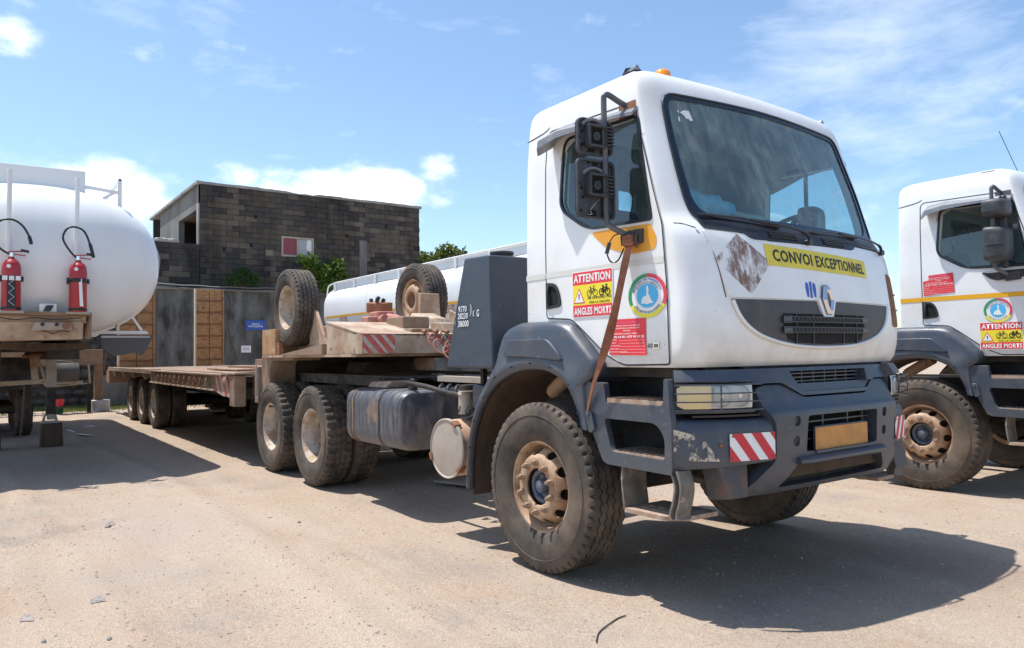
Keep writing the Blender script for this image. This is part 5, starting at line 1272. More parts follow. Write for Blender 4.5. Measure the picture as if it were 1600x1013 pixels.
# ------------------------------------------------------------------ chassis, wheels and side equipment
def make_chassis(T, first):
    mb = MB()
    for s in (-1, 1):
        mb.box(-6.05, 1.15, *sorted((s * .38, s * .46)), .86, 1.12)
    for x in (-5.9, -4.8, -3.4, -2.4, -1.2, -.6, .6): mb.box(x - .06, x + .06, -.38, .38, .90, 1.08)
    mb.build('chassis_rails', 'chassis', T, .004)
    if first:
        # inner face of the deep shade under the cab: engine and gearbox
        mb = MB(); mb.hexa([(-.9, -.33, .66), (.95, -.33, .72), (.95, .33, .72), (-.9, .33, .66), (-.8, -.36, 1.34), (1.0, -.40, 1.34), (1.0, .40, 1.34), (-.8, .36, 1.34)]); mb.build('engine', 'chassis', T, .06)
    wb = -4.156; td = 1.40
    def fw(s, st=0):
        w = wheel('front_wheel', T, (0, s * 1.085, .56), s, 'front', rot=.31 if s < 0 else 1.0)
        mb = MB(); mb.cyl((0, 0, .0), (0, .14, 0), .21, n=28); mb.build('brake_drum', 'chassis', w)
    fw(-1); fw(1)
    mb = MB(); mb.tube([(0, -.95, .56), (0, -.6, .50), (0, .6, .50), (0, .95, .56)], .065, 8)
    mb.build('front_axle', 'chassis', T)
    for s in (-1, 1):
        mb = MB()
        for k in range(4): mb.tube(spline([(-.85 + .06 * k, s * .52, .83 - .024 * k), (0, s * .52, .63 - .018 * k), (.85 - .06 * k, s * .52, .83 - .024 * k)], 5), .013, 4)
        mb.build('leaf_spring', 'chassis', T)
        mb = MB(); mb.cyl((-.32, s * .82, 1.17), (-.03, s * .86, 1.33), .052, .058, 20); mb.cyl((-.34, s * .818, 1.158), (-.32, s * .82, 1.17), .045, n=16)
        mb.build('intake_pipe', 'pipe_rust', T, 0, 50)
        if not first:
            mb = MB(); mb.tube([(-.10 + .05 * math.cos(a / 6 * PI) * .2, s * (.86 + .062 * math.cos(a * PI / 6)), 1.31 + .062 * math.sin(a * PI / 6)) for a in range(13)], .006, 5); mb.build('pipe_clamp', 'alu', T)
    for i, x in enumerate((wb, wb - td)):
        for s in (-1, 1):
            w = wheel('rear_wheel', T, (x, s * 1.085, .56), s, 'rear', rot=.7 * i + (0 if s < 0 else 1.3))
            MB().lathe([(.256, .055), (.243, .095), (.20, .118), (.17, .123), (.125, .123)], 48).build('dish_face', 'dish_mud', w, 0, 40)
            mb = MB(); mb.cyl((0, -.01, 0), (0, .13, 0), .100, .12, 24); mb.cyl((0, -.03, 0), (0, -.01, 0), .075, .100, 20)
            for k in range(10): a = 2 * PI * k / 10; mb.cyl((.145 * math.cos(a), .09, .145 * math.sin(a)), (.145 * math.cos(a), .125, .145 * math.sin(a)), .014, n=8)
            mb.build('hub', 'dish_mud', w, 0, 40)
            w2 = wheel('inner_wheel', T, (x, s * .755, .56), s, 'none', rot=.4 + .3 * i, tyre='tyre_rear')
            mb = MB(); mb.lathe([(.30, -.12), (.26, -.09), (.25, .10), (.30, .12)], 40); mb.build('rim', 'chassis', w2, 0, 40)
        mb = MB(); mb.cyl((x, -.95, .56), (x, .95, .56), .085, n=16); mb.lathe([(.001, -.2), (.14, -.17), (.2, 0), (.14, .17), (.001, .2)], 20, (x, 0, .56)); mb.build('drive_axle', 'chassis', T, 0, 50)
    # fifth wheel platform
    mb = MB(); mb.box(-5.7, -2.6, -.82, -.30, 1.215, 1.232); mb.box(-5.7, -2.6, .30, .82, 1.215, 1.232); mb.box(-5.6, -2.66, -.80, -.76, 1.12, 1.215); mb.hexa([(-2.66, -.80, 1.12), (-2.42, -.80, 1.12), (-2.42, -.76, 1.12), (-2.66, -.76, 1.12), (-2.66, -.80, 1.232), (-2.60, -.80, 1.232), (-2.60, -.76, 1.232), (-2.66, -.76, 1.232)])
    for k in range(9): mb.box(-3.25 + .06 * k, -3.235 + .06 * k, -.815, -.80, 1.13, 1.21)
    mb.build('platform', 'platform', T, .003)
    mb = MB(); mb.cyl((-4.85, 0, 1.24), (-4.85, 0, 1.36), .45, .42, 28); mb.box(-5.1, -4.3, -.42, .42, 1.14, 1.24); mb.build('fifth_wheel', 'chassis', T)
    # fuel tank
    F = pivot('fuel_tank', T)
    ring = roundpoly([(-1.235, .585), (-.55, .585), (-.55, 1.125), (-1.235, 1.125)], [.17, .08, .06, .15], 7)
    mb = MB(); rows_ = []
    cy, cz = -.88, .86
    for x, k in ((-3.16, .82), (-3.15, .93), (-3.12, .985), (-3.08, 1), (-2.05, 1), (-2.01, .985), (-1.98, .93), (-1.97, .82)):
        rows_.append([(x, cy + (u - cy) * k, cz + (v - cz) * k) for u, v in ring])
    m = len(ring); vs = [p for r_ in rows_ for p in r_]; fs = [(i * m + k, i * m + (k + 1) % m, (i + 1) * m + (k + 1) % m, (i + 1) * m + k) for i in range(7) for k in range(m)]
    fs += [tuple(range(m - 1, -1, -1)), tuple(range(7 * m, 8 * m))]; mb.add(vs, fs); mb.build('tank_body', 'fuel', F, 0, 40)
    for x in (-3.02, -2.96, -2.38):
        mb = MB(); o_ = [(cy + (u - cy) * 1.012, cz + (v - cz) * 1.016) for u, v in ring]
        w_ = .012 if x > -2.5 or x < -3 else .02
        vs = [(x - w_, *p) for p in o_] + [(x + w_, *p) for p in o_]; mb.add(vs, [(i, (i + 1) % m, m + (i + 1) % m, m + i) for i in range(m)]); mb.build('tank_strap', 'plastic_dark' if x > -2.5 else 'steel_mud', F, 0, 60)
    mb = MB(); mb.hexa([(-3.0, -1.06, 1.13), (-2.62, -1.04, 1.13), (-2.62, -.80, 1.13), (-3.0, -.80, 1.13), (-2.96, -1.03, 1.185), (-2.58, -1.0, 1.20), (-2.58, -.82, 1.20), (-2.96, -.82, 1.185)]); mb.build('tank_top_plate', 'steel_rust', F, .01)
    mb = MB(); mb.box(-2.2, -2.1, -1.02, -.98, 1.12, 1.22); mb.tube(spline([(-2.16, -1.05, 1.19), (-1.8, -1.06, 1.17), (-1.45, -1.02, 1.12), (-1.0, -.95, 1.10)], 6), .022, 10); mb.build('air_pipe', 'chassis', T, 0, 60)
    mb = MB(); mb.bar((-2.10, -.72, 1.225), (-.75, -.70, 1.22), .10, .05); mb.build('side_rail_pipe', 'filter_white', T)
    for k in range(7):
        mb = MB(); x = -1.95 + .14 * k; mb.tube(spline([(x, -.80, 1.17), (x + .03, -.85, 1.15), (x + .06, -.86, 1.10), (x + .09, -.80, 1.07)], 4), .018, 6); mb.build('valve_elbow', 'plastic_dark', T, 0, 60)
    # air filter drum
    A = pivot('filter_drum', T, (-1.23, -1.19, .695), R(3))
    mb = MB(); mb.lathe([(.001, -.006), (.20, -.008), (.222, -.004), (.232, -.014), (.240, -.008), (.240, .012), (.232, .022)], 48); mb.build('drum_lid', 'filter_white', A, 0, 40)
    mb = MB(); mb.lathe([(.228, .02), (.228, .36), (.218, .40), (.05, .42), (.001, .42)], 48); mb.build('drum_body', 'filter_side', A, 0, 40)
    for a in (60, 200, 320):
        mb = MB(); mb.box(-.015, .015, -.022, .04, -.03, .03); o = mb.build('drum_clip', 'rust', A, .004); o.location = (.232 * math.cos(R(a)), 0, .232 * math.sin(R(a))); o.rotation_euler = (0, -R(a), 0)
    # small reservoir and valve block above the drum
    mb = MB(); mb.cyl((-1.24, -1.0, .96), (-1.24, -1.0, 1.12), .062, n=20); mb.cyl((-1.24, -1.0, 1.12), (-1.24, -1.0, 1.145), .07, .06, 20); mb.build('reservoir', 'filter_white', T, 0, 40)
    for a in range(6):
        t = R(a * 60 + 20); MB().bar((-1.24 + .063 * math.cos(t), -1.0 + .063 * math.sin(t), .975), (-1.24 + .063 * math.cos(t + .4), -1.0 + .063 * math.sin(t + .4), 1.03), .012, .004).build('leaf_print', 'print_black', T)
    mb = MB(); mb.box(-1.05, -.88, -1.06, -.88, 1.02, 1.20); mb.build('valve_block', 'plastic', T, .012)
    mb = MB(); mb.cyl((-1.16, -1.02, 1.16), (-1.16, -1.02, 1.20), .08, n=16); mb.build('valve_cap', 'chassis', T, .004)
    mb = MB()
    for k in range(5): mb.tube(spline([(-1.3 + .05 * k, -1.02, .97 + .01 * k), (-1.15, -1.08 + .02 * k, .93), (-1.0, -1.02, .98 + .02 * k), (-.92, -.95, 1.03)], 5), .009, 6)
    mb.build('air_hose', 'seal', T, 0, 60)
    mb = MB(); mb.box(-1.02, -.98, -1.0, -.96, 1.15, 1.36); mb.box(-.9, -.86, -.9, -.86, 1.1, 1.36); mb.build('tower_bracket', 'chassis', T)
    if not first: return
    # tower behind the cab
    W = pivot('storage_tower', T)
    mb = MB(); mb.hexa([(-1.16, -1.235, 1.345), (-.505, -1.235, 1.340), (-.50, -.30, 1.340), (-1.16, -.30, 1.345), (-.93, -1.20, 2.195), (-.575, -1.20, 2.185), (-.56, -.30, 2.185), (-.93, -.30, 2.195)])
    mb.build('tower_body', 'tower', W, .018, None, seg=3)
    mb = MB(); mb.cyl((-.73, -.98, 2.18), (-.73, -.98, 2.215), .085, n=24); mb.cyl((-.73, -.98, 2.21), (-.73, -.98, 2.235), .095, n=24); mb.build('filler_cap', 'plastic_dark', W, .006)
    if first:
        def tf(u, v, o):
            t = (v - 1.345) / .85; return (u, -1.235 + .035 * t - .004 - o, v)
        for s, b in (('9770', (-.985, -.865, 1.775, 1.822)), ('28230', (-.99, -.845, 1.722, 1.768)), ('38000', (-.985, -.830, 1.660, 1.710)), (')', (-.815, -.797, 1.74, 1.83)), ('K', (-.775, -.755, 1.735, 1.780)), ('G', (-.725, -.690, 1.730, 1.785))):
            lettering('stencil_lettering', s, tf, b, .001, 'stencil', W, .02)
        for k, (u, v) in enumerate(((-1.03, 1.79), (-1.035, 1.735), (-1.03, 1.68))): quad('worn_stencil_bar', u, u + .012, v, v + .035, tf, .001, 'tower_mark', W, 1)
M['stencil'] = chip_mat('stencil_white', (.72, .73, .74), (.14, .17, .21), 60, .56, .62)
M['tower_mark'] = chip_mat('worn_stencil', (.36, .38, .42), (.14, .17, .21), 60, .45, .55)

T1 = make_truck('large white tractor truck in the foreground with yellow banner across its bonnet', True)
make_chassis(T1, True)
T2 = make_truck('white tractor truck with orange side stripe at the right edge of the yard', False, (.165, 4.87, 0))
make_chassis(T2, False)

# ------------------------------------------------------------------ things on the first truck
bag = empty('plastic_bag', 'crumpled blue plastic bag of bottles on the dashboard behind the windscreen', 'bag', (.965, -.72, 2.265))
random.seed(3)
for (x, y, r, L, a) in ((0, -.10, .085, .20, .15), (.03, .07, .072, .20, -.25), (.03, .22, .06, .16, .1)):
    mb = MB(); prof = [(.001, -L / 2), (r * .8, -L / 2), (r, -L * .42), (r * .96, -L * .2), (r, 0), (r * .95, L * .2), (r, L * .32), (r * .45, L * .46), (r * .3, L * .58), (.001, L * .58)]
    mb.lathe(prof, 20, (0, 0, 0)); o = mb.build('bottle', 'bag_blue', bag, 0, 50); o.location = (x, y, r + .002); o.rotation_euler = (0, 0, a)
def blobmesh(r, sc, seed, amp=.25, sub=3):
    bm = bmesh.new(); bmesh.ops.create_icosphere(bm, subdivisions=sub, radius=r)
    for v in bm.verts:
        n_ = mnoise.noise(v.co * (3.0 / r * .35) + Vector((seed, seed * 2, 0))) * amp + mnoise.noise(v.co * (9.0 / r * .35) + Vector((seed, 1, 0))) * amp * .5
        v.co = v.co * (1 + n_); v.co = Vector((v.co.x * sc[0], v.co.y * sc[1], v.co.z * sc[2]))
    me = bpy.data.meshes.new('m'); bm.to_mesh(me); bm.free(); return me
link('bag_film', blobmesh(.12, (.6, 1.35, .62), 2.0, .45, 4), 'bag_film', bag, 0, 25, (0, .02, .06)) if 'bag_film' in M else None
cl = tag(link('cloth', blobmesh(.13, (.9, 1.6, .45), 5.0, .35, 4), 'cloth_green', None, 0, 60, (1.0, -.26, 2.27)), 'pale green crumpled cloth lying on the dashboard beside the blue bag', 'cloth')
# brown strap tied to the mirror bracket and pulled down into the wheel arch
mb = MB()
pts = spline([(.865, -1.19, 2.09), (.862, -1.215, 2.0), (.845, -1.235, 1.88), (.80, -1.25, 1.70), (.735, -1.255, 1.52), (.67, -1.255, 1.38), (.60, -1.25, 1.26), (.545, -1.235, 1.16), (.50, -1.215, 1.08), (.465, -1.19, 1.03)], 5)
N = len(pts); vs = []
for i, p in enumerate(pts):
    t = i / (N - 1); w_ = .019 + .010 * math.sin(min(t * 1.3, 1) * PI * .8) + .005 * math.sin(t * 17); tw = .5 * math.sin(t * 5.0)
    d = Vector((1, 0, .45)).normalized() * w_; e = Vector((0, 1, 0)) * .0035; d = Vector((d.x * math.cos(tw), w_ * math.sin(tw), d.z * math.cos(tw)))
    for q in (p - d - e, p + d - e, p + d + e, p - d + e): vs.append(q)
mb.add(vs, [(i * 4 + k, i * 4 + (k + 1) % 4, (i + 1) * 4 + (k + 1) % 4, (i + 1) * 4 + k) for i in range(N - 1) for k in range(4)])
sp = empty('hanging_strap', 'long brown strap knotted to the bare mirror bracket and pulled down across the door', 'strap', (.86, -1.19, 2.1))
o = mb.build('strap_band', 'strap', sp, 0, 60); o.location = (-.86, 1.19, -2.1)
mb = MB()
for k in range(3): mb.tube([(.862 + .030 * math.cos(a * PI / 6), -1.19 + .028 * math.sin(a * PI / 6), 2.085 + .016 * k + .006 * math.sin(a * PI / 6 + k)) for a in range(13)], .013, 6)
o = mb.build('knot', 'strap', sp, 0, 60); o.location = (-.86, 1.19, -2.1)

# ------------------------------------------------------------------ low loader trailer behind the first truck
L = empty('low_loader_trailer', 'dusty beige low loader trailer coupled behind the foreground truck', 'trailer', (0, 0, 0))
def hz_panel(name, fn, u0, u1, v0, v1, par, stripes, mat_r, sl=1):
    p = quad(name, u0, u1, v0, v1, fn, .004, 'print_dirty', par, 2)
    for a, b in stripes:
        h = (v1 - v0) * .9 * sl
        poly = [(a + h, v0), (b + h, v0), (b, v1), (a, v1)]
        Q = []
        lims = (u0, u1)
        P = poly
        for side_, lim in ((0, u0), (1, u1)):
            Q = []
            for i in range(len(P)):
                p0, q0 = P[i], P[(i + 1) % len(P)]; ip = p0[0] >= lim if side_ == 0 else p0[0] <= lim; iq = q0[0] >= lim if side_ == 0 else q0[0] <= lim
                if ip: Q.append(p0)
                if ip != iq: t = (lim - p0[0]) / (q0[0] - p0[0]); Q.append((lim, p0[1] + (q0[1] - p0[1]) * t))
            P = Q
            if not P: break
        if len(P) > 2: polysheet('red_stripe', P, fn, .0056, mat_r, p)
    return p
M['print_dirty'] = dirty('dusty_reflective_white', (.55, .50, .44), .6, dirt=(.42, .28, .18), amt=.7, scale=9)
M['print_dusty_red'] = dirty('dusty_reflective_red', (.55, .09, .07), .6, dirt=(.46, .29, .2), amt=.55, scale=9)
# gooseneck: front nose box, side beams, rear box
mb = MB(); mb.box(-2.86, -2.70, -1.25, 1.25, 1.462, 1.66); mb.build('nose_beam', 'beige', L, .006)
nf = lambda u, v, o: (-2.70 + o, u, v)
hz_panel('nose_hazard_plate', nf, -1.24, -.90, 1.472, 1.652, L, [(-1.24, -1.17), (-1.13, -1.06), (-1.01, -.94), (-1.35, -1.30)], M['print_dusty_red'])
hz_panel('nose_hazard_plate', nf, -.44, -.10, 1.472, 1.652, L, [(-.46, -.38), (-.33, -.25), (-.20, -.12)], M['print_dusty_red'])
for s in (-1, 1):
    mb = MB(); mb.hexa([(-3.60, s * 1.22, 1.468), (-2.85, s * 1.22, 1.468), (-2.85, s * 1.245, 1.468), (-3.60, s * 1.245, 1.468), (-3.60, s * 1.22, 1.81), (-2.85, s * 1.22, 1.655), (-2.85, s * 1.245, 1.655), (-3.60, s * 1.245, 1.81)]); mb.build('side_beam', 'beige', L)
mb = MB(); mb.hexa([(-3.62, -1.25, 1.80), (-2.70, -1.25, 1.645), (-2.70, 1.25, 1.645), (-3.62, 1.25, 1.80), (-3.62, -1.25, 1.815), (-2.70, -1.25, 1.662), (-2.70, 1.25, 1.662), (-3.62, 1.25, 1.815)]); mb.build('top_plate', 'beige', L)
mb = MB(); mb.box(-5.70, -3.60, -.95, .95, 1.47, 1.80); mb.build('gooseneck_body', 'beige', L, .01)
mb = MB(); mb.box(-5.75, -2.86, -1.255, 1.255, 1.435, 1.462); mb.build('bottom_flange', 'beige', L, .004)
for y in (-1.25, .93): MB().box(-5.76, -5.25, y, y + .32, 1.47, 1.79).build('end_box', 'end_box', L, .004)
mb = MB(); mb.box(-5.20, -5.10, -1.25, -1.2, 1.47, 1.62); mb.build('box_hinge', 'rust', L)
# flat wing plates under the spare wheels
for s in (-1, 1):
    mb = MB(); mb.hexa([(-5.15, s * .93, 1.462), (-3.65, s * .93, 1.462), (-3.65, s * 1.28, 1.462), (-4.95, s * 1.28, 1.462), (-5.15, s * .93, 1.475), (-3.65, s * .93, 1.575), (-3.65, s * 1.28, 1.575), (-4.95, s * 1.28, 1.475)]); mb.build('wing_plate', 'beige_dirty', L)
# rear drop of the gooseneck with rounded corner cut-out
def NX(u, v, w): return (u, w, v)
for s in (-1, 1):
    pr = roundpoly([(-5.95, 1.44), (-4.75, 1.44), (-4.75, 1.40), (-5.55, 1.395), (-5.62, 1.33), (-5.62, 1.02), (-5.95, 1.02)], [.02, .0, .0, .10, .08, .0, .02], 5)
    mb = MB(); mb.prism(pr, NX, s * 1.20, s * .86); mb.build('gooseneck_drop', 'rail_rust', L, .006)
mb = MB(); mb.box(-5.93, -5.65, -1.19, 1.19, .80, 1.44); mb.build('drop_plate', 'chassis', L)
for y in (-1.245, 1.10): MB().box(-6.10, -5.96, y, y + .145, .84, 1.32).build('coupling_post', 'rail_rust', L, .012)
mb = MB(); mb.box(-6.6, -5.9, -1.12, 1.12, .92, 1.20); mb.build('coupling_beam', 'beige_dirty', L, .01)
mb = MB(); mb.tube([(-5.98, -1.26, 1.36), (-5.98, -1.26, .95)], .008, 6); mb.build('lock_rod', 'alu', L)
# corner block and hazard panel at the front of the deck
DXF = -7.0; DXR = -18.4
for y in (-1.42, 1.22): MB().box(-6.66, -6.42, y, y + .16, .775, 1.20).build('deck_corner_post', 'rail_rust', L, .012)
mb = MB(); mb.hexa([(-7.0, -1.45, 1.206), (-6.34, -1.43, 1.215), (-6.42, -1.10, 1.215), (-7.0, -1.2, 1.206), (-7.0, -1.45, 1.225), (-6.34, -1.43, 1.24), (-6.42, -1.10, 1.25), (-7.0, -1.2, 1.235)]); mb.build('bent_cover_plate', 'beige', L)
mb = MB()
for k in range(3): mb.tube(spline([(-6.82 + .05 * k, -1.45, 1.03), (-6.80 + .05 * k, -1.47, 1.10), (-6.82 + .05 * k, -1.45, 1.17)], 4), .012, 6)
mb.build('lashing_rod', 'beige', L)
# side rail: web with flanges
for s in (-1, 1):
    mb = MB(); mb.hexa([(-7.55, s * 1.36, .95), (-6.70, s * 1.36, .87), (-6.70, s * 1.385, .87), (-7.55, s * 1.385, .95), (-7.55, s * 1.36, 1.20), (-6.70, s * 1.36, 1.20), (-6.70, s * 1.385, 1.20), (-7.55, s * 1.385, 1.20)]); hzp = mb.build('rail_end', 'rail_rust', L)
    mb = MB(); mb.box(-12.4, -7.55, *sorted((s * 1.36, s * 1.38)), .985, 1.185); mb.build('rail_web', 'rail_rust', L)
    mb = MB(); mb.box(-12.4, -6.7, *sorted((s * 1.20, s * 1.44)), 1.185, 1.205); mb.build('rail_top_flange', 'rail_rust', L, .003)
    mb = MB(); mb.hexa([(-12.4, s * 1.33, .962), (-7.5, s * 1.33, .955), (-7.5, s * 1.42, .955), (-12.4, s * 1.42, .962), (-12.4, s * 1.33, .985), (-7.5, s * 1.33, .978), (-7.5, s * 1.42, .978), (-12.4, s * 1.42, .985)]); mb.build('rail_bottom_flange', 'beige', L)
    # lashing hooks and rings along the web
    for k in range(11):
        x = -7.9 - .36 * k
        mb = MB(); mb.box(x - .03, x + .03, *sorted((s * 1.385, s * 1.45)), 1.02, 1.06); mb.tube(spline([(x, s * 1.40, 1.15), (x + .03, s * 1.43, 1.12), (x + .03, s * 1.44, 1.05), (x - .01, s * 1.43, 1.01)], 4), .014, 6); mb.build('lashing_hook', 'rust' if k % 3 else 'beige_dirty', L, 0, 60)
def sidef(u, v, o): return (u, -1.387 - o, v)
p = hz_panel('deck_hazard_plate', lambda u, v, o: (u, -1.385 - o, v - (.06 if (v < 1.0 and u > -7.2) else 0)), -7.50, -6.72, .955, 1.19, L, [(-7.46, -7.32), (-7.20, -7.06), (-6.94, -6.82), (-7.72, -7.58)], M['print_dusty_red'])
# deck boards
random.seed(11)
for k in range(7):
    y0 = -1.12 + k * .32
    L1 = -6.9 - random.uniform(0, .5)
    mb = MB(); mb.box(DXR + 5.8, L1, y0, y0 + .305, 1.175, 1.208 + random.uniform(-.004, .010)); o = mb.build('deck_plank', 'deck_wood', L, .005)
mb = MB(); mb.box(-12.6, -6.7, -1.36, 1.36, 1.09, 1.172); mb.build('deck_frame', 'chassis', L)
mb = MB(); mb.box(-17.9, -7.3, -.42, -.30, .72, 1.12); mb.box(-17.9, -7.3, .30, .42, .72, 1.12); mb.build('main_beam', 'chassis', L)
for k in range(7):
    mb = MB(); mb.box(-7.6 - .75 * k - .02, -7.6 - .75 * k + .02, -1.34, 1.34, .98, 1.09); mb.build('crossmember', 'chassis', L)
# far edge timber beam and loose boards on the deck
# raised rear bogie deck
mb = MB(); mb.box(-18.3, -12.5, -1.38, -1.18, 1.13, 1.22); mb.box(-18.3, -12.5, 1.18, 1.38, 1.13, 1.22); mb.box(-18.3, -12.5, -1.18, 1.18, 1.15, 1.20); mb.build('bogie_deck', 'rail_rust', L, .004)
for x in (-12.55, -13.25, -14.62, -15.9, -17.3):
    mb = MB(); mb.hexa([(x - .10, -1.35, 1.0), (x + .10, -1.35, 1.0), (x + .08, -1.33, 1.0), (x - .08, -1.33, 1.0), (x - .16, -1.39, 1.14), (x + .16, -1.39, 1.14), (x + .16, -1.20, 1.14), (x - .16, -1.20, 1.14)]); mb.build('deck_bracket', 'rail_rust', L)
for i, x in enumerate((-13.05, -14.41, -15.77)):
    for s in (-1, 1):
        w = wheel('trailer_wheel', L, (x, s * 1.10, .50), s, 'rear', rot=i * .6, tyre='tyre_trailer')
        mb = MB(); mb.cyl((0, .0, 0), (0, .13, 0), .09, .12, 20); mb.build('hub', 'rim', w, 0, 40)
        w2 = wheel('inner_wheel', L, (x, s * .80, .50), s, 'none', rot=i, tyre='tyre_trailer')
    mb = MB(); mb.cyl((x, -.95, .50), (x, .95, .50), .07, n=12); mb.build('trailer_axle', 'chassis', L, 0, 50)
# rear end with hinge brackets and chains
mb = MB(); mb.box(-18.5, -18.25, -1.36, 1.36, .80, 1.20); mb.build('rear_beam', 'beige_dirty', L, .01)
for y in (-1.33, -1.15): MB().hexa([(-18.9, y - .02, .85), (-18.4, y - .02, .80), (-18.4, y + .02, .80), (-18.9, y + .02, .85), (-18.8, y - .02, 1.10), (-18.4, y - .02, 1.26), (-18.4, y + .02, 1.26), (-18.8, y + .02, 1.10)]).build('hinge_bracket', 'rust', L, .01)
# upright loading ramps: frame, planks, rungs
for (y0, y1, zt_) in ((-1.12, -.21, 3.36), (.83, 1.63, 3.40)):
    rp = pivot('loading_ramp', L)
    for y in (y0, y1 - .04): MB().box(-18.62, -18.50, y, y + .045, 1.02, zt_).build('ramp_side', 'wood_edge' if y == y0 else 'wood', rp, .006)
    n_ = 7; h = (zt_ - 1.05) / n_; yc = (y0 + y1) / 2
    for k in range(n_):
        z = 1.05 + h * k
        for j in range(2):
            a = y0 + .05 if j == 0 else yc + .008; b = yc - .008 if j == 0 else y1 - .05
            MB().box(-18.56, -18.525 + random.uniform(-.004, .006), a, b, z + .018, z + h - .018).build('ramp_plank', 'wood', rp, .006)
        MB().box(-18.57, -18.500, y0 + .04, y1 - .04, z - .014, z + .014).build('ramp_rung', 'rust', rp, .004)
    MB().box(-18.59, -18.57, y0 + .03, y1 - .03, 1.02, zt_).build('ramp_backing', 'wood', rp)
def chain(name, pts, par, r=.012, mat='chain'):
    P = spline(pts, 10); mb = MB(); i = 0; dist = 0
    for a, b in zip(P, P[1:]):
        m_ = (a + b) / 2; d = (b - a).normalized(); u = d.cross(Vector((1, 0, 0))).normalized() if i % 2 else d.cross(Vector((0, 1, 0)))
        if u.length < .1: u = Vector((0, 1, 0))
        u.normalize(); w = (b - a).length * .72
        mb.tube([m_ + d * (w * .8 * math.cos(t * PI / 4)) + u * (w * .42 * math.sin(t * PI / 4)) for t in range(9)], r * .5, 4, False); i += 1
    return mb.build(name, mat, par)
chain('ramp_chain', [(-18.5, 1.70, 2.62), (-18.5, 1.76, 2.2), (-18.48, 1.86, 1.8), (-18.4, 1.98, 1.30)], L, .02)
chain('ramp_chain', [(-18.5, -1.38, 1.75), (-18.55, -1.40, 1.5), (-18.6, -1.42, 1.15)], L, .03)
# small gear on the gooseneck
mb = MB(); mb.hexa([(-3.75, .30, 1.80), (-3.66, .30, 1.80), (-3.66, .62, 1.80), (-3.75, .62, 1.80), (-3.74, .33, 2.15), (-3.67, .33, 2.15), (-3.67, .60, 2.15), (-3.74, .60, 2.15)]); 
G = pivot('spare_wheel_bracket', L)
MB().hexa([(-4.12, .12, 1.79), (-4.04, .12, 1.79), (-4.04, .42, 1.79), (-4.12, .42, 1.79), (-4.12, .14, 2.20), (-4.05, .14, 2.20), (-4.05, .40, 2.20), (-4.12, .40, 2.20)]).build('bracket_plate', 'beige', G, .01)
MB().hexa([(-3.7, -.36, 1.70), (-3.25, -.36, 1.68), (-3.25, .10, 1.68), (-3.7, .10, 1.70), (-3.62, -.22, 1.93), (-3.35, -.20, 1.86), (-3.35, .08, 1.86), (-3.62, .08, 1.93)]).build('bracket_foot', 'beige', G, .02)
for s in (-1, 1): MB().hexa([(-4.75, s * .98 - .02, 1.47), (-4.15, s * .98 - .02, 1.47), (-4.15, s * .98 + .02, 1.47), (-4.75, s * .98 + .02, 1.47), (-4.75, s * .98 - .02, 2.05), (-4.55, s * .98 - .02, 1.98), (-4.55, s * .98 + .02, 1.98), (-4.75, s * .98 + .02, 2.05)]).build('wheel_gusset', 'beige', L, .01)
gear = empty('winch', 'small red and brown winch standing on the gooseneck between the two spare wheels', 'winch', (-4.05, -.33, 1.80))
mb = MB(); mb.box(-.16, .12, -.16, .05, .0, .16); mb.box(-.1, .1, -.28, -.14, .02, .10); mb.build('winch_block', 'pink_rust', gear, .02)
mb = MB(); mb.cyl((.12, -.12, .06), (.22, -.12, .07), .05, n=14); mb.cyl((.16, -.05, .08), (.36, .0, .05), .055, .05, 14); mb.build('winch_drum', 'pink_rust', gear, .006)
o = MB().box(-.11, .11, -.12, .12, 0, .12).build('valve_box', 'rust', gear, .015); o.location = (-.13, -.02, .16); o.rotation_euler = (.12, .1, .5)
mb = MB()
for k in range(4): o = MB().cyl((0, 0, 0), (.02 * (k - 1), .01, .045 + .012 * (k % 2)), .024, n=10).build('valve_knob', 'hose', gear, .004); o.location = (-.19 + .05 * k, -.10 + .05 * (k % 3), .275)
mb = MB(); mb.box(-3.05, -2.80, -.66, -.34, 1.665, 1.72); mb.hexa([(-3.1, -.30, 1.665), (-2.76, -.30, 1.665), (-2.76, -.02, 1.665), (-3.1, -.02, 1.665), (-3.06, -.28, 1.80), (-2.84, -.28, 1.78), (-2.84, -.05, 1.78), (-3.06, -.05, 1.80)]); mb.box(-3.5, -3.1, -.60, -.28, 1.69, 1.86); mb.build('coupling_box', 'beige_dirty', L, .015)
for k in range(4): MB().cyl((-2.76, -.55 + .13 * k, 1.69), (-2.68, -.56 + .13 * k, 1.68), .022, .018, 10).build('air_coupling', 'rust', L, 0, 40)
# coiled air lines from trailer to truck
for k, (y, m_) in enumerate(((-.52, 'pink_rust'), (-.36, 'chain'), (-.20, 'hose'))):
    P = spline([(-2.70, y, 1.68), (-2.45, y - .05, 1.55 - .05 * k), (-2.05, y - .02, 1.42), (-1.6, y + .05, 1.40 + .06 * k), (-1.15, y + .02, 1.55)], 24); pts = []
    for i, p in enumerate(P):
        t = i / len(P); a = t * 2 * PI * (9 + 2 * k); rr = .052 * math.sin(min(1, t * 1.6) * PI) ** .5 if t < .62 else .03; pts.append(p + Vector((.3 * rr * math.cos(a), rr * math.cos(a), rr * math.sin(a))))
    tag(MB().tube(pts, .0085, 5).build('coiled_air_line', m_, None, 0, 60), ['reddish coiled air line hanging between the trailer nose and the truck', 'rusty grey coiled air line beside the reddish one', 'black coiled air line nearest the far side of the coupling'][k], 'air line', 'coiled air lines at the coupling')
for (x0, x1) in ((-12.2, -7.7), (-17.9, -16.5)): MB().box(x0, x1, .95, 1.30, .06, .98).build('added_dark_box', 'chassis', L, .02)  # dark boxes added to hide the lit ground and keep the underside black
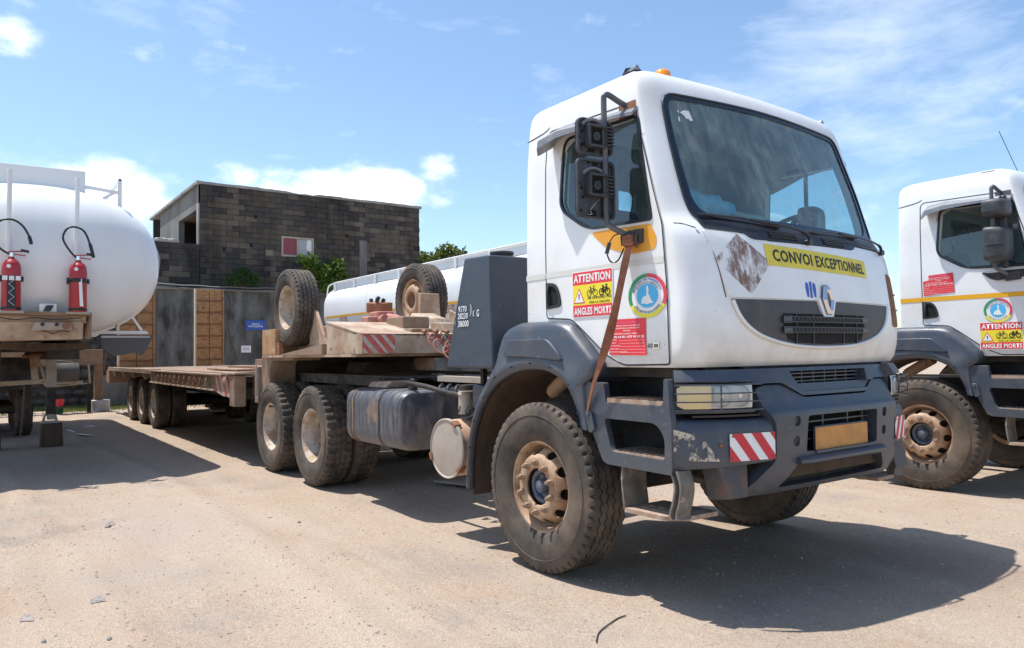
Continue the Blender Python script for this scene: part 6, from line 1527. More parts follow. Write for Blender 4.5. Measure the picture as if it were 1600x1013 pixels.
# spare wheels
def spare(loc, label, side, tilt=0, kind='dish'):
    E = empty('spare_wheel', label, 'spare wheel', loc, 0, 'spare wheels carried on the gooseneck'); E.rotation_euler = (0, tilt, 0 if side < 0 else PI)
    link('tyre', ME['tyre_small'], None, E)
    if kind == 'dish': o = link('rim', ME['rim_rear'], None, E); o.scale = (.90, 1, .90)
    else: o = link('rim', ME['rim_front'], None, E); o.scale = (.90, 1, .90)
    return E
spare((-5.06, -1.055, 2.045), 'dusty spare wheel with a white dished rim standing at the near edge of the gooseneck', -1)
spare((-4.56, .42, 2.15), 'spare wheel with a muddy beige rim behind the upright bracket plate on the gooseneck', -1, .3, 'front')
# timber beam and loose boards on the low deck
o = tag(MB().box(-14.0, -7.3, 1.16, 1.34, 1.21, 1.385).build('timber_beam', 'deck_wood', None, .01), 'long timber beam lying along the far edge of the low deck', 'beam')
for i, (x0, x1, y, a, h, lb) in enumerate(((-12.2, -8.6, .25, .02, .05, 'flat weathered board lying in the middle of the low deck'), (-7.75, -7.25, .95, .0, .17, 'short brown timber block at the front far corner of the low deck'), (-7.1, -6.75, 1.0, .0, .26, 'upright orange brown timber block beside the gooseneck drop'), (-10.6, -8.4, -.62, -.03, .03, 'thin splintered plank near the side rail of the low deck'))):
    o = tag(MB().box((x0 - x1) / 2, (x1 - x0) / 2, -.17, .17, 0, h).build('loose_board', 'wood' if i == 2 else 'deck_wood', None, .008), lb, 'board'); o.location = ((x0 + x1) / 2, y, 1.222); o.rotation_euler = (0, 0, a)
# ------------------------------------------------------------------ tanker semitrailers
def sup(cy, cz, a, b, n=72, p=2.35):
    out = []
    for i in range(n):
        t = 2 * PI * i / n; c, s = math.cos(t), math.sin(t)
        out.append((cy + a * math.copysign(abs(c) ** (2 / p), c), cz + b * math.copysign(abs(s) ** (2 / p), s)))
    return out
def tank_shell(cy, cz, a, b, xr, xf, dish=.42, p=2.35):
    mb = MB(); st = []
    for k in range(9): t = k / 8; st.append((xr - dish * (1 - (t) ** 2.2) ** 1.0 * 1.0, max(.02, math.sin(t * PI / 2) ** .8)))
    st = [(xr - dish * math.cos(PI / 2 * k / 9), max(.015, math.sin(PI / 2 * k / 9))) for k in range(10)] + [(xr + (xf - xr) * k / 8, 1) for k in range(1, 8)] + [(xf + dish * math.cos(PI / 2 * k / 9), max(.015, math.sin(PI / 2 * k / 9))) for k in range(9, -1, -1)]
    # the rim of each dish turns sharply
    base = sup(cy, cz, a, b, 72, p); m = 72; vs = []
    for x, s in st: vs += [(x, cy + (u - cy) * s, cz + (v - cz) * s) for u, v in base]
    N = len(st); fs = [(i * m + k, i * m + (k + 1) % m, (i + 1) * m + (k + 1) % m, (i + 1) * m + k) for i in range(N - 1) for k in range(m)]
    fs += [tuple(range(m - 1, -1, -1)), tuple(range((N - 1) * m, N * m))]; mb.add(vs, fs); return mb
# tanker coupled to the second truck
K = empty('tanker_trailer', 'long white tanker trailer with yellow side stripe behind the foreground truck', 'tanker trailer', (0, 0, 0))
tank_shell(4.87, 2.68, 1.19, .76, -16.0, -2.6, .45, 3.0).build('tank', 'white_tank', K, 0, 60)
def tk(u, v, o):   # on the near flank
    s = abs((v - 2.68) / .76); q = (max(0, 1 - s ** 3.0)) ** (1 / 3.0); return (u, 4.87 - 1.19 * q - o, v)
quad('yellow_stripe', -15.95, -2.7, 2.475, 2.525, tk, .004, 'stripe_orange', K, 24)
for x in (-15.0, -9.55, -4.5):
    hz_panel('hazard_plate', lambda u, v, o: tk(u, v, o), x, x + .55, 2.30, 2.46, K, [(x - .1, x - .0), (x + .12, x + .22), (x + .34, x + .44)], M['print_dusty_red'], 1)
for x in (-13.3, -10.6, -7.9, -5.2): 
    mb = MB(); ring = sup(4.87, 2.68, 1.198, .768, 72, 3.0); vs = [(x - .012, u, v) for u, v in ring] + [(x + .012, u, v) for u, v in ring]; mb.add(vs, [(i, (i + 1) % 72, 72 + (i + 1) % 72, 72 + i) for i in range(72)]); mb.build('tank_seam', 'white_tank', K, 0, 60)
for s in (-1, 1):
    mb = MB(); yy = 4.87 + s * .98; mb.box(-15.8, -2.7, *sorted((yy, yy + s * .025)), 3.26, 3.44); mb.build('spill_rail', 'white_tank', K, .003)
    mb = MB(); mb.box(-15.8, -2.7, *sorted((yy, yy - s * .20)), 3.25, 3.28); mb.build('walkway', 'white_tank', K)
    for k in range(11): x = -15.6 + 1.27 * k; MB().box(x - .03, x + .03, *sorted((yy + s * .03, yy + s * .07)), 3.20, 3.455).build('rail_post', 'white_tank', K, .003)
    mb = MB(); mb.tube(spline([(-16.2, yy + s * .05, 3.10), (-16.1, yy + s * .05, 3.38), (-15.6, yy + s * .05, 3.455)], 6) + [Vector((-2.7, yy + s * .05, 3.455))], .020, 8); mb.build('hand_rail', 'white_tank', K, 0, 60)
mb = MB(); mb.box(-15.8, -2.6, 4.10, 4.22, 1.75, 2.05); mb.box(-15.8, -2.6, 5.52, 5.64, 1.75, 2.05); mb.build('tanker_frame', 'white_tank', K)
mb = MB(); mb.box(-15.8, -3.0, 3.80, 3.85, 1.90, 2.12); mb.build('side_skirt', 'white_tank', K)
for i, x in enumerate((-12.8, -14.1, -15.4)):
    for s in (-1, 1):
        w = wheel('tanker_wheel', K, (x, 4.87 + s * 1.08, .50), s, 'rear', rot=i * .6, tyre='tyre_trailer')
    mb = MB(); mb.cyl((x, 3.9, .50), (x, 5.8, .50), .08, n=12); mb.build('tanker_axle', 'chassis', K, 0, 50)
mb = MB(); mb.box(-7.0, -6.85, 4.0, 4.14, .35, 1.8); mb.box(-7.0, -6.85, 5.6, 5.74, .35, 1.8); mb.build('landing_leg', 'beige', K)
mb = MB(); mb.cyl((-12.4, 3.95, 1.50), (-10.9, 3.95, 1.50), .085, n=16); mb.cyl((-12.55, 3.95, 1.50), (-12.4, 3.95, 1.50), .03, n=8); mb.build('hose_tube', 'white_tank', K, .02)

# tanker on the left, its front dish towards us
Q = empty('parked_tanker', 'big white tanker trailer at the left edge seen from its front dish', 'tanker trailer', (0, 0, 0))
CY, CZ, HA, HB = -3.62, 2.72, 1.43, .98
tank_shell(CY, CZ, HA, HB, -17.0, -7.35, .62, 2.30).build('tank', 'white_tank', Q, 0, 60)
for x in (-10.0, -13.0):
    ring = sup(CY, CZ, HA + .008, HB + .008, 72, 2.3); vs = [(x - .02, u, v) for u, v in ring] + [(x + .02, u, v) for u, v in ring]; mb = MB(); mb.add(vs, [(i, (i + 1) % 72, 72 + (i + 1) % 72, 72 + i) for i in range(72)]); mb.build('tank_seam', 'white_tank', Q, 0, 60)
# coaming on top and its rail
mb = MB(); mb.hexa([(-16.6, -4.75, 3.60), (-7.30, -4.75, 3.50), (-7.30, -3.10, 3.50), (-16.6, -3.10, 3.60), (-16.6, -4.75, 3.94), (-7.30, -4.75, 3.925), (-7.30, -3.10, 3.94), (-16.6, -3.10, 3.95)]); mb.build('top_coaming', 'white_tank', Q, .006)
mb = MB(); mb.bar((-7.32, -3.10, 3.735), (-7.32, -2.70, 3.700), .05, .045); mb.bar((-7.32, -2.69, 3.885), (-7.32, -2.69, 3.45), .05, .06); mb.bar((-7.33, -2.97, 3.55), (-7.33, -2.74, 3.70), .03, .03)
mb.bar((-7.35, -2.69, 3.87), (-16.6, -2.69, 3.87), .05, .05)
for k in range(4): mb.bar((-9.6 - 2.2 * k, -2.69, 3.87), (-9.6 - 2.2 * k, -2.69, 3.42), .05, .05)
mb.build('corner_rail', 'white_tank', Q, .004)
MB().cyl((-7.30, -2.69, 3.875), (-7.285, -2.69, 3.875), .016, n=10).build('rail_bore', 'black', Q)
# front sill: channel with bracket plate
mb = MB(); mb.box(-7.25, -6.66, -5.1, -3.085, 2.005, 2.03); mb.box(-6.68, -6.655, -5.1, -3.085, 1.985, 2.03); mb.build('sill_flange', 'rust_beam', Q, .003)
mb = MB(); mb.box(-7.25, -6.72, -5.1, -3.14, 1.90, 1.985); mb.build('sill_web', 'beige', Q)
mb = MB(); mb.hexa([(-6.80, -3.17, 1.73), (-6.66, -3.13, 1.70), (-6.66, -3.09, 1.70), (-7.2, -3.09, 1.73), (-6.80, -3.13, 2.0), (-6.66, -3.10, 2.0), (-6.66, -3.085, 2.0), (-7.2, -3.085, 2.0)]); mb.build('sill_end_plate', 'rust_beam', Q)
mb = MB(); mb.hexa([(-7.25, -5.1, 1.66), (-6.74, -5.1, 1.66), (-6.74, -3.17, 1.70), (-7.25, -3.17, 1.70), (-7.25, -5.1, 1.93), (-6.70, -5.1, 1.90), (-6.70, -3.17, 1.92), (-7.25, -3.17, 1.93)]); mb.build('front_apron', 'beige', Q, .01)
mb = MB(); mb.hexa([(-6.70, -3.74, 1.80), (-6.66, -3.72, 1.80), (-6.66, -3.30, 1.81), (-6.70, -3.28, 1.81), (-6.70, -3.70, 1.90), (-6.64, -3.68, 1.90), (-6.64, -3.32, 1.90), (-6.70, -3.30, 1.90)]); mb.build('coupling_bracket', 'filter_white', Q, .006)
for y in (-3.61, -3.46): MB().cyl((-6.66, y, 1.875), (-6.60, y, 1.88), .024, .018, 12).build('air_coupling', 'hose', Q, .004)
MB().cyl((-6.655, -3.36, 1.865), (-6.63, -3.36, 1.868), .045, n=16).build('electric_socket', 'rust', Q, .004)
mb = MB(); mb.tube(spline([(-6.64, -3.62, 1.80), (-6.62, -3.56, 1.79), (-6.62, -3.50, 1.765), (-6.62, -3.42, 1.80), (-6.64, -3.33, 1.79)], 6), .006, 5); mb.tube(spline([(-6.66, -4.2, 1.99), (-6.63, -3.9, 1.93), (-6.64, -3.7, 1.955), (-6.65, -3.5, 1.94), (-6.64, -3.2, 1.96)], 6), .006, 5); mb.build('hanging_cable', 'hose', Q, 0, 60)
# kingpin plate in deep shade and frame
mb = MB(); mb.box(-11.4, -7.25, -4.9, -3.02, 1.58, 1.66); mb.build('kingpin_plate', 'mud', Q)
# belly cradle following the tank
for x in (-7.62,):
    ring = sup(CY, CZ, HA, HB, 144, 2.3); seg = [p for p in ring if p[0] > -3.1 and p[1] < 2.45]
    seg.sort(key=lambda p: p[0]); mb = MB(); vs = []
    for u, v in seg:
        d = Vector((u - CY, v - CZ)).normalized()
        vs += [(x - .35, u + d.x * .005, v + d.y * .005), (x + .02, u + d.x * .005, v + d.y * .005), (x + .02, u + d.x * .035, v + d.y * .035), (x - .35, u + d.x * .035, v + d.y * .035)]
    n_ = len(seg); mb.add(vs, [(i * 4 + k, i * 4 + (k + 1) % 4, (i + 1) * 4 + (k + 1) % 4, (i + 1) * 4 + k) for i in range(n_ - 1) for k in range(4)] + [(0, 1, 2, 3), (4 * n_ - 1, 4 * n_ - 2, 4 * n_ - 3, 4 * n_ - 4)])
    mb.build('tank_cradle', 'white_tank', Q, 0, 50)
    mb = MB(); mb.prism([(-3.02, 1.75), (-2.93, 1.75), (-2.59, 2.01), (-2.30, 2.26), (-2.22, 2.40), (-2.43, 2.17), (-3.02, 2.01)], lambda u, v, w: (w, u, v), -7.62, -7.58); mb.build('cradle_gusset', 'white_tank', Q)
# mudguard with rubber flap
gd = pivot('mudguard', Q)
MB().hexa([(-8.1, -2.93, 1.80), (-7.58, -2.93, 1.79), (-7.58, -2.27, 1.79), (-8.1, -2.27, 1.80), (-8.1, -2.90, 1.84), (-7.60, -2.90, 1.835), (-7.60, -2.30, 1.835), (-8.1, -2.30, 1.84)]).build('guard_plate', 'white_tank', gd, .01)
MB().bar((-7.60, -2.53, 2.10), (-7.60, -2.36, 1.84), .03, .03).build('guard_strut', 'white_tank', gd)
MB().bar((-7.60, -2.68, 2.02), (-7.60, -2.68, 1.84), .025, .025).build('guard_strut', 'beige', gd)
MB().box(-7.575, -7.560, -2.87, -2.26, 1.735, 1.765).build('clamp_strip', 'alu', gd, .002)
MB().prism([(-2.88, 1.775), (-2.24, 1.775), (-2.235, 1.72), (-2.33, 1.52), (-2.37, 1.487), (-2.45, 1.53), (-2.60, 1.50), (-2.70, 1.485), (-2.78, 1.53), (-2.86, 1.60)], lambda u, v, w: (w, u, v), -7.59, -7.578).build('rubber_flap', 'rubber_flap', gd)
# landing legs
def leg(y, s):
    g = pivot('landing_leg', Q)
    MB().box(-10.9, -10.77, y - .075, y + .075, .98, 1.60).build('outer_leg', 'filter_white', g, .006)
    MB().box(-10.88, -10.79, y - .065, y + .065, .50, .98).build('inner_leg', 'chassis', g)
    mb = MB(); mb.box(-10.90, -10.77, y - .055, y + .055, .44, .53); mb.hexa([(-10.93, y - .15, .385), (-10.74, y - .15, .385), (-10.74, y + .12, .385), (-10.93, y + .12, .385), (-10.90, y - .13, .42), (-10.77, y - .13, .42), (-10.77, y + .10, .42), (-10.90, y + .10, .42)]); mb.build('leg_foot', 'filter_white', g, .004)
    mb = MB(); mb.hexa([(-10.82, y - .14, .39), (-10.78, y - .14, .39), (-10.78, y - .09, .39), (-10.82, y - .09, .39), (-10.82, y - .10, .54), (-10.78, y - .10, .54), (-10.78, y - .07, .54), (-10.82, y - .07, .54)]); mb.hexa([(-10.82, y + .06, .39), (-10.78, y + .06, .39), (-10.78, y + .11, .39), (-10.82, y + .11, .39), (-10.82, y + .05, .52), (-10.78, y + .05, .52), (-10.78, y + .075, .52), (-10.82, y + .075, .52)]); mb.build('foot_cheek', 'filter_white', g)
leg(-3.205, 1); leg(-4.05, -1)
mb = MB(); mb.bar((-10.80, -5.0, 1.02), (-10.80, -3.28, 1.085), .04, .075); mb.build('leg_cross_tube', 'beige', Q, .004)
MB().cyl((-10.78, -3.33, 1.075), (-10.765, -3.33, 1.075), .016, n=10).build('cross_bolt', 'rust', Q)
mb = MB(); mb.bar((-10.83, -3.47, 1.52), (-10.83, -3.43, 1.10), .10, .05, up=(1, 0, 0)); mb.bar((-10.84, -3.40, 1.50), (-10.84, -3.30, 1.12), .04, .04, up=(1, 0, 0)); mb.build('leg_brace', 'beige', Q)
mb = MB(); mb.bar((-10.9, -3.5, 1.55), (-10.9, -3.05, 1.60), .06, .05); mb.tube([(-10.8, -3.62, 1.5), (-10.8, -3.35, 1.54)], .03, 8); mb.build('leg_gearbox', 'rust', Q)
mb = MB(); mb.box(-17.0, -7.3, -4.15, -4.0, 1.35, 1.75); mb.box(-17.0, -7.3, -3.30, -3.15, 1.45, 1.75); mb.build('tanker_frame', 'chassis', Q)
for i, x in enumerate((-13.4, -14.7, -16.0)):
    for s in (-1, 1): wheel('tanker_wheel', Q, (x, -4.10 + s * .62, .50), s, 'rear', rot=i * .7, tyre='tyre_trailer')
    MB().cyl((x, -4.7, .50), (x, -3.5, .50), .08, n=12).build('tanker_axle', 'chassis', Q, 0, 50)
mb = MB(); mb.box(-16.8, -12.6, -4.8, -3.4, .9, 1.5); mb.build('bogie_frame', 'chassis', Q)
chain('hanging_chain', [(-11.5, -3.55, .98), (-11.5, -3.56, .6), (-11.5, -3.60, .12)], Q, .02)
# vertical poles
for y, zt_, zb in ((-3.95, 3.715, 2.70), (-3.245, 3.695, 2.72)):
    mb = MB(); mb.cyl((-6.72, y - .012, zb), (-6.72, y, zt_), .026, n=16); mb.cyl((-6.72, y, zt_), (-6.72, y, zt_ + .02), .030, .026, 16); mb.build('vent_pole', 'white_tank', Q, 0, 40)
MB().box(-6.72, -6.70, -3.64, -3.46, 2.02, 2.13).build('valve_plate', 'white_tank', Q, .004)
MB().hexa([(-6.70, -3.60, 2.04), (-6.66, -3.60, 2.04), (-6.66, -3.53, 2.04), (-6.70, -3.53, 2.04), (-6.70, -3.57, 2.11), (-6.66, -3.57, 2.11), (-6.66, -3.49, 2.11), (-6.70, -3.49, 2.11)]).build('valve_handle', 'hose', Q, .006)
# extinguishers
def extinguisher(y, label, hose, tagside):
    E = empty('fire_extinguisher', label, 'extinguisher', (-6.60, y, 2.03), 0, 'extinguishers on the tanker sill')
    r = .098
    MB().lathe([(.001, .0), (r * .9, .0), (r, .02), (r, .50), (r * .93, .55), (r * .72, .59), (.035, .615), (.03, .64), (.001, .64)], 32, axis='z').build('cylinder', 'red_ex', E, 0, 45)
    MB().lathe([(r + .002, .015), (r + .004, .03), (r + .002, .045)], 32, axis='z').build('foot_ring', 'hose', E)
    mb = MB(); mb.lathe([(r + .002, .36), (r + .006, .365), (r + .006, .405), (r + .002, .41)], 32, axis='z'); mb.box(-.02, .02, -r - .025, -r, .34, .42); mb.box(-.02, .02, r, r + .025, .35, .41); mb.build('clamp_band', 'hose', E, 0, 40)
    if tagside == 'strap':
        for k in range(6): MB().bar((r + .004, -.028 if k % 2 else .028, .06 + .05 * k), (r + .004, .028 if k % 2 else -.028, .11 + .05 * k), .012, .003).build('tag_ribbon', 'print_white', E)
        MB().box(r - .006, r + .002, -.045, .045, .02, .35).build('dark_label', 'hose', E)
        for yy in (-.09, -.025, .04): MB().box(r * .7, r + .008, yy, yy + .05, .355, .405).build('white_tag', 'print_white', E)
    else:
        MB().hexa([(r - .01, .012, .07), (r + .004, .012, .07), (r + .004, .05, .06), (r - .01, .05, .06), (r - .01, .0, .36), (r + .004, .0, .36), (r + .004, .03, .41), (r - .01, .03, .41)]).build('white_tag', 'print_white', E)
    MB().cyl((r - .004, -.03, .52), (r + .003, -.03, .52), .022, n=16).build('gauge_label', 'print_white', E)
    mb = MB(); mb.cyl((0, 0, .63), (0, 0, .69), .024, n=12); mb.build('valve', 'chrome', E)
    mb = MB(); mb.bar((0, -.03, .70), (0, .15, .715), .03, .014); mb.bar((0, -.02, .675), (0, .14, .66), .028, .012); mb.build('squeeze_lever', 'red_ex', E, .003)
    mb = MB(); mb.bar((0, .09, .725), (0, .175, .71), .032, .03); mb.build('lever_grip', 'hose', E, .004)
    P = spline(hose, 8); rr = [.0125] * (len(P) - 8) + [.020] * 8; MB().tube(P, rr, 8).build('hose', 'hose', E, 0, 60)
    mb = MB(); mb.bar((-.04, -.02, -.0), (-.04, -.02, .02), .1, .1)
    MB().box(-.07, .07, -.13, .13, -.028, .0).build('foot_bracket', 'filter_white', E, .004)
    return E
extinguisher(-3.245, 'red fire extinguisher with looped black hose on the tanker sill, the one nearer the building', [(0, -.02, .67), (.02, -.10, .76), (.02, -.165, .90), (.02, -.12, 1.02), (0, -.03, 1.05), (.02, .06, 1.0), (.02, .12, .86), (.02, .165, .68)], 'tag')
extinguisher(-3.93, 'red fire extinguisher wrapped with a zigzag ribbon at the left edge of the photo', [(0, -.02, .67), (.02, -.12, .74), (.02, -.2, .9), (.02, -.12, 1.05), (.02, .0, 1.08), (.02, .10, 1.02), (.02, .17, .90), (.02, .195, .80)], 'strap')
tag(MB().hexa([(-10.98, -3.36, 0), (-10.68, -3.36, 0), (-10.68, -3.03, 0), (-10.98, -3.03, 0), (-10.95, -3.345, .385), (-10.71, -3.345, .385), (-10.71, -3.05, .385), (-10.95, -3.05, .385)]).build('support_block', 'mud', None, .012), 'dark brown timber block under the near landing leg of the left tanker', 'block')
tag(MB().box(-10.98, -10.70, -4.20, -3.90, 0, .385).build('support_block', 'mud', None, .012), 'dark timber block under the far landing leg cut off by the left edge', 'block')

# ------------------------------------------------------------------ yard behind
random.seed(5)
# perimeter wall of streaked render with a low step, the part behind the low loader
WX = -21.5
pw = empty('perimeter_wall', 'streaked grey concrete perimeter wall below the block building', 'wall', (0, 0, 0))
MB().box(WX - .25, WX, -.3, 34, -.2, 3.62).build('render', 'render', pw)
MB().box(WX, WX + .01, 8.2, 8.23, 0, 3.6).build('panel_joint', 'mortar', pw)
mb = MB()
MB().box(WX - .28, WX + .04, -.32, 34, 3.62, 3.68).build('coping', 'coping', pw, .01)
# loose electric cables along the coping
for k, (a, b) in enumerate(((3.78, .10), (3.70, .16))):
    P = []
    for i in range(60):
        y = .2 + i * .30; P.append((WX + .10 + .02 * k, y, a - b * math.sin((y % 4.6) / 4.6 * PI) * (.4 + .6 * ((i // 15) % 2)) + .01 * math.sin(i * 1.7)))
    tag(MB().tube(P, .022, 6).build('wall_cable', 'cable', None, 0, 60), ['upper grey cable strung along the top of the perimeter wall', 'lower sagging grey cable along the top of the perimeter wall'][k], 'cable')
# rubble wall to the left, under the tanker
rw = empty('rubble_wall', 'dark rubble stone wall seen beneath the left tanker', 'wall', (0, 0, 0))
MB().box(WX - .45, WX - .12, -16, -.3, -.2, 2.6).build('wall_core', 'mortar', rw)
stones = []
for k in range(8):
    me = blobmesh(.5, (.5, 1, .62), k * 3.1, .35, 2); me.materials.append(M['stone']); me.polygons.foreach_set('use_smooth', [True] * len(me.polygons)); stones.append(me)
z = .05; cnt = 0; smb = MB()
while z < 2.5:
    y = -15.8; h = random.uniform(.20, .32)
    while y < -.35:
        w = random.uniform(.25, .55)
        if y > -6.5:
            o = bpy.data.objects.new('stone', random.choice(stones)); col.objects.link(o); o.parent = rw; o.location = (WX - .16, y + w / 2, z + h / 2); o.scale = (.5, w * 1.04, h * 1.55); o.rotation_euler = (random.choice((0, PI)), 0, 0); cnt += 1
        y += w
    z += h
far_st = MB()
z = .05
while z < 2.5:
    y = -15.8; h = .27
    while y < -6.5:
        w = random.uniform(.3, .5); far_st.box(WX - .2, WX - .08 + random.uniform(-.02, .03), y + .02, y + w - .02, z + .015, z + h - .015); y += w
    z += h
o = far_st.build('far_stones', 'stone', rw, .02); o['kind'] = 'stuff'
# lower rendered panel by the ramps
tag(MB().box(WX + .02, WX + .14, -1.15, .4, 0, .95).build('low_wall', 'render_side', None, .02), 'low pale rendered wall between the brown post and the trailer wheels', 'wall')
# brown trestle behind the tanker
ts = empty('steel_trestle', 'brown steel trestle frame standing behind the left tanker', 'trestle', (0, 0, 0))
MB().box(-19.6, -19.35, -5.2, -1.36, 1.28, 1.70).build('crossbeam', 'rust_beam', ts, .01)
MB().box(-19.58, -19.40, -1.56, -1.35, .30, 1.30).build('post', 'rust_beam', ts, .01)
MB().box(-19.58, -19.40, -5.1, -4.9, .0, 1.30).build('post', 'rust_beam', ts, .01)
tag(MB().lathe([(.001, .315), (.20, .315), (.235, .30), (.24, .22), (.235, .17), (.235, .0), (.001, .0)], 24, (-19.49, -1.40, 0), 'z').build('pad_stone', 'pad', None, 0, 35), 'dark round pad with a white painted top under the brown trestle post', 'pad')
drum = empty('lying_drum', 'grey drum lying on a white pipe rack below the left tanker', 'drum', (-19.2, -2.3, 1.1))
MB().lathe([(.001, -.34), (.23, -.34), (.25, -.32), (.25, .30), (.23, .34), (.001, .34)], 28, (0, 0, 0), 'y').build('drum_shell', 'stone', drum, 0, 40)
rk = empty('pipe_rack', 'white pipe rack beneath the grey drum by the rubble wall', 'rack', (0, 0, 0))
mb = MB(); mb.bar((-19.3, -2.75, .80), (-19.3, -1.85, .83), .09, .07); mb.build('rack_beam', 'filter_white', rk, .01)
mb = MB(); mb.tube([(-19.3, -2.6, .72), (-19.3, -1.7, .79)], .018, 6); mb.tube([(-19.3, -1.72, 1.30), (-19.3, -1.68, .78)], .028, 8); mb.tube([(-19.3, -2.0, .74), (-19.3, -2.0, .92)], .02, 6); mb.tube([(-19.3, -2.55, 1.42), (-19.3, -2.10, 1.38), (-19.3, -2.08, 1.2)], .022, 6); mb.build('rack_pipe', 'filter_white', rk, 0, 60)
MB().box(-19.35, -19.25, -2.7, -2.6, 0, .78).build('rack_leg', 'chassis', rk); MB().box(-19.35, -19.25, -1.75, -1.65, 0, .78).build('rack_leg', 'chassis', rk)
bk = empty('bucket', 'small red bucket on a green base in the grass below the left tanker', 'bucket', (-19.3, -2.40, 0))
MB().lathe([(.001, .20), (.09, .20), (.13, .38), (.12, .38), (.08, .22), (.001, .22)], 20, axis='z').build('bucket_body', 'red', bk, 0, 40)
MB().lathe([(.001, 0), (.10, 0), (.11, .18), (.09, .20), (.001, .20)], 20, axis='z').build('bucket_base', 'green_dark', bk, 0, 40)
wl_ = tag(MB().lathe([(.001, 0), (.10, 0), (.13, .06), (.13, .26), (.05, .34), (.04, .40), (.001, .40)], 20, (-20.5, -4.62, 0), 'z').build('white_canister', 'filter_white', None, 0, 40), 'small white canister behind the tanker wheels at the left edge', 'canister')
# signs on the wall
sg = empty('blue_sign', 'small blue board with two lines of white lettering on the perimeter wall', 'sign', (WX + .02, 3.435, 2.50))
MB().box(0, .02, -.33, .33, -.165, .165).build('sign_board', 'blue_sign', sg, .006)
sfn = lambda u, v, o: (o, u, v)
lettering('lettering', 'SERVICE', sfn, (-.13, .14, .015, .065), .023, 'print_white', sg, .02); lettering('lettering', 'PHOTOGRAPHIE', sfn, (-.235, .24, -.07, -.01), .023, 'print_white', sg, .02)
pp = empty('paper_notice', 'white paper notice with pink print below the blue sign', 'notice', (WX + .015, 3.13, 1.70))
MB().box(0, .006, -.16, .16, -.115, .115).build('paper', 'print_white', pp)
for k in range(4): MB().box(.006, .0075, -.11 + .055 * k, -.07 + .055 * k, -.04, .05).build('pink_print', 'pale_pink', pp)

# ------------------------------------------------------------------ block building
bd = empty('block_building', 'dark weathered concrete block building rising above the perimeter wall', 'building', (0, 0, 0))
BX = -22.0
BH = .186; BW = .42
BY0, BY1 = 1.79, 10.02
def roofz(y): return 7.28
def wallprism(name, poly, mat, a, b, cuts=None):
    mb = MB(); mb.prism(poly, lambda u, v, w: (w, u, v), a, b)
    me = mb.mesh('w')
    if cuts: me = boolean(me, [c.mesh('c') for c in cuts])
    return link(name, me, mat, bd)
wc = MB(); wc.prism(rect(4.55, 5.62, 5.02, 5.62), lambda u, v, w: (w, u, v), BX - .6, BX + .3)
wallprism('front_wall', rect(BY0, BY1, 0, 7.2), 'mortar', BX - .22, BX - .03, [wc])
# near gable wall, stepping back along -x: upper part with an open loggia
sd_ = MB(); sd_.prism([(-28.5, 0), (BX - .03, 0), (BX - .03, 7.2), (-28.5, 7.15)], lambda u, v, w: (u, w, v), BY0, BY0 + .2)
lc = MB(); lc.prism(rect(-25.2, -22.3, 5.0, 6.42), lambda u, v, w: (u, w, v), BY0 - .3, BY0 + .6)
link('side_wall', boolean(sd_.mesh('w'), [lc.mesh('c')]), 'render_side', bd)
MB().box(-25.2, -22.3, BY0 + 1.6, BY0 + 1.7, 5.0, 6.5).build('loggia_back_wall', 'coping', bd)
MB().box(-25.4, -22.1, BY0 + .2, BY0 + 1.7, 6.45, 6.55).build('loggia_ceiling', 'rust_beam', bd)
MB().box(-25.4, -22.1, BY0 + .2, BY0 + 1.7, 4.85, 4.95).build('loggia_floor', 'mortar', bd)
MB().box(-22.32, -22.06, BY0 - .05, BY0 + .02, 4.9, 6.55).build('corner_pillar', 'coping', bd, .01)
MB().box(-28.5, BX - .03, .42, BY0 - .01, 0, 5.18).build('lower_storey', 'mortar', bd)
lb = MB()
for r_ in range(11):
    y = .42 + (-.21 if r_ % 2 else 0)
    while y < BY0 - .05:
        a = max(y, .42); b = min(y + BW, BY0 - .012)
        if b - a > .06: MB().box(BX - .2, BX + random.uniform(-.004, .008), a + .004, b - .004, 5.18 - BH * (r_ + 1) + .004, 5.18 - BH * r_ - .004).build('block', 'block_c' if random.random() < .7 else 'block_a', bd, .003)
        y += BW
MB().box(-28.5, BX + .03, .40, 1.15, 5.18, 5.24).build('parapet_slab', 'coping', bd, .01)
for k in range(5): link('rubble_piece', blobmesh(.09, (1, 1.4, .6), k, .4, 2), 'coping', bd, 0, 40, (BX - .1, .5 + .12 * k, 5.27))
MB().tube(spline([(BX + .1, .40, 4.95), (BX + .14, .52, 4.6), (BX + .1, .46, 4.0)], 6), .03, 8).build('drain_pipe', 'coping', bd, 0, 60)
MB().box(-30, BX - .22, BY1 - .2, BY1, 0, 7.2).build('far_side_wall', 'mortar', bd)
MB().box(-30, -29.8, BY0, BY1, 0, 7.2).build('rear_wall', 'mortar', bd)
# roof with an uneven edge
mb = MB(); N = 34; vs = []
for i in range(N + 1):
    y = BY0 - .12 + (BY1 - BY0 + .2) * i / N; j = random.uniform(-.012, .012) + (-.05 if .36 < i / N < .50 else 0)
    vs += [(BX + .04, y, 7.20), (BX + .05, y, 7.29 + j), (-30.1, y, 7.29), (-30.1, y, 7.20)]
mb.add(vs, [(4 * i + k, 4 * i + (k + 1) % 4, 4 * i + 4 + (k + 1) % 4, 4 * i + 4 + k) for i in range(N) for k in range(4)] + [(0, 1, 2, 3), (4 * N + 3, 4 * N + 2, 4 * N + 1, 4 * N)]); mb.build('roof_slab', 'coping', bd)
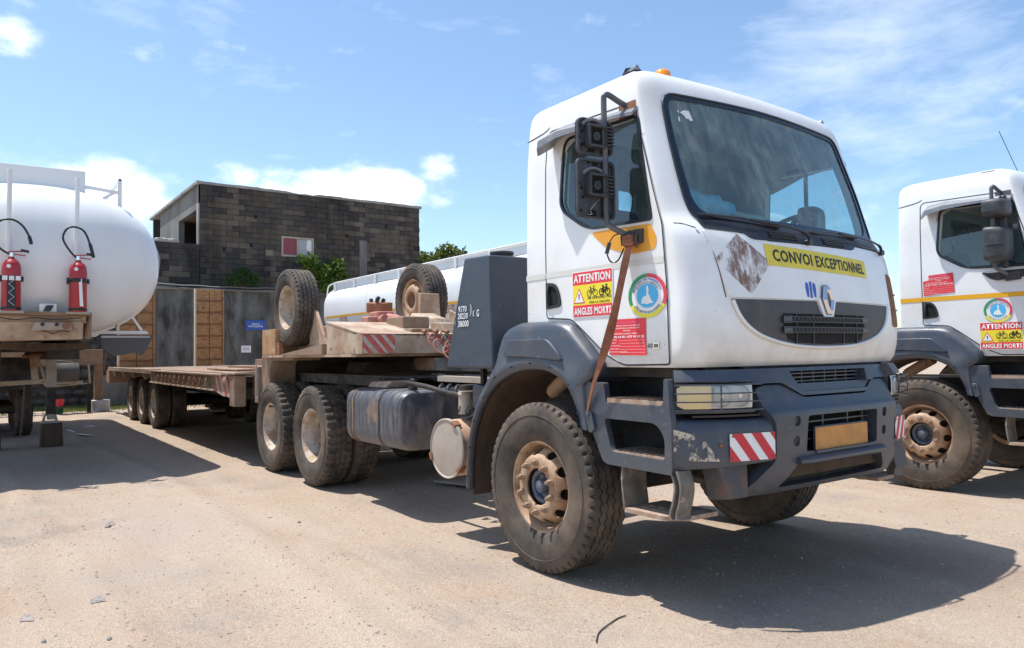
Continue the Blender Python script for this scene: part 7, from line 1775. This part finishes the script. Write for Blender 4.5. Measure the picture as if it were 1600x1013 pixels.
# blocks: courses of hollow blocks, each a piece of its own
bmeshes = []
for k in range(9):
    me = bpy.data.meshes.new('block'); bm = bmesh.new(); bmesh.ops.create_cube(bm, size=1.0)
    for v in bm.verts: v.co += Vector((random.uniform(-.025, .025), random.uniform(-.012, .012), random.uniform(-.02, .02)))
    bmesh.ops.bevel(bm, geom=list(bm.edges), offset=.02, segments=1, affect='EDGES')
    bm.to_mesh(me); bm.free(); me.materials.append(M[('block_a', 'block_b', 'block_c')[k % 3]] if k < 6 else M['block_a']); bmeshes.append(me)
placed = 0; rest = MB()
rows_n = int((7.19 - 3.3) / BH)
specs = []
for r_ in range(rows_n):
    z = 7.19 - BH * (r_ + 1); y = BY0 + (-.21 if r_ % 2 else 0)
    while y < BY1:
        a = max(y, BY0); b = min(y + BW, BY1)
        if b - a > .08:
            inwin = (b > 4.50 and a < 5.67 and z + BH > 4.96 and z < 5.68)
            if inwin:
                if a < 4.50: b = 4.50
                elif b > 5.67: a = 5.67
                else: b = a
            lint = 7.9 < (a + b) / 2 < 8.05
            if b - a > .06: specs.append((z, a, b))
        y += BW
# the ones the trailers hide lowest down count as the rest
specs.sort(key=lambda s: -s[0])
for i, (z, a, b) in enumerate(specs):
    if i < 300:
        dark = (z > 6.2 and random.random() < .75) or mnoise.noise(Vector((a * .5, z * .7, 3))) > .15
        me = random.choice([bmeshes[2], bmeshes[5], bmeshes[0]]) if dark else random.choice([bmeshes[0], bmeshes[3], bmeshes[6], bmeshes[7], bmeshes[1], bmeshes[2]])
        o = bpy.data.objects.new('block', me); col.objects.link(o); o.parent = bd
        o.location = (BX - .10 + random.uniform(-.008, .010), (a + b) / 2, z + BH / 2); o.scale = (.22, (b - a) - .008, BH - .008)
        if random.random() < .02: o.location.x -= .05
    else: rest.box(BX - .2, BX + .01 + random.uniform(-.008, .01), a + .007, b - .007, z + .007, z + BH - .007)
if rest.v: o = rest.build('lower_blocks', 'block_a', bd, .003); o['kind'] = 'stuff'
# concrete column line and window
MB().box(BX, BX + .022, 7.45, 7.75, 3.6, 5.75).build('column_patch', 'render_side', bd)
w_ = pivot('window', bd)
mb = MB(); mb.box(BX - .06, BX + .03, 4.50, 5.67, 4.96, 5.03); mb.box(BX - .06, BX + .03, 4.50, 5.67, 5.61, 5.68); mb.box(BX - .06, BX + .03, 4.50, 4.56, 5.03, 5.61); mb.box(BX - .06, BX + .03, 5.61, 5.67, 5.03, 5.61); mb.box(BX - .06, BX + .03, 5.05, 5.11, 5.03, 5.61); mb.build('window_frame', 'filter_white', w_)
MB().box(BX - .03, BX - .01, 4.56, 5.05, 5.03, 5.61).build('red_pane', 'maroon', w_); MB().box(BX - .03, BX - .015, 5.11, 5.61, 5.03, 5.61).build('pale_pane', 'coping_p', w_)
MB().hexa([(BX - .02, 5.40, 5.25), (BX + .0, 5.40, 5.25), (BX + .0, 5.60, 5.2), (BX - .02, 5.60, 5.2), (BX - .02, 5.44, 5.60), (BX + .0, 5.44, 5.60), (BX + .0, 5.60, 5.61), (BX - .02, 5.60, 5.61)]).build('curtain', 'print_white', w_)
for (y, z) in ((3.4, 5.2), (3.55, 6.2), (6.3, 6.0), (6.9, 5.8), (8.5, 6.3), (2.5, 5.0), (7.8, 4.9), (9.3, 5.7)): MB().box(BX + .012, BX + .016, y, y + .10, z, z + .14).build('wall_hole', 'black', bd)
MB().box(BX + .012, BX + .020, 3.95, 4.2, 4.95, 5.15).build('pale_block_face', 'yellow_block', bd)

# ------------------------------------------------------------------ vegetation
def leaf_mesh(size=.1, n=1):
    v = [(0, 0, 0), (-size * .32, size * .45, size * .08), (0, size, -.02), (size * .32, size * .45, size * .08)]
    return v, [(0, 1, 2), (0, 2, 3)]
def foliage(name, blobs, count, size, mat, parent, seed=0):
    rnd = random.Random(seed); mb = MB(); vs = []; fs = []
    for _ in range(count):
        cx, cy, cz, rx, ry, rz = blobs[rnd.randrange(len(blobs))]
        while True:
            p = Vector((rnd.uniform(-1, 1), rnd.uniform(-1, 1), rnd.uniform(-1, 1)))
            if .35 < p.length < 1: break
        p *= rnd.uniform(.75, 1.08) / max(p.length, .5)*p.length
        c = Vector((cx + p.x * rx, cy + p.y * ry, cz + p.z * rz))
        e = Euler((rnd.uniform(-1.2, 1.2), rnd.uniform(-1.2, 1.2), rnd.uniform(0, 6.3))); s = size * rnd.uniform(.6, 1.3)
        lv, lf = leaf_mesh(s); o = len(vs)
        m_ = e.to_matrix()
        for q in lv: w = c + m_ @ Vector(q); vs.append((w.x, w.y, w.z))
        fs += [tuple(o + i for i in f) for f in lf]
    me = bpy.data.meshes.new(name); me.from_pydata(vs, [], fs); me.materials.append(M[mat]); o = bpy.data.objects.new(name, me); col.objects.link(o)
    if parent: o.parent = parent
    o['kind'] = 'stuff' if parent is None else 'stuff'
    return o
def leafmat(name, a, b):
    m, n, l, bs = new_mat(name); f, _ = noise_mask(n, l, 2.2, .35, .65); g, _ = noise_mask(n, l, 14, .3, .7)
    c_ = add_mix(n, l, f, a, b); c_ = add_mix(n, l, g, c_, tuple(x * .6 for x in a)); l.new(c_, bs.inputs['Base Color']); bs.inputs['Roughness'].default_value = .55
    tr = n.new('ShaderNodeBsdfTranslucent'); l.new(c_, tr.inputs[0]); mx = n.new('ShaderNodeMixShader'); mx.inputs[0].default_value = .35; l.new(bs.outputs[0], mx.inputs[1]); l.new(tr.outputs[0], mx.inputs[2]); l.new(mx.outputs[0], n['Material Output'].inputs[0]); return m
M['leaf'] = leafmat('bright_leaves', (.11, .20, .025), (.17, .28, .03)); M['leaf_dark'] = leafmat('fine_leaves', (.05, .12, .03), (.09, .18, .04)); M['leaf_tree'] = leafmat('tree_leaves', (.09, .14, .02), (.20, .20, .03))
def plant(label, cat, base, blobs, n, size, mat, seed, branches=8):
    P = empty('wall_plant' if cat == 'plant' else 'tree', label, cat, base)
    rnd = random.Random(seed); mb = MB()
    for k in range(branches):
        b = blobs[k % len(blobs)]; tip = Vector((b[0] + rnd.uniform(-.5, .5) * b[3], b[1] + rnd.uniform(-.5, .5) * b[4], b[2] + rnd.uniform(-.3, .6) * b[5])) - Vector(base)
        mid = tip * .5 + Vector((rnd.uniform(-.1, .1), rnd.uniform(-.1, .1), .1 * tip.length))
        r0 = .02 + .012 * tip.length; mb.tube(spline([(0, 0, 0), tuple(mid), tuple(tip)], 4), [r0 * (1 - .08 * q) for q in range(9)], 6)
    mb.build('stem', 'bark', P, 0, 60)
    o = foliage('crown' if cat == 'tree' else 'leaves', [(b[0] - base[0], b[1] - base[1], b[2] - base[2], b[3], b[4], b[5]) for b in blobs], n, size, mat, P, seed); return P
plant('bright green creeper growing over the wall behind the first spare wheel', 'plant', (WX - .1, 6.2, 3.68), [(WX + .2, 5.25, 4.72, .25, .35, .28), (WX + .2, 5.75, 4.35, .25, .30, .35), (WX + .2, 6.30, 4.60, .3, .30, .35), (WX + .3, 6.35, 4.05, .3, .32, .45), (WX + .3, 5.95, 3.9, .3, .35, .3), (WX + .2, 5.3, 4.5, .2, .2, .2)], 1500, .17, 'leaf', 1)
plant('small fine-leaved bush sprouting on top of the wall left of the first spare wheel', 'plant', (WX - .05, 3.0, 3.68), [(WX + .05, 3.0, 4.12, .3, .40, .26), (WX + .05, 3.35, 4.0, .25, .28, .22), (WX + .05, 2.72, 4.0, .25, .24, .2), (WX + .05, 3.05, 4.3, .2, .25, .14)], 1500, .085, 'leaf_dark', 2)
for i, (y, x, z, s, lb) in enumerate(((20.9, -40, 7.9, 1.0, 'yellowish green treetop just right of the block building'), (22.9, -41, 7.7, 1.0, 'greener treetop beside the yellowish one, partly behind the spare wheel'), (28, -44, 6.5, 1.3, 'round treetop hidden behind the white tanker'), (40, -46, 6, 1.5, 'distant tree behind the cab of the foreground truck'))):
    bl = [(x + random.uniform(-1, 1) * s, y + random.uniform(-1.5, 1.5) * s, z - .6 + random.uniform(-1.2, 1.0) * s, 1.1 * s, 1.1 * s, .8 * s) for _ in range(9)]
    plant(lb, 'tree', (x, y, 0), bl, 2600, .34, 'leaf_tree', 10 + i, 9)

# ------------------------------------------------------------------ ground
gm, n, l, bs = new_mat('sandy_gravel')
f1, t1 = noise_mask(n, l, .35, .36, .66, detail=8)
f2, _ = noise_mask(n, l, 1.3, .44, .70, seed=3.0, detail=10)
f3, t3 = noise_mask(n, l, 26, .35, .70, seed=7.0, detail=6)
f4, t4 = noise_mask(n, l, 105, .43, .60, seed=2.0, detail=3)
f6, _ = noise_mask(n, l, 60, .54, .66, seed=31.0, detail=3)
f7, _ = noise_mask(n, l, 1.0, .38, .68, seed=41.0, detail=8, stretch=(.28, 1.6, 1), dist=.8)
f5, _ = noise_mask(n, l, .8, .52, .66, seed=21.0, detail=9)
c = add_mix(n, l, f1, (0.419, 0.309, 0.222), (0.386, 0.309, 0.241))
c = add_mix(n, l, f2, c, (0.379, 0.250, 0.166))
def scaled(f, k):
    q = n.new('ShaderNodeMath'); q.operation = 'MULTIPLY'; l.new(f, q.inputs[0]); q.inputs[1].default_value = k; return q.outputs[0]
c = add_mix(n, l, scaled(f5, .9), c, (0.252, 0.216, 0.189))
c = add_mix(n, l, scaled(f7, .7), c, (0.494, 0.393, 0.304))
c = add_mix(n, l, scaled(f3, .30), c, (0.560, 0.458, 0.368))
c = add_mix(n, l, scaled(f6, .32), c, (0.572, 0.499, 0.427))
c = add_mix(n, l, scaled(f4, .42), c, (0.161, 0.116, 0.081))
vo = n.new('ShaderNodeTexVoronoi'); vo.inputs['Scale'].default_value = 60; tc = n.new('ShaderNodeTexCoord'); l.new(tc.outputs['Object'], vo.inputs['Vector'])
vr = n.new('ShaderNodeMapRange'); vr.inputs['From Min'].default_value = .10; vr.inputs['From Max'].default_value = .26; vr.inputs['To Min'].default_value = .6; vr.inputs['To Max'].default_value = 0; l.new(vo.outputs['Distance'], vr.inputs['Value'])
vm = n.new('ShaderNodeMath'); vm.operation = 'MULTIPLY'; l.new(vr.outputs[0], vm.inputs[0]); l.new(vo.outputs['Color'], vm.inputs[1])
c = add_mix(n, l, vm.outputs[0], c, (0.386, 0.360, 0.342))
# ground stains; their deeper brown also puts warmth into the shade colour
def stain(cx, cy, r, amt, colr, c, sx=1, seed=0.0):
    tc = n.new('ShaderNodeTexCoord'); s = n.new('ShaderNodeVectorMath'); s.operation = 'SUBTRACT'; l.new(tc.outputs['Object'], s.inputs[0]); s.inputs[1].default_value = (cx, cy, 0)
    mm = n.new('ShaderNodeVectorMath'); mm.operation = 'MULTIPLY'; l.new(s.outputs[0], mm.inputs[0]); mm.inputs[1].default_value = (1 / sx, 1, 0)
    ln = n.new('ShaderNodeVectorMath'); ln.operation = 'LENGTH'; l.new(mm.outputs[0], ln.inputs[0])
    _, tt = noise_mask(n, l, 3.0, 0, 1, seed=seed + 5, detail=10, rough=.7)
    ad = n.new('ShaderNodeMath'); ad.operation = 'MULTIPLY_ADD'; l.new(tt, ad.inputs[0]); ad.inputs[1].default_value = -r * 1.6; l.new(ln.outputs['Value'], ad.inputs[2])
    mr = n.new('ShaderNodeMapRange'); mr.inputs['From Min'].default_value = r * .35; mr.inputs['From Max'].default_value = -r * .25; mr.inputs['To Max'].default_value = amt; l.new(ad.outputs[0], mr.inputs['Value'])
    return add_mix(n, l, mr.outputs[0], c, colr)
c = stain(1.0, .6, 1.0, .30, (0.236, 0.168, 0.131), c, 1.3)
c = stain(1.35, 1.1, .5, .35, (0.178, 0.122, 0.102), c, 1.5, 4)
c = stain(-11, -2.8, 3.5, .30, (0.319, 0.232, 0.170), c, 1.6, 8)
c = stain(-1.5, -3.4, .5, .5, (0.354, 0.290, 0.239), c, 1.2, 12)
c = stain(-3.2, -2.9, .7, .45, (0.390, 0.313, 0.273), c, 2, 15)
l.new(c, bs.inputs['Base Color']); bs.inputs['Roughness'].default_value = .95; bs.inputs['Specular IOR Level'].default_value = .2
# packed darker sand in the old wheel rut
tcr = n.new('ShaderNodeTexCoord'); spr = n.new('ShaderNodeSeparateXYZ'); l.new(tcr.outputs['Object'], spr.inputs[0])
def nm(op, a, b=None, clamp=False):
    q = n.new('ShaderNodeMath'); q.operation = op; q.use_clamp = clamp
    for i, v in enumerate((a, b)):
        if v is None: continue
        if isinstance(v, (int, float)): q.inputs[i].default_value = v
        else: l.new(v, q.inputs[i])
    return q.outputs[0]
dd = nm('ADD', nm('MULTIPLY', spr.outputs['X'], .917), nm('MULTIPLY', spr.outputs['Y'], .398)); dd = nm('ADD', dd, 4.612)
dd = nm('ADD', dd, nm('MULTIPLY', nm('SUBTRACT', t1, .5), .35))
mk = nm('SUBTRACT', 1.0, nm('DIVIDE', nm('ABSOLUTE', dd), .14), True)
mk = nm('MULTIPLY', nm('MULTIPLY', mk, 3.0, True), nm('MULTIPLY', nm('SUBTRACT', -3.05, spr.outputs['Y']), 3.0, True), True)
c = add_mix(n, l, nm('MULTIPLY', mk, .75), c, (.30, .215, .15))
ad = n.new('ShaderNodeMath'); ad.operation = 'ADD'; l.new(t3, ad.inputs[0]); l.new(scaled(t4, .8), ad.inputs[1])
bp = n.new('ShaderNodeBump'); bp.inputs['Strength'].default_value = .8; bp.inputs['Distance'].default_value = .014; l.new(ad.outputs[0], bp.inputs['Height']); l.new(bp.outputs[0], bs.inputs['Normal'])
M['ground'] = gm
def gz(x, y):
    # gentle tyre ruts and hollows, flat where things stand
    h = .020 * mnoise.noise(Vector((x * .5, y * .5, 0))) + .010 * mnoise.noise(Vector((x * 1.7, y * 1.7, 5))) + .005 * mnoise.noise(Vector((x * 5, y * 5, 9)))
    d = (y + 2.55 + .18 * math.sin(x * .35)) ; h += .034 * math.exp(-(d / .09) ** 2) * (1 if x > -14 else 0) * .8 - .022 * math.exp(-((d - .22) / .13) ** 2)
    d = (y + 3.55 - .05 * x); h += .030 * math.exp(-(d / .10) ** 2) - .020 * math.exp(-((d + .22) / .12) ** 2)
    d = .917 * x + .398 * y + 4.612 + .06 * math.sin(y * 2.3); k = min(1, max(0, (-2.95 - y) * 2.5))
    h += k * (-.045 * math.exp(-(d / .12) ** 2) + .030 * math.exp(-((d - .22) / .09) ** 2) + .022 * math.exp(-((d + .22) / .09) ** 2))
    return h * .7 - .006
xs = [-400, -150, -60, -40] + [-30 + .5 * i for i in range(30)] + [-15 + .15 * i for i in range(50)] + [-7.5 + .07 * i for i in range(190)] + [5.8, 8, 12, 20, 40, 100, 400]
ysx = [-400, -100, -40, -20, -12, -9] + [-7 + .07 * i for i in range(190)] + [6.3 + .3 * i for i in range(25)] + [15, 20, 30, 60, 150, 400]
vs = [(x, y, gz(x, y) if abs(x) < 32 and abs(y) < 16 else -.006) for x in xs for y in ysx]; m_ = len(ysx)
me = bpy.data.meshes.new('ground'); me.from_pydata(vs, [], [(i * m_ + k, (i + 1) * m_ + k, (i + 1) * m_ + k + 1, i * m_ + k + 1) for i in range(len(xs) - 1) for k in range(m_ - 1)]); me.materials.append(gm); me.polygons.foreach_set('use_smooth', [True] * len(me.polygons))
g = bpy.data.objects.new('ground', me); col.objects.link(g); struct(g)
# pebbles
rnd = random.Random(4); vs = []; fs = []
base_v = [(math.cos(a * PI / 2.5), math.sin(a * PI / 2.5), 0) for a in range(5)] + [(0, 0, .75), (.2, .1, -.4)]
base_f = [(i, (i + 1) % 5, 5) for i in range(5)] + [((i + 1) % 5, i, 6) for i in range(5)]
for _ in range(15000):
    t = rnd.random() ** 1.7; dist = 1.2 + t * 13; a = R(144 + rnd.uniform(-42, 42)); x = 3.98 + dist * math.cos(a); y = -4.3 + dist * math.sin(a)
    s = rnd.choice((.003, .004, .005, .006, .008)) * (1 + .10 * dist) * rnd.uniform(.7, 1.2); sx, sy, sz = s * rnd.uniform(.8, 1.4), s * rnd.uniform(.8, 1.2), s * rnd.uniform(.5, 1.0); r0 = rnd.uniform(0, 6); z = gz(x, y); o = len(vs)
    for v in base_v: vs.append((x + (v[0] * math.cos(r0) - v[1] * math.sin(r0)) * sx, y + (v[0] * math.sin(r0) + v[1] * math.cos(r0)) * sy, z + v[2] * sz))
    fs += [tuple(o + i for i in f) for f in base_f]
me = bpy.data.meshes.new('gravel'); me.from_pydata(vs, [], fs); me.materials.append(M['pebble']); o = bpy.data.objects.new('gravel', me); col.objects.link(o); stuff(o, 'loose pebbles and grit scattered over the sandy yard', 'gravel')
# grass strip along the wall
rnd = random.Random(8); vs = []; fs = []
for _ in range(16000):
    y = rnd.uniform(-9, 1.5); x = WX + .1 + abs(rnd.gauss(0, .9)) + .3 * mnoise.noise(Vector((y, 0, 0)));
    if mnoise.noise(Vector((x * 1.3, y * 1.3, 2))) < -.25: continue
    h = rnd.uniform(.03, .10) * (1.6 if x < WX + .5 else 1); a = rnd.uniform(0, 6.3); w = .012; dx, dy = math.cos(a) * w, math.sin(a) * w; o = len(vs); lx, ly = rnd.uniform(-.05, .05), rnd.uniform(-.05, .05); z = -.03
    vs += [(x - dx, y - dy, z), (x + dx, y + dy, z), (x + lx, y + ly, z + h + .02)]; fs.append((o, o + 1, o + 2))
me = bpy.data.meshes.new('grass'); me.from_pydata(vs, [], fs); me.materials.append(M['grass']); o = bpy.data.objects.new('grass', me); col.objects.link(o); stuff(o, 'short green grass strip at the foot of the far wall', 'grass')
# small litter
def litter(name, lb, cat, poly, z, mat, th=.006):
    mb = MB(); cx = sum(p[0] for p in poly) / len(poly); cy = sum(p[1] for p in poly) / len(poly)
    mb.prism(poly, lambda u, v, w: (u, v, w + .02 * math.sin(u * 9) * (0 if th > .005 else 1)), z, z + th); return tag(mb.build(name, mat, None, .001), lb, cat)
litter('metal_plate', 'bent pale metal plate lying on the ground below the white filter drum', 'plate', [(-3.35, -.10), (-2.60, .12), (-2.5, .35), (-2.9, .30), (-3.3, .05)], .03, 'filter_white', .015)
litter('flat_board', 'thin grey board lying under the truck beyond the metal plate', 'board', [(-3.3, .35), (-2.9, .42), (-2.6, .75), (-3.1, .62)], .02, 'alu', .012)
for i, (x, y, lb) in enumerate(((-13.6, -2.7, 'long white scrap of plastic in the shade of the left tanker'), (-12.5, -2.5, 'short white scrap in the shade of the left tanker'), (-14.4, -2.2, 'violet white strip at the edge of the tanker shade'))):
    litter('litter_scrap', lb, 'scrap', [(x - .35, y - .10), (x + .1, y - .16), (x + .3, y + .1), (x - .1, y + .02)], .0, 'print_white' if i < 2 else 'pale_violet', .004)
for i, (x, y, r_, lb) in enumerate(((-.62, -3.98, .014, 'grey stone at the lower left corner of the yard'), (-.45, -3.7, .014, 'small dark stone near the lower left corner'), (-3.55, -3.30, .03, 'dark pebble at the end of the wheel rut'), (2.25, -.95, .012, 'tiny dark stone at the bottom right'), (-2.5, -1.95, .018, 'pale stone in the open ground before the rear wheels'))):
    o = tag(link('stone', blobmesh(r_, (1.3, .9, .6), i * 2.0, .3, 2), 'stone_grey', None, 0, 50, (x, y, gz(x, y) + r_ * .3)), lb, 'stone')
# asphalt patches worn flush in the sand
for i, (x, y, a, lb) in enumerate(((-1.07, -4.02, .04, 'worn asphalt patch at the lower left edge'), (-1.15, -3.66, .05, 'second asphalt patch near the lower left corner'), (-3.62, -3.26, .035, 'asphalt crumbs at the end of the wheel rut'))):
    pts = [(x + a * (1.6 * math.cos(t) + .3 * math.sin(3 * t)), y + a * (.8 * math.sin(t) + .25 * math.cos(2 * t))) for t in [k * PI / 8 for k in range(16)]]
    pts = [(p[0] + .03 * mnoise.noise(Vector((p[0] * 14, p[1] * 14, i))), p[1] + .03 * mnoise.noise(Vector((p[0] * 14, p[1] * 14, i + 5)))) for p in resample(pts, 48)]
    tag(patch(pts, lambda u, v, o: (u, v, gz(u, v) + o), .004, 5, n=0).build('asphalt_patch', 'asphalt'), lb, 'patch')
tag(MB().tube(spline([(.949, -1.357, .0), (.95, -1.42, -.002), (1.0, -1.56, -.002), (1.051, -1.654, .0), (1.128, -1.737, .0)], 6), .0035, 5).build('wire', 'seal', None, 0, 60), 'curved black wire lying on the ground at the bottom centre', 'wire')
# pallet and scrap under the low loader
for i, (x, y, lb) in enumerate(((-15.2, .7, 'grey white scrap sheet in the shadow under the low loader'), (-16.4, 1.6, 'second pale scrap under the low loader'))):
    litter('scrap_sheet', lb, 'scrap', [(x - .5, y - .2), (x + .1, y - .25), (x + .5, y + .1), (x - .3, y + .2)], .12 if i == 0 else .02, 'alu', .05)
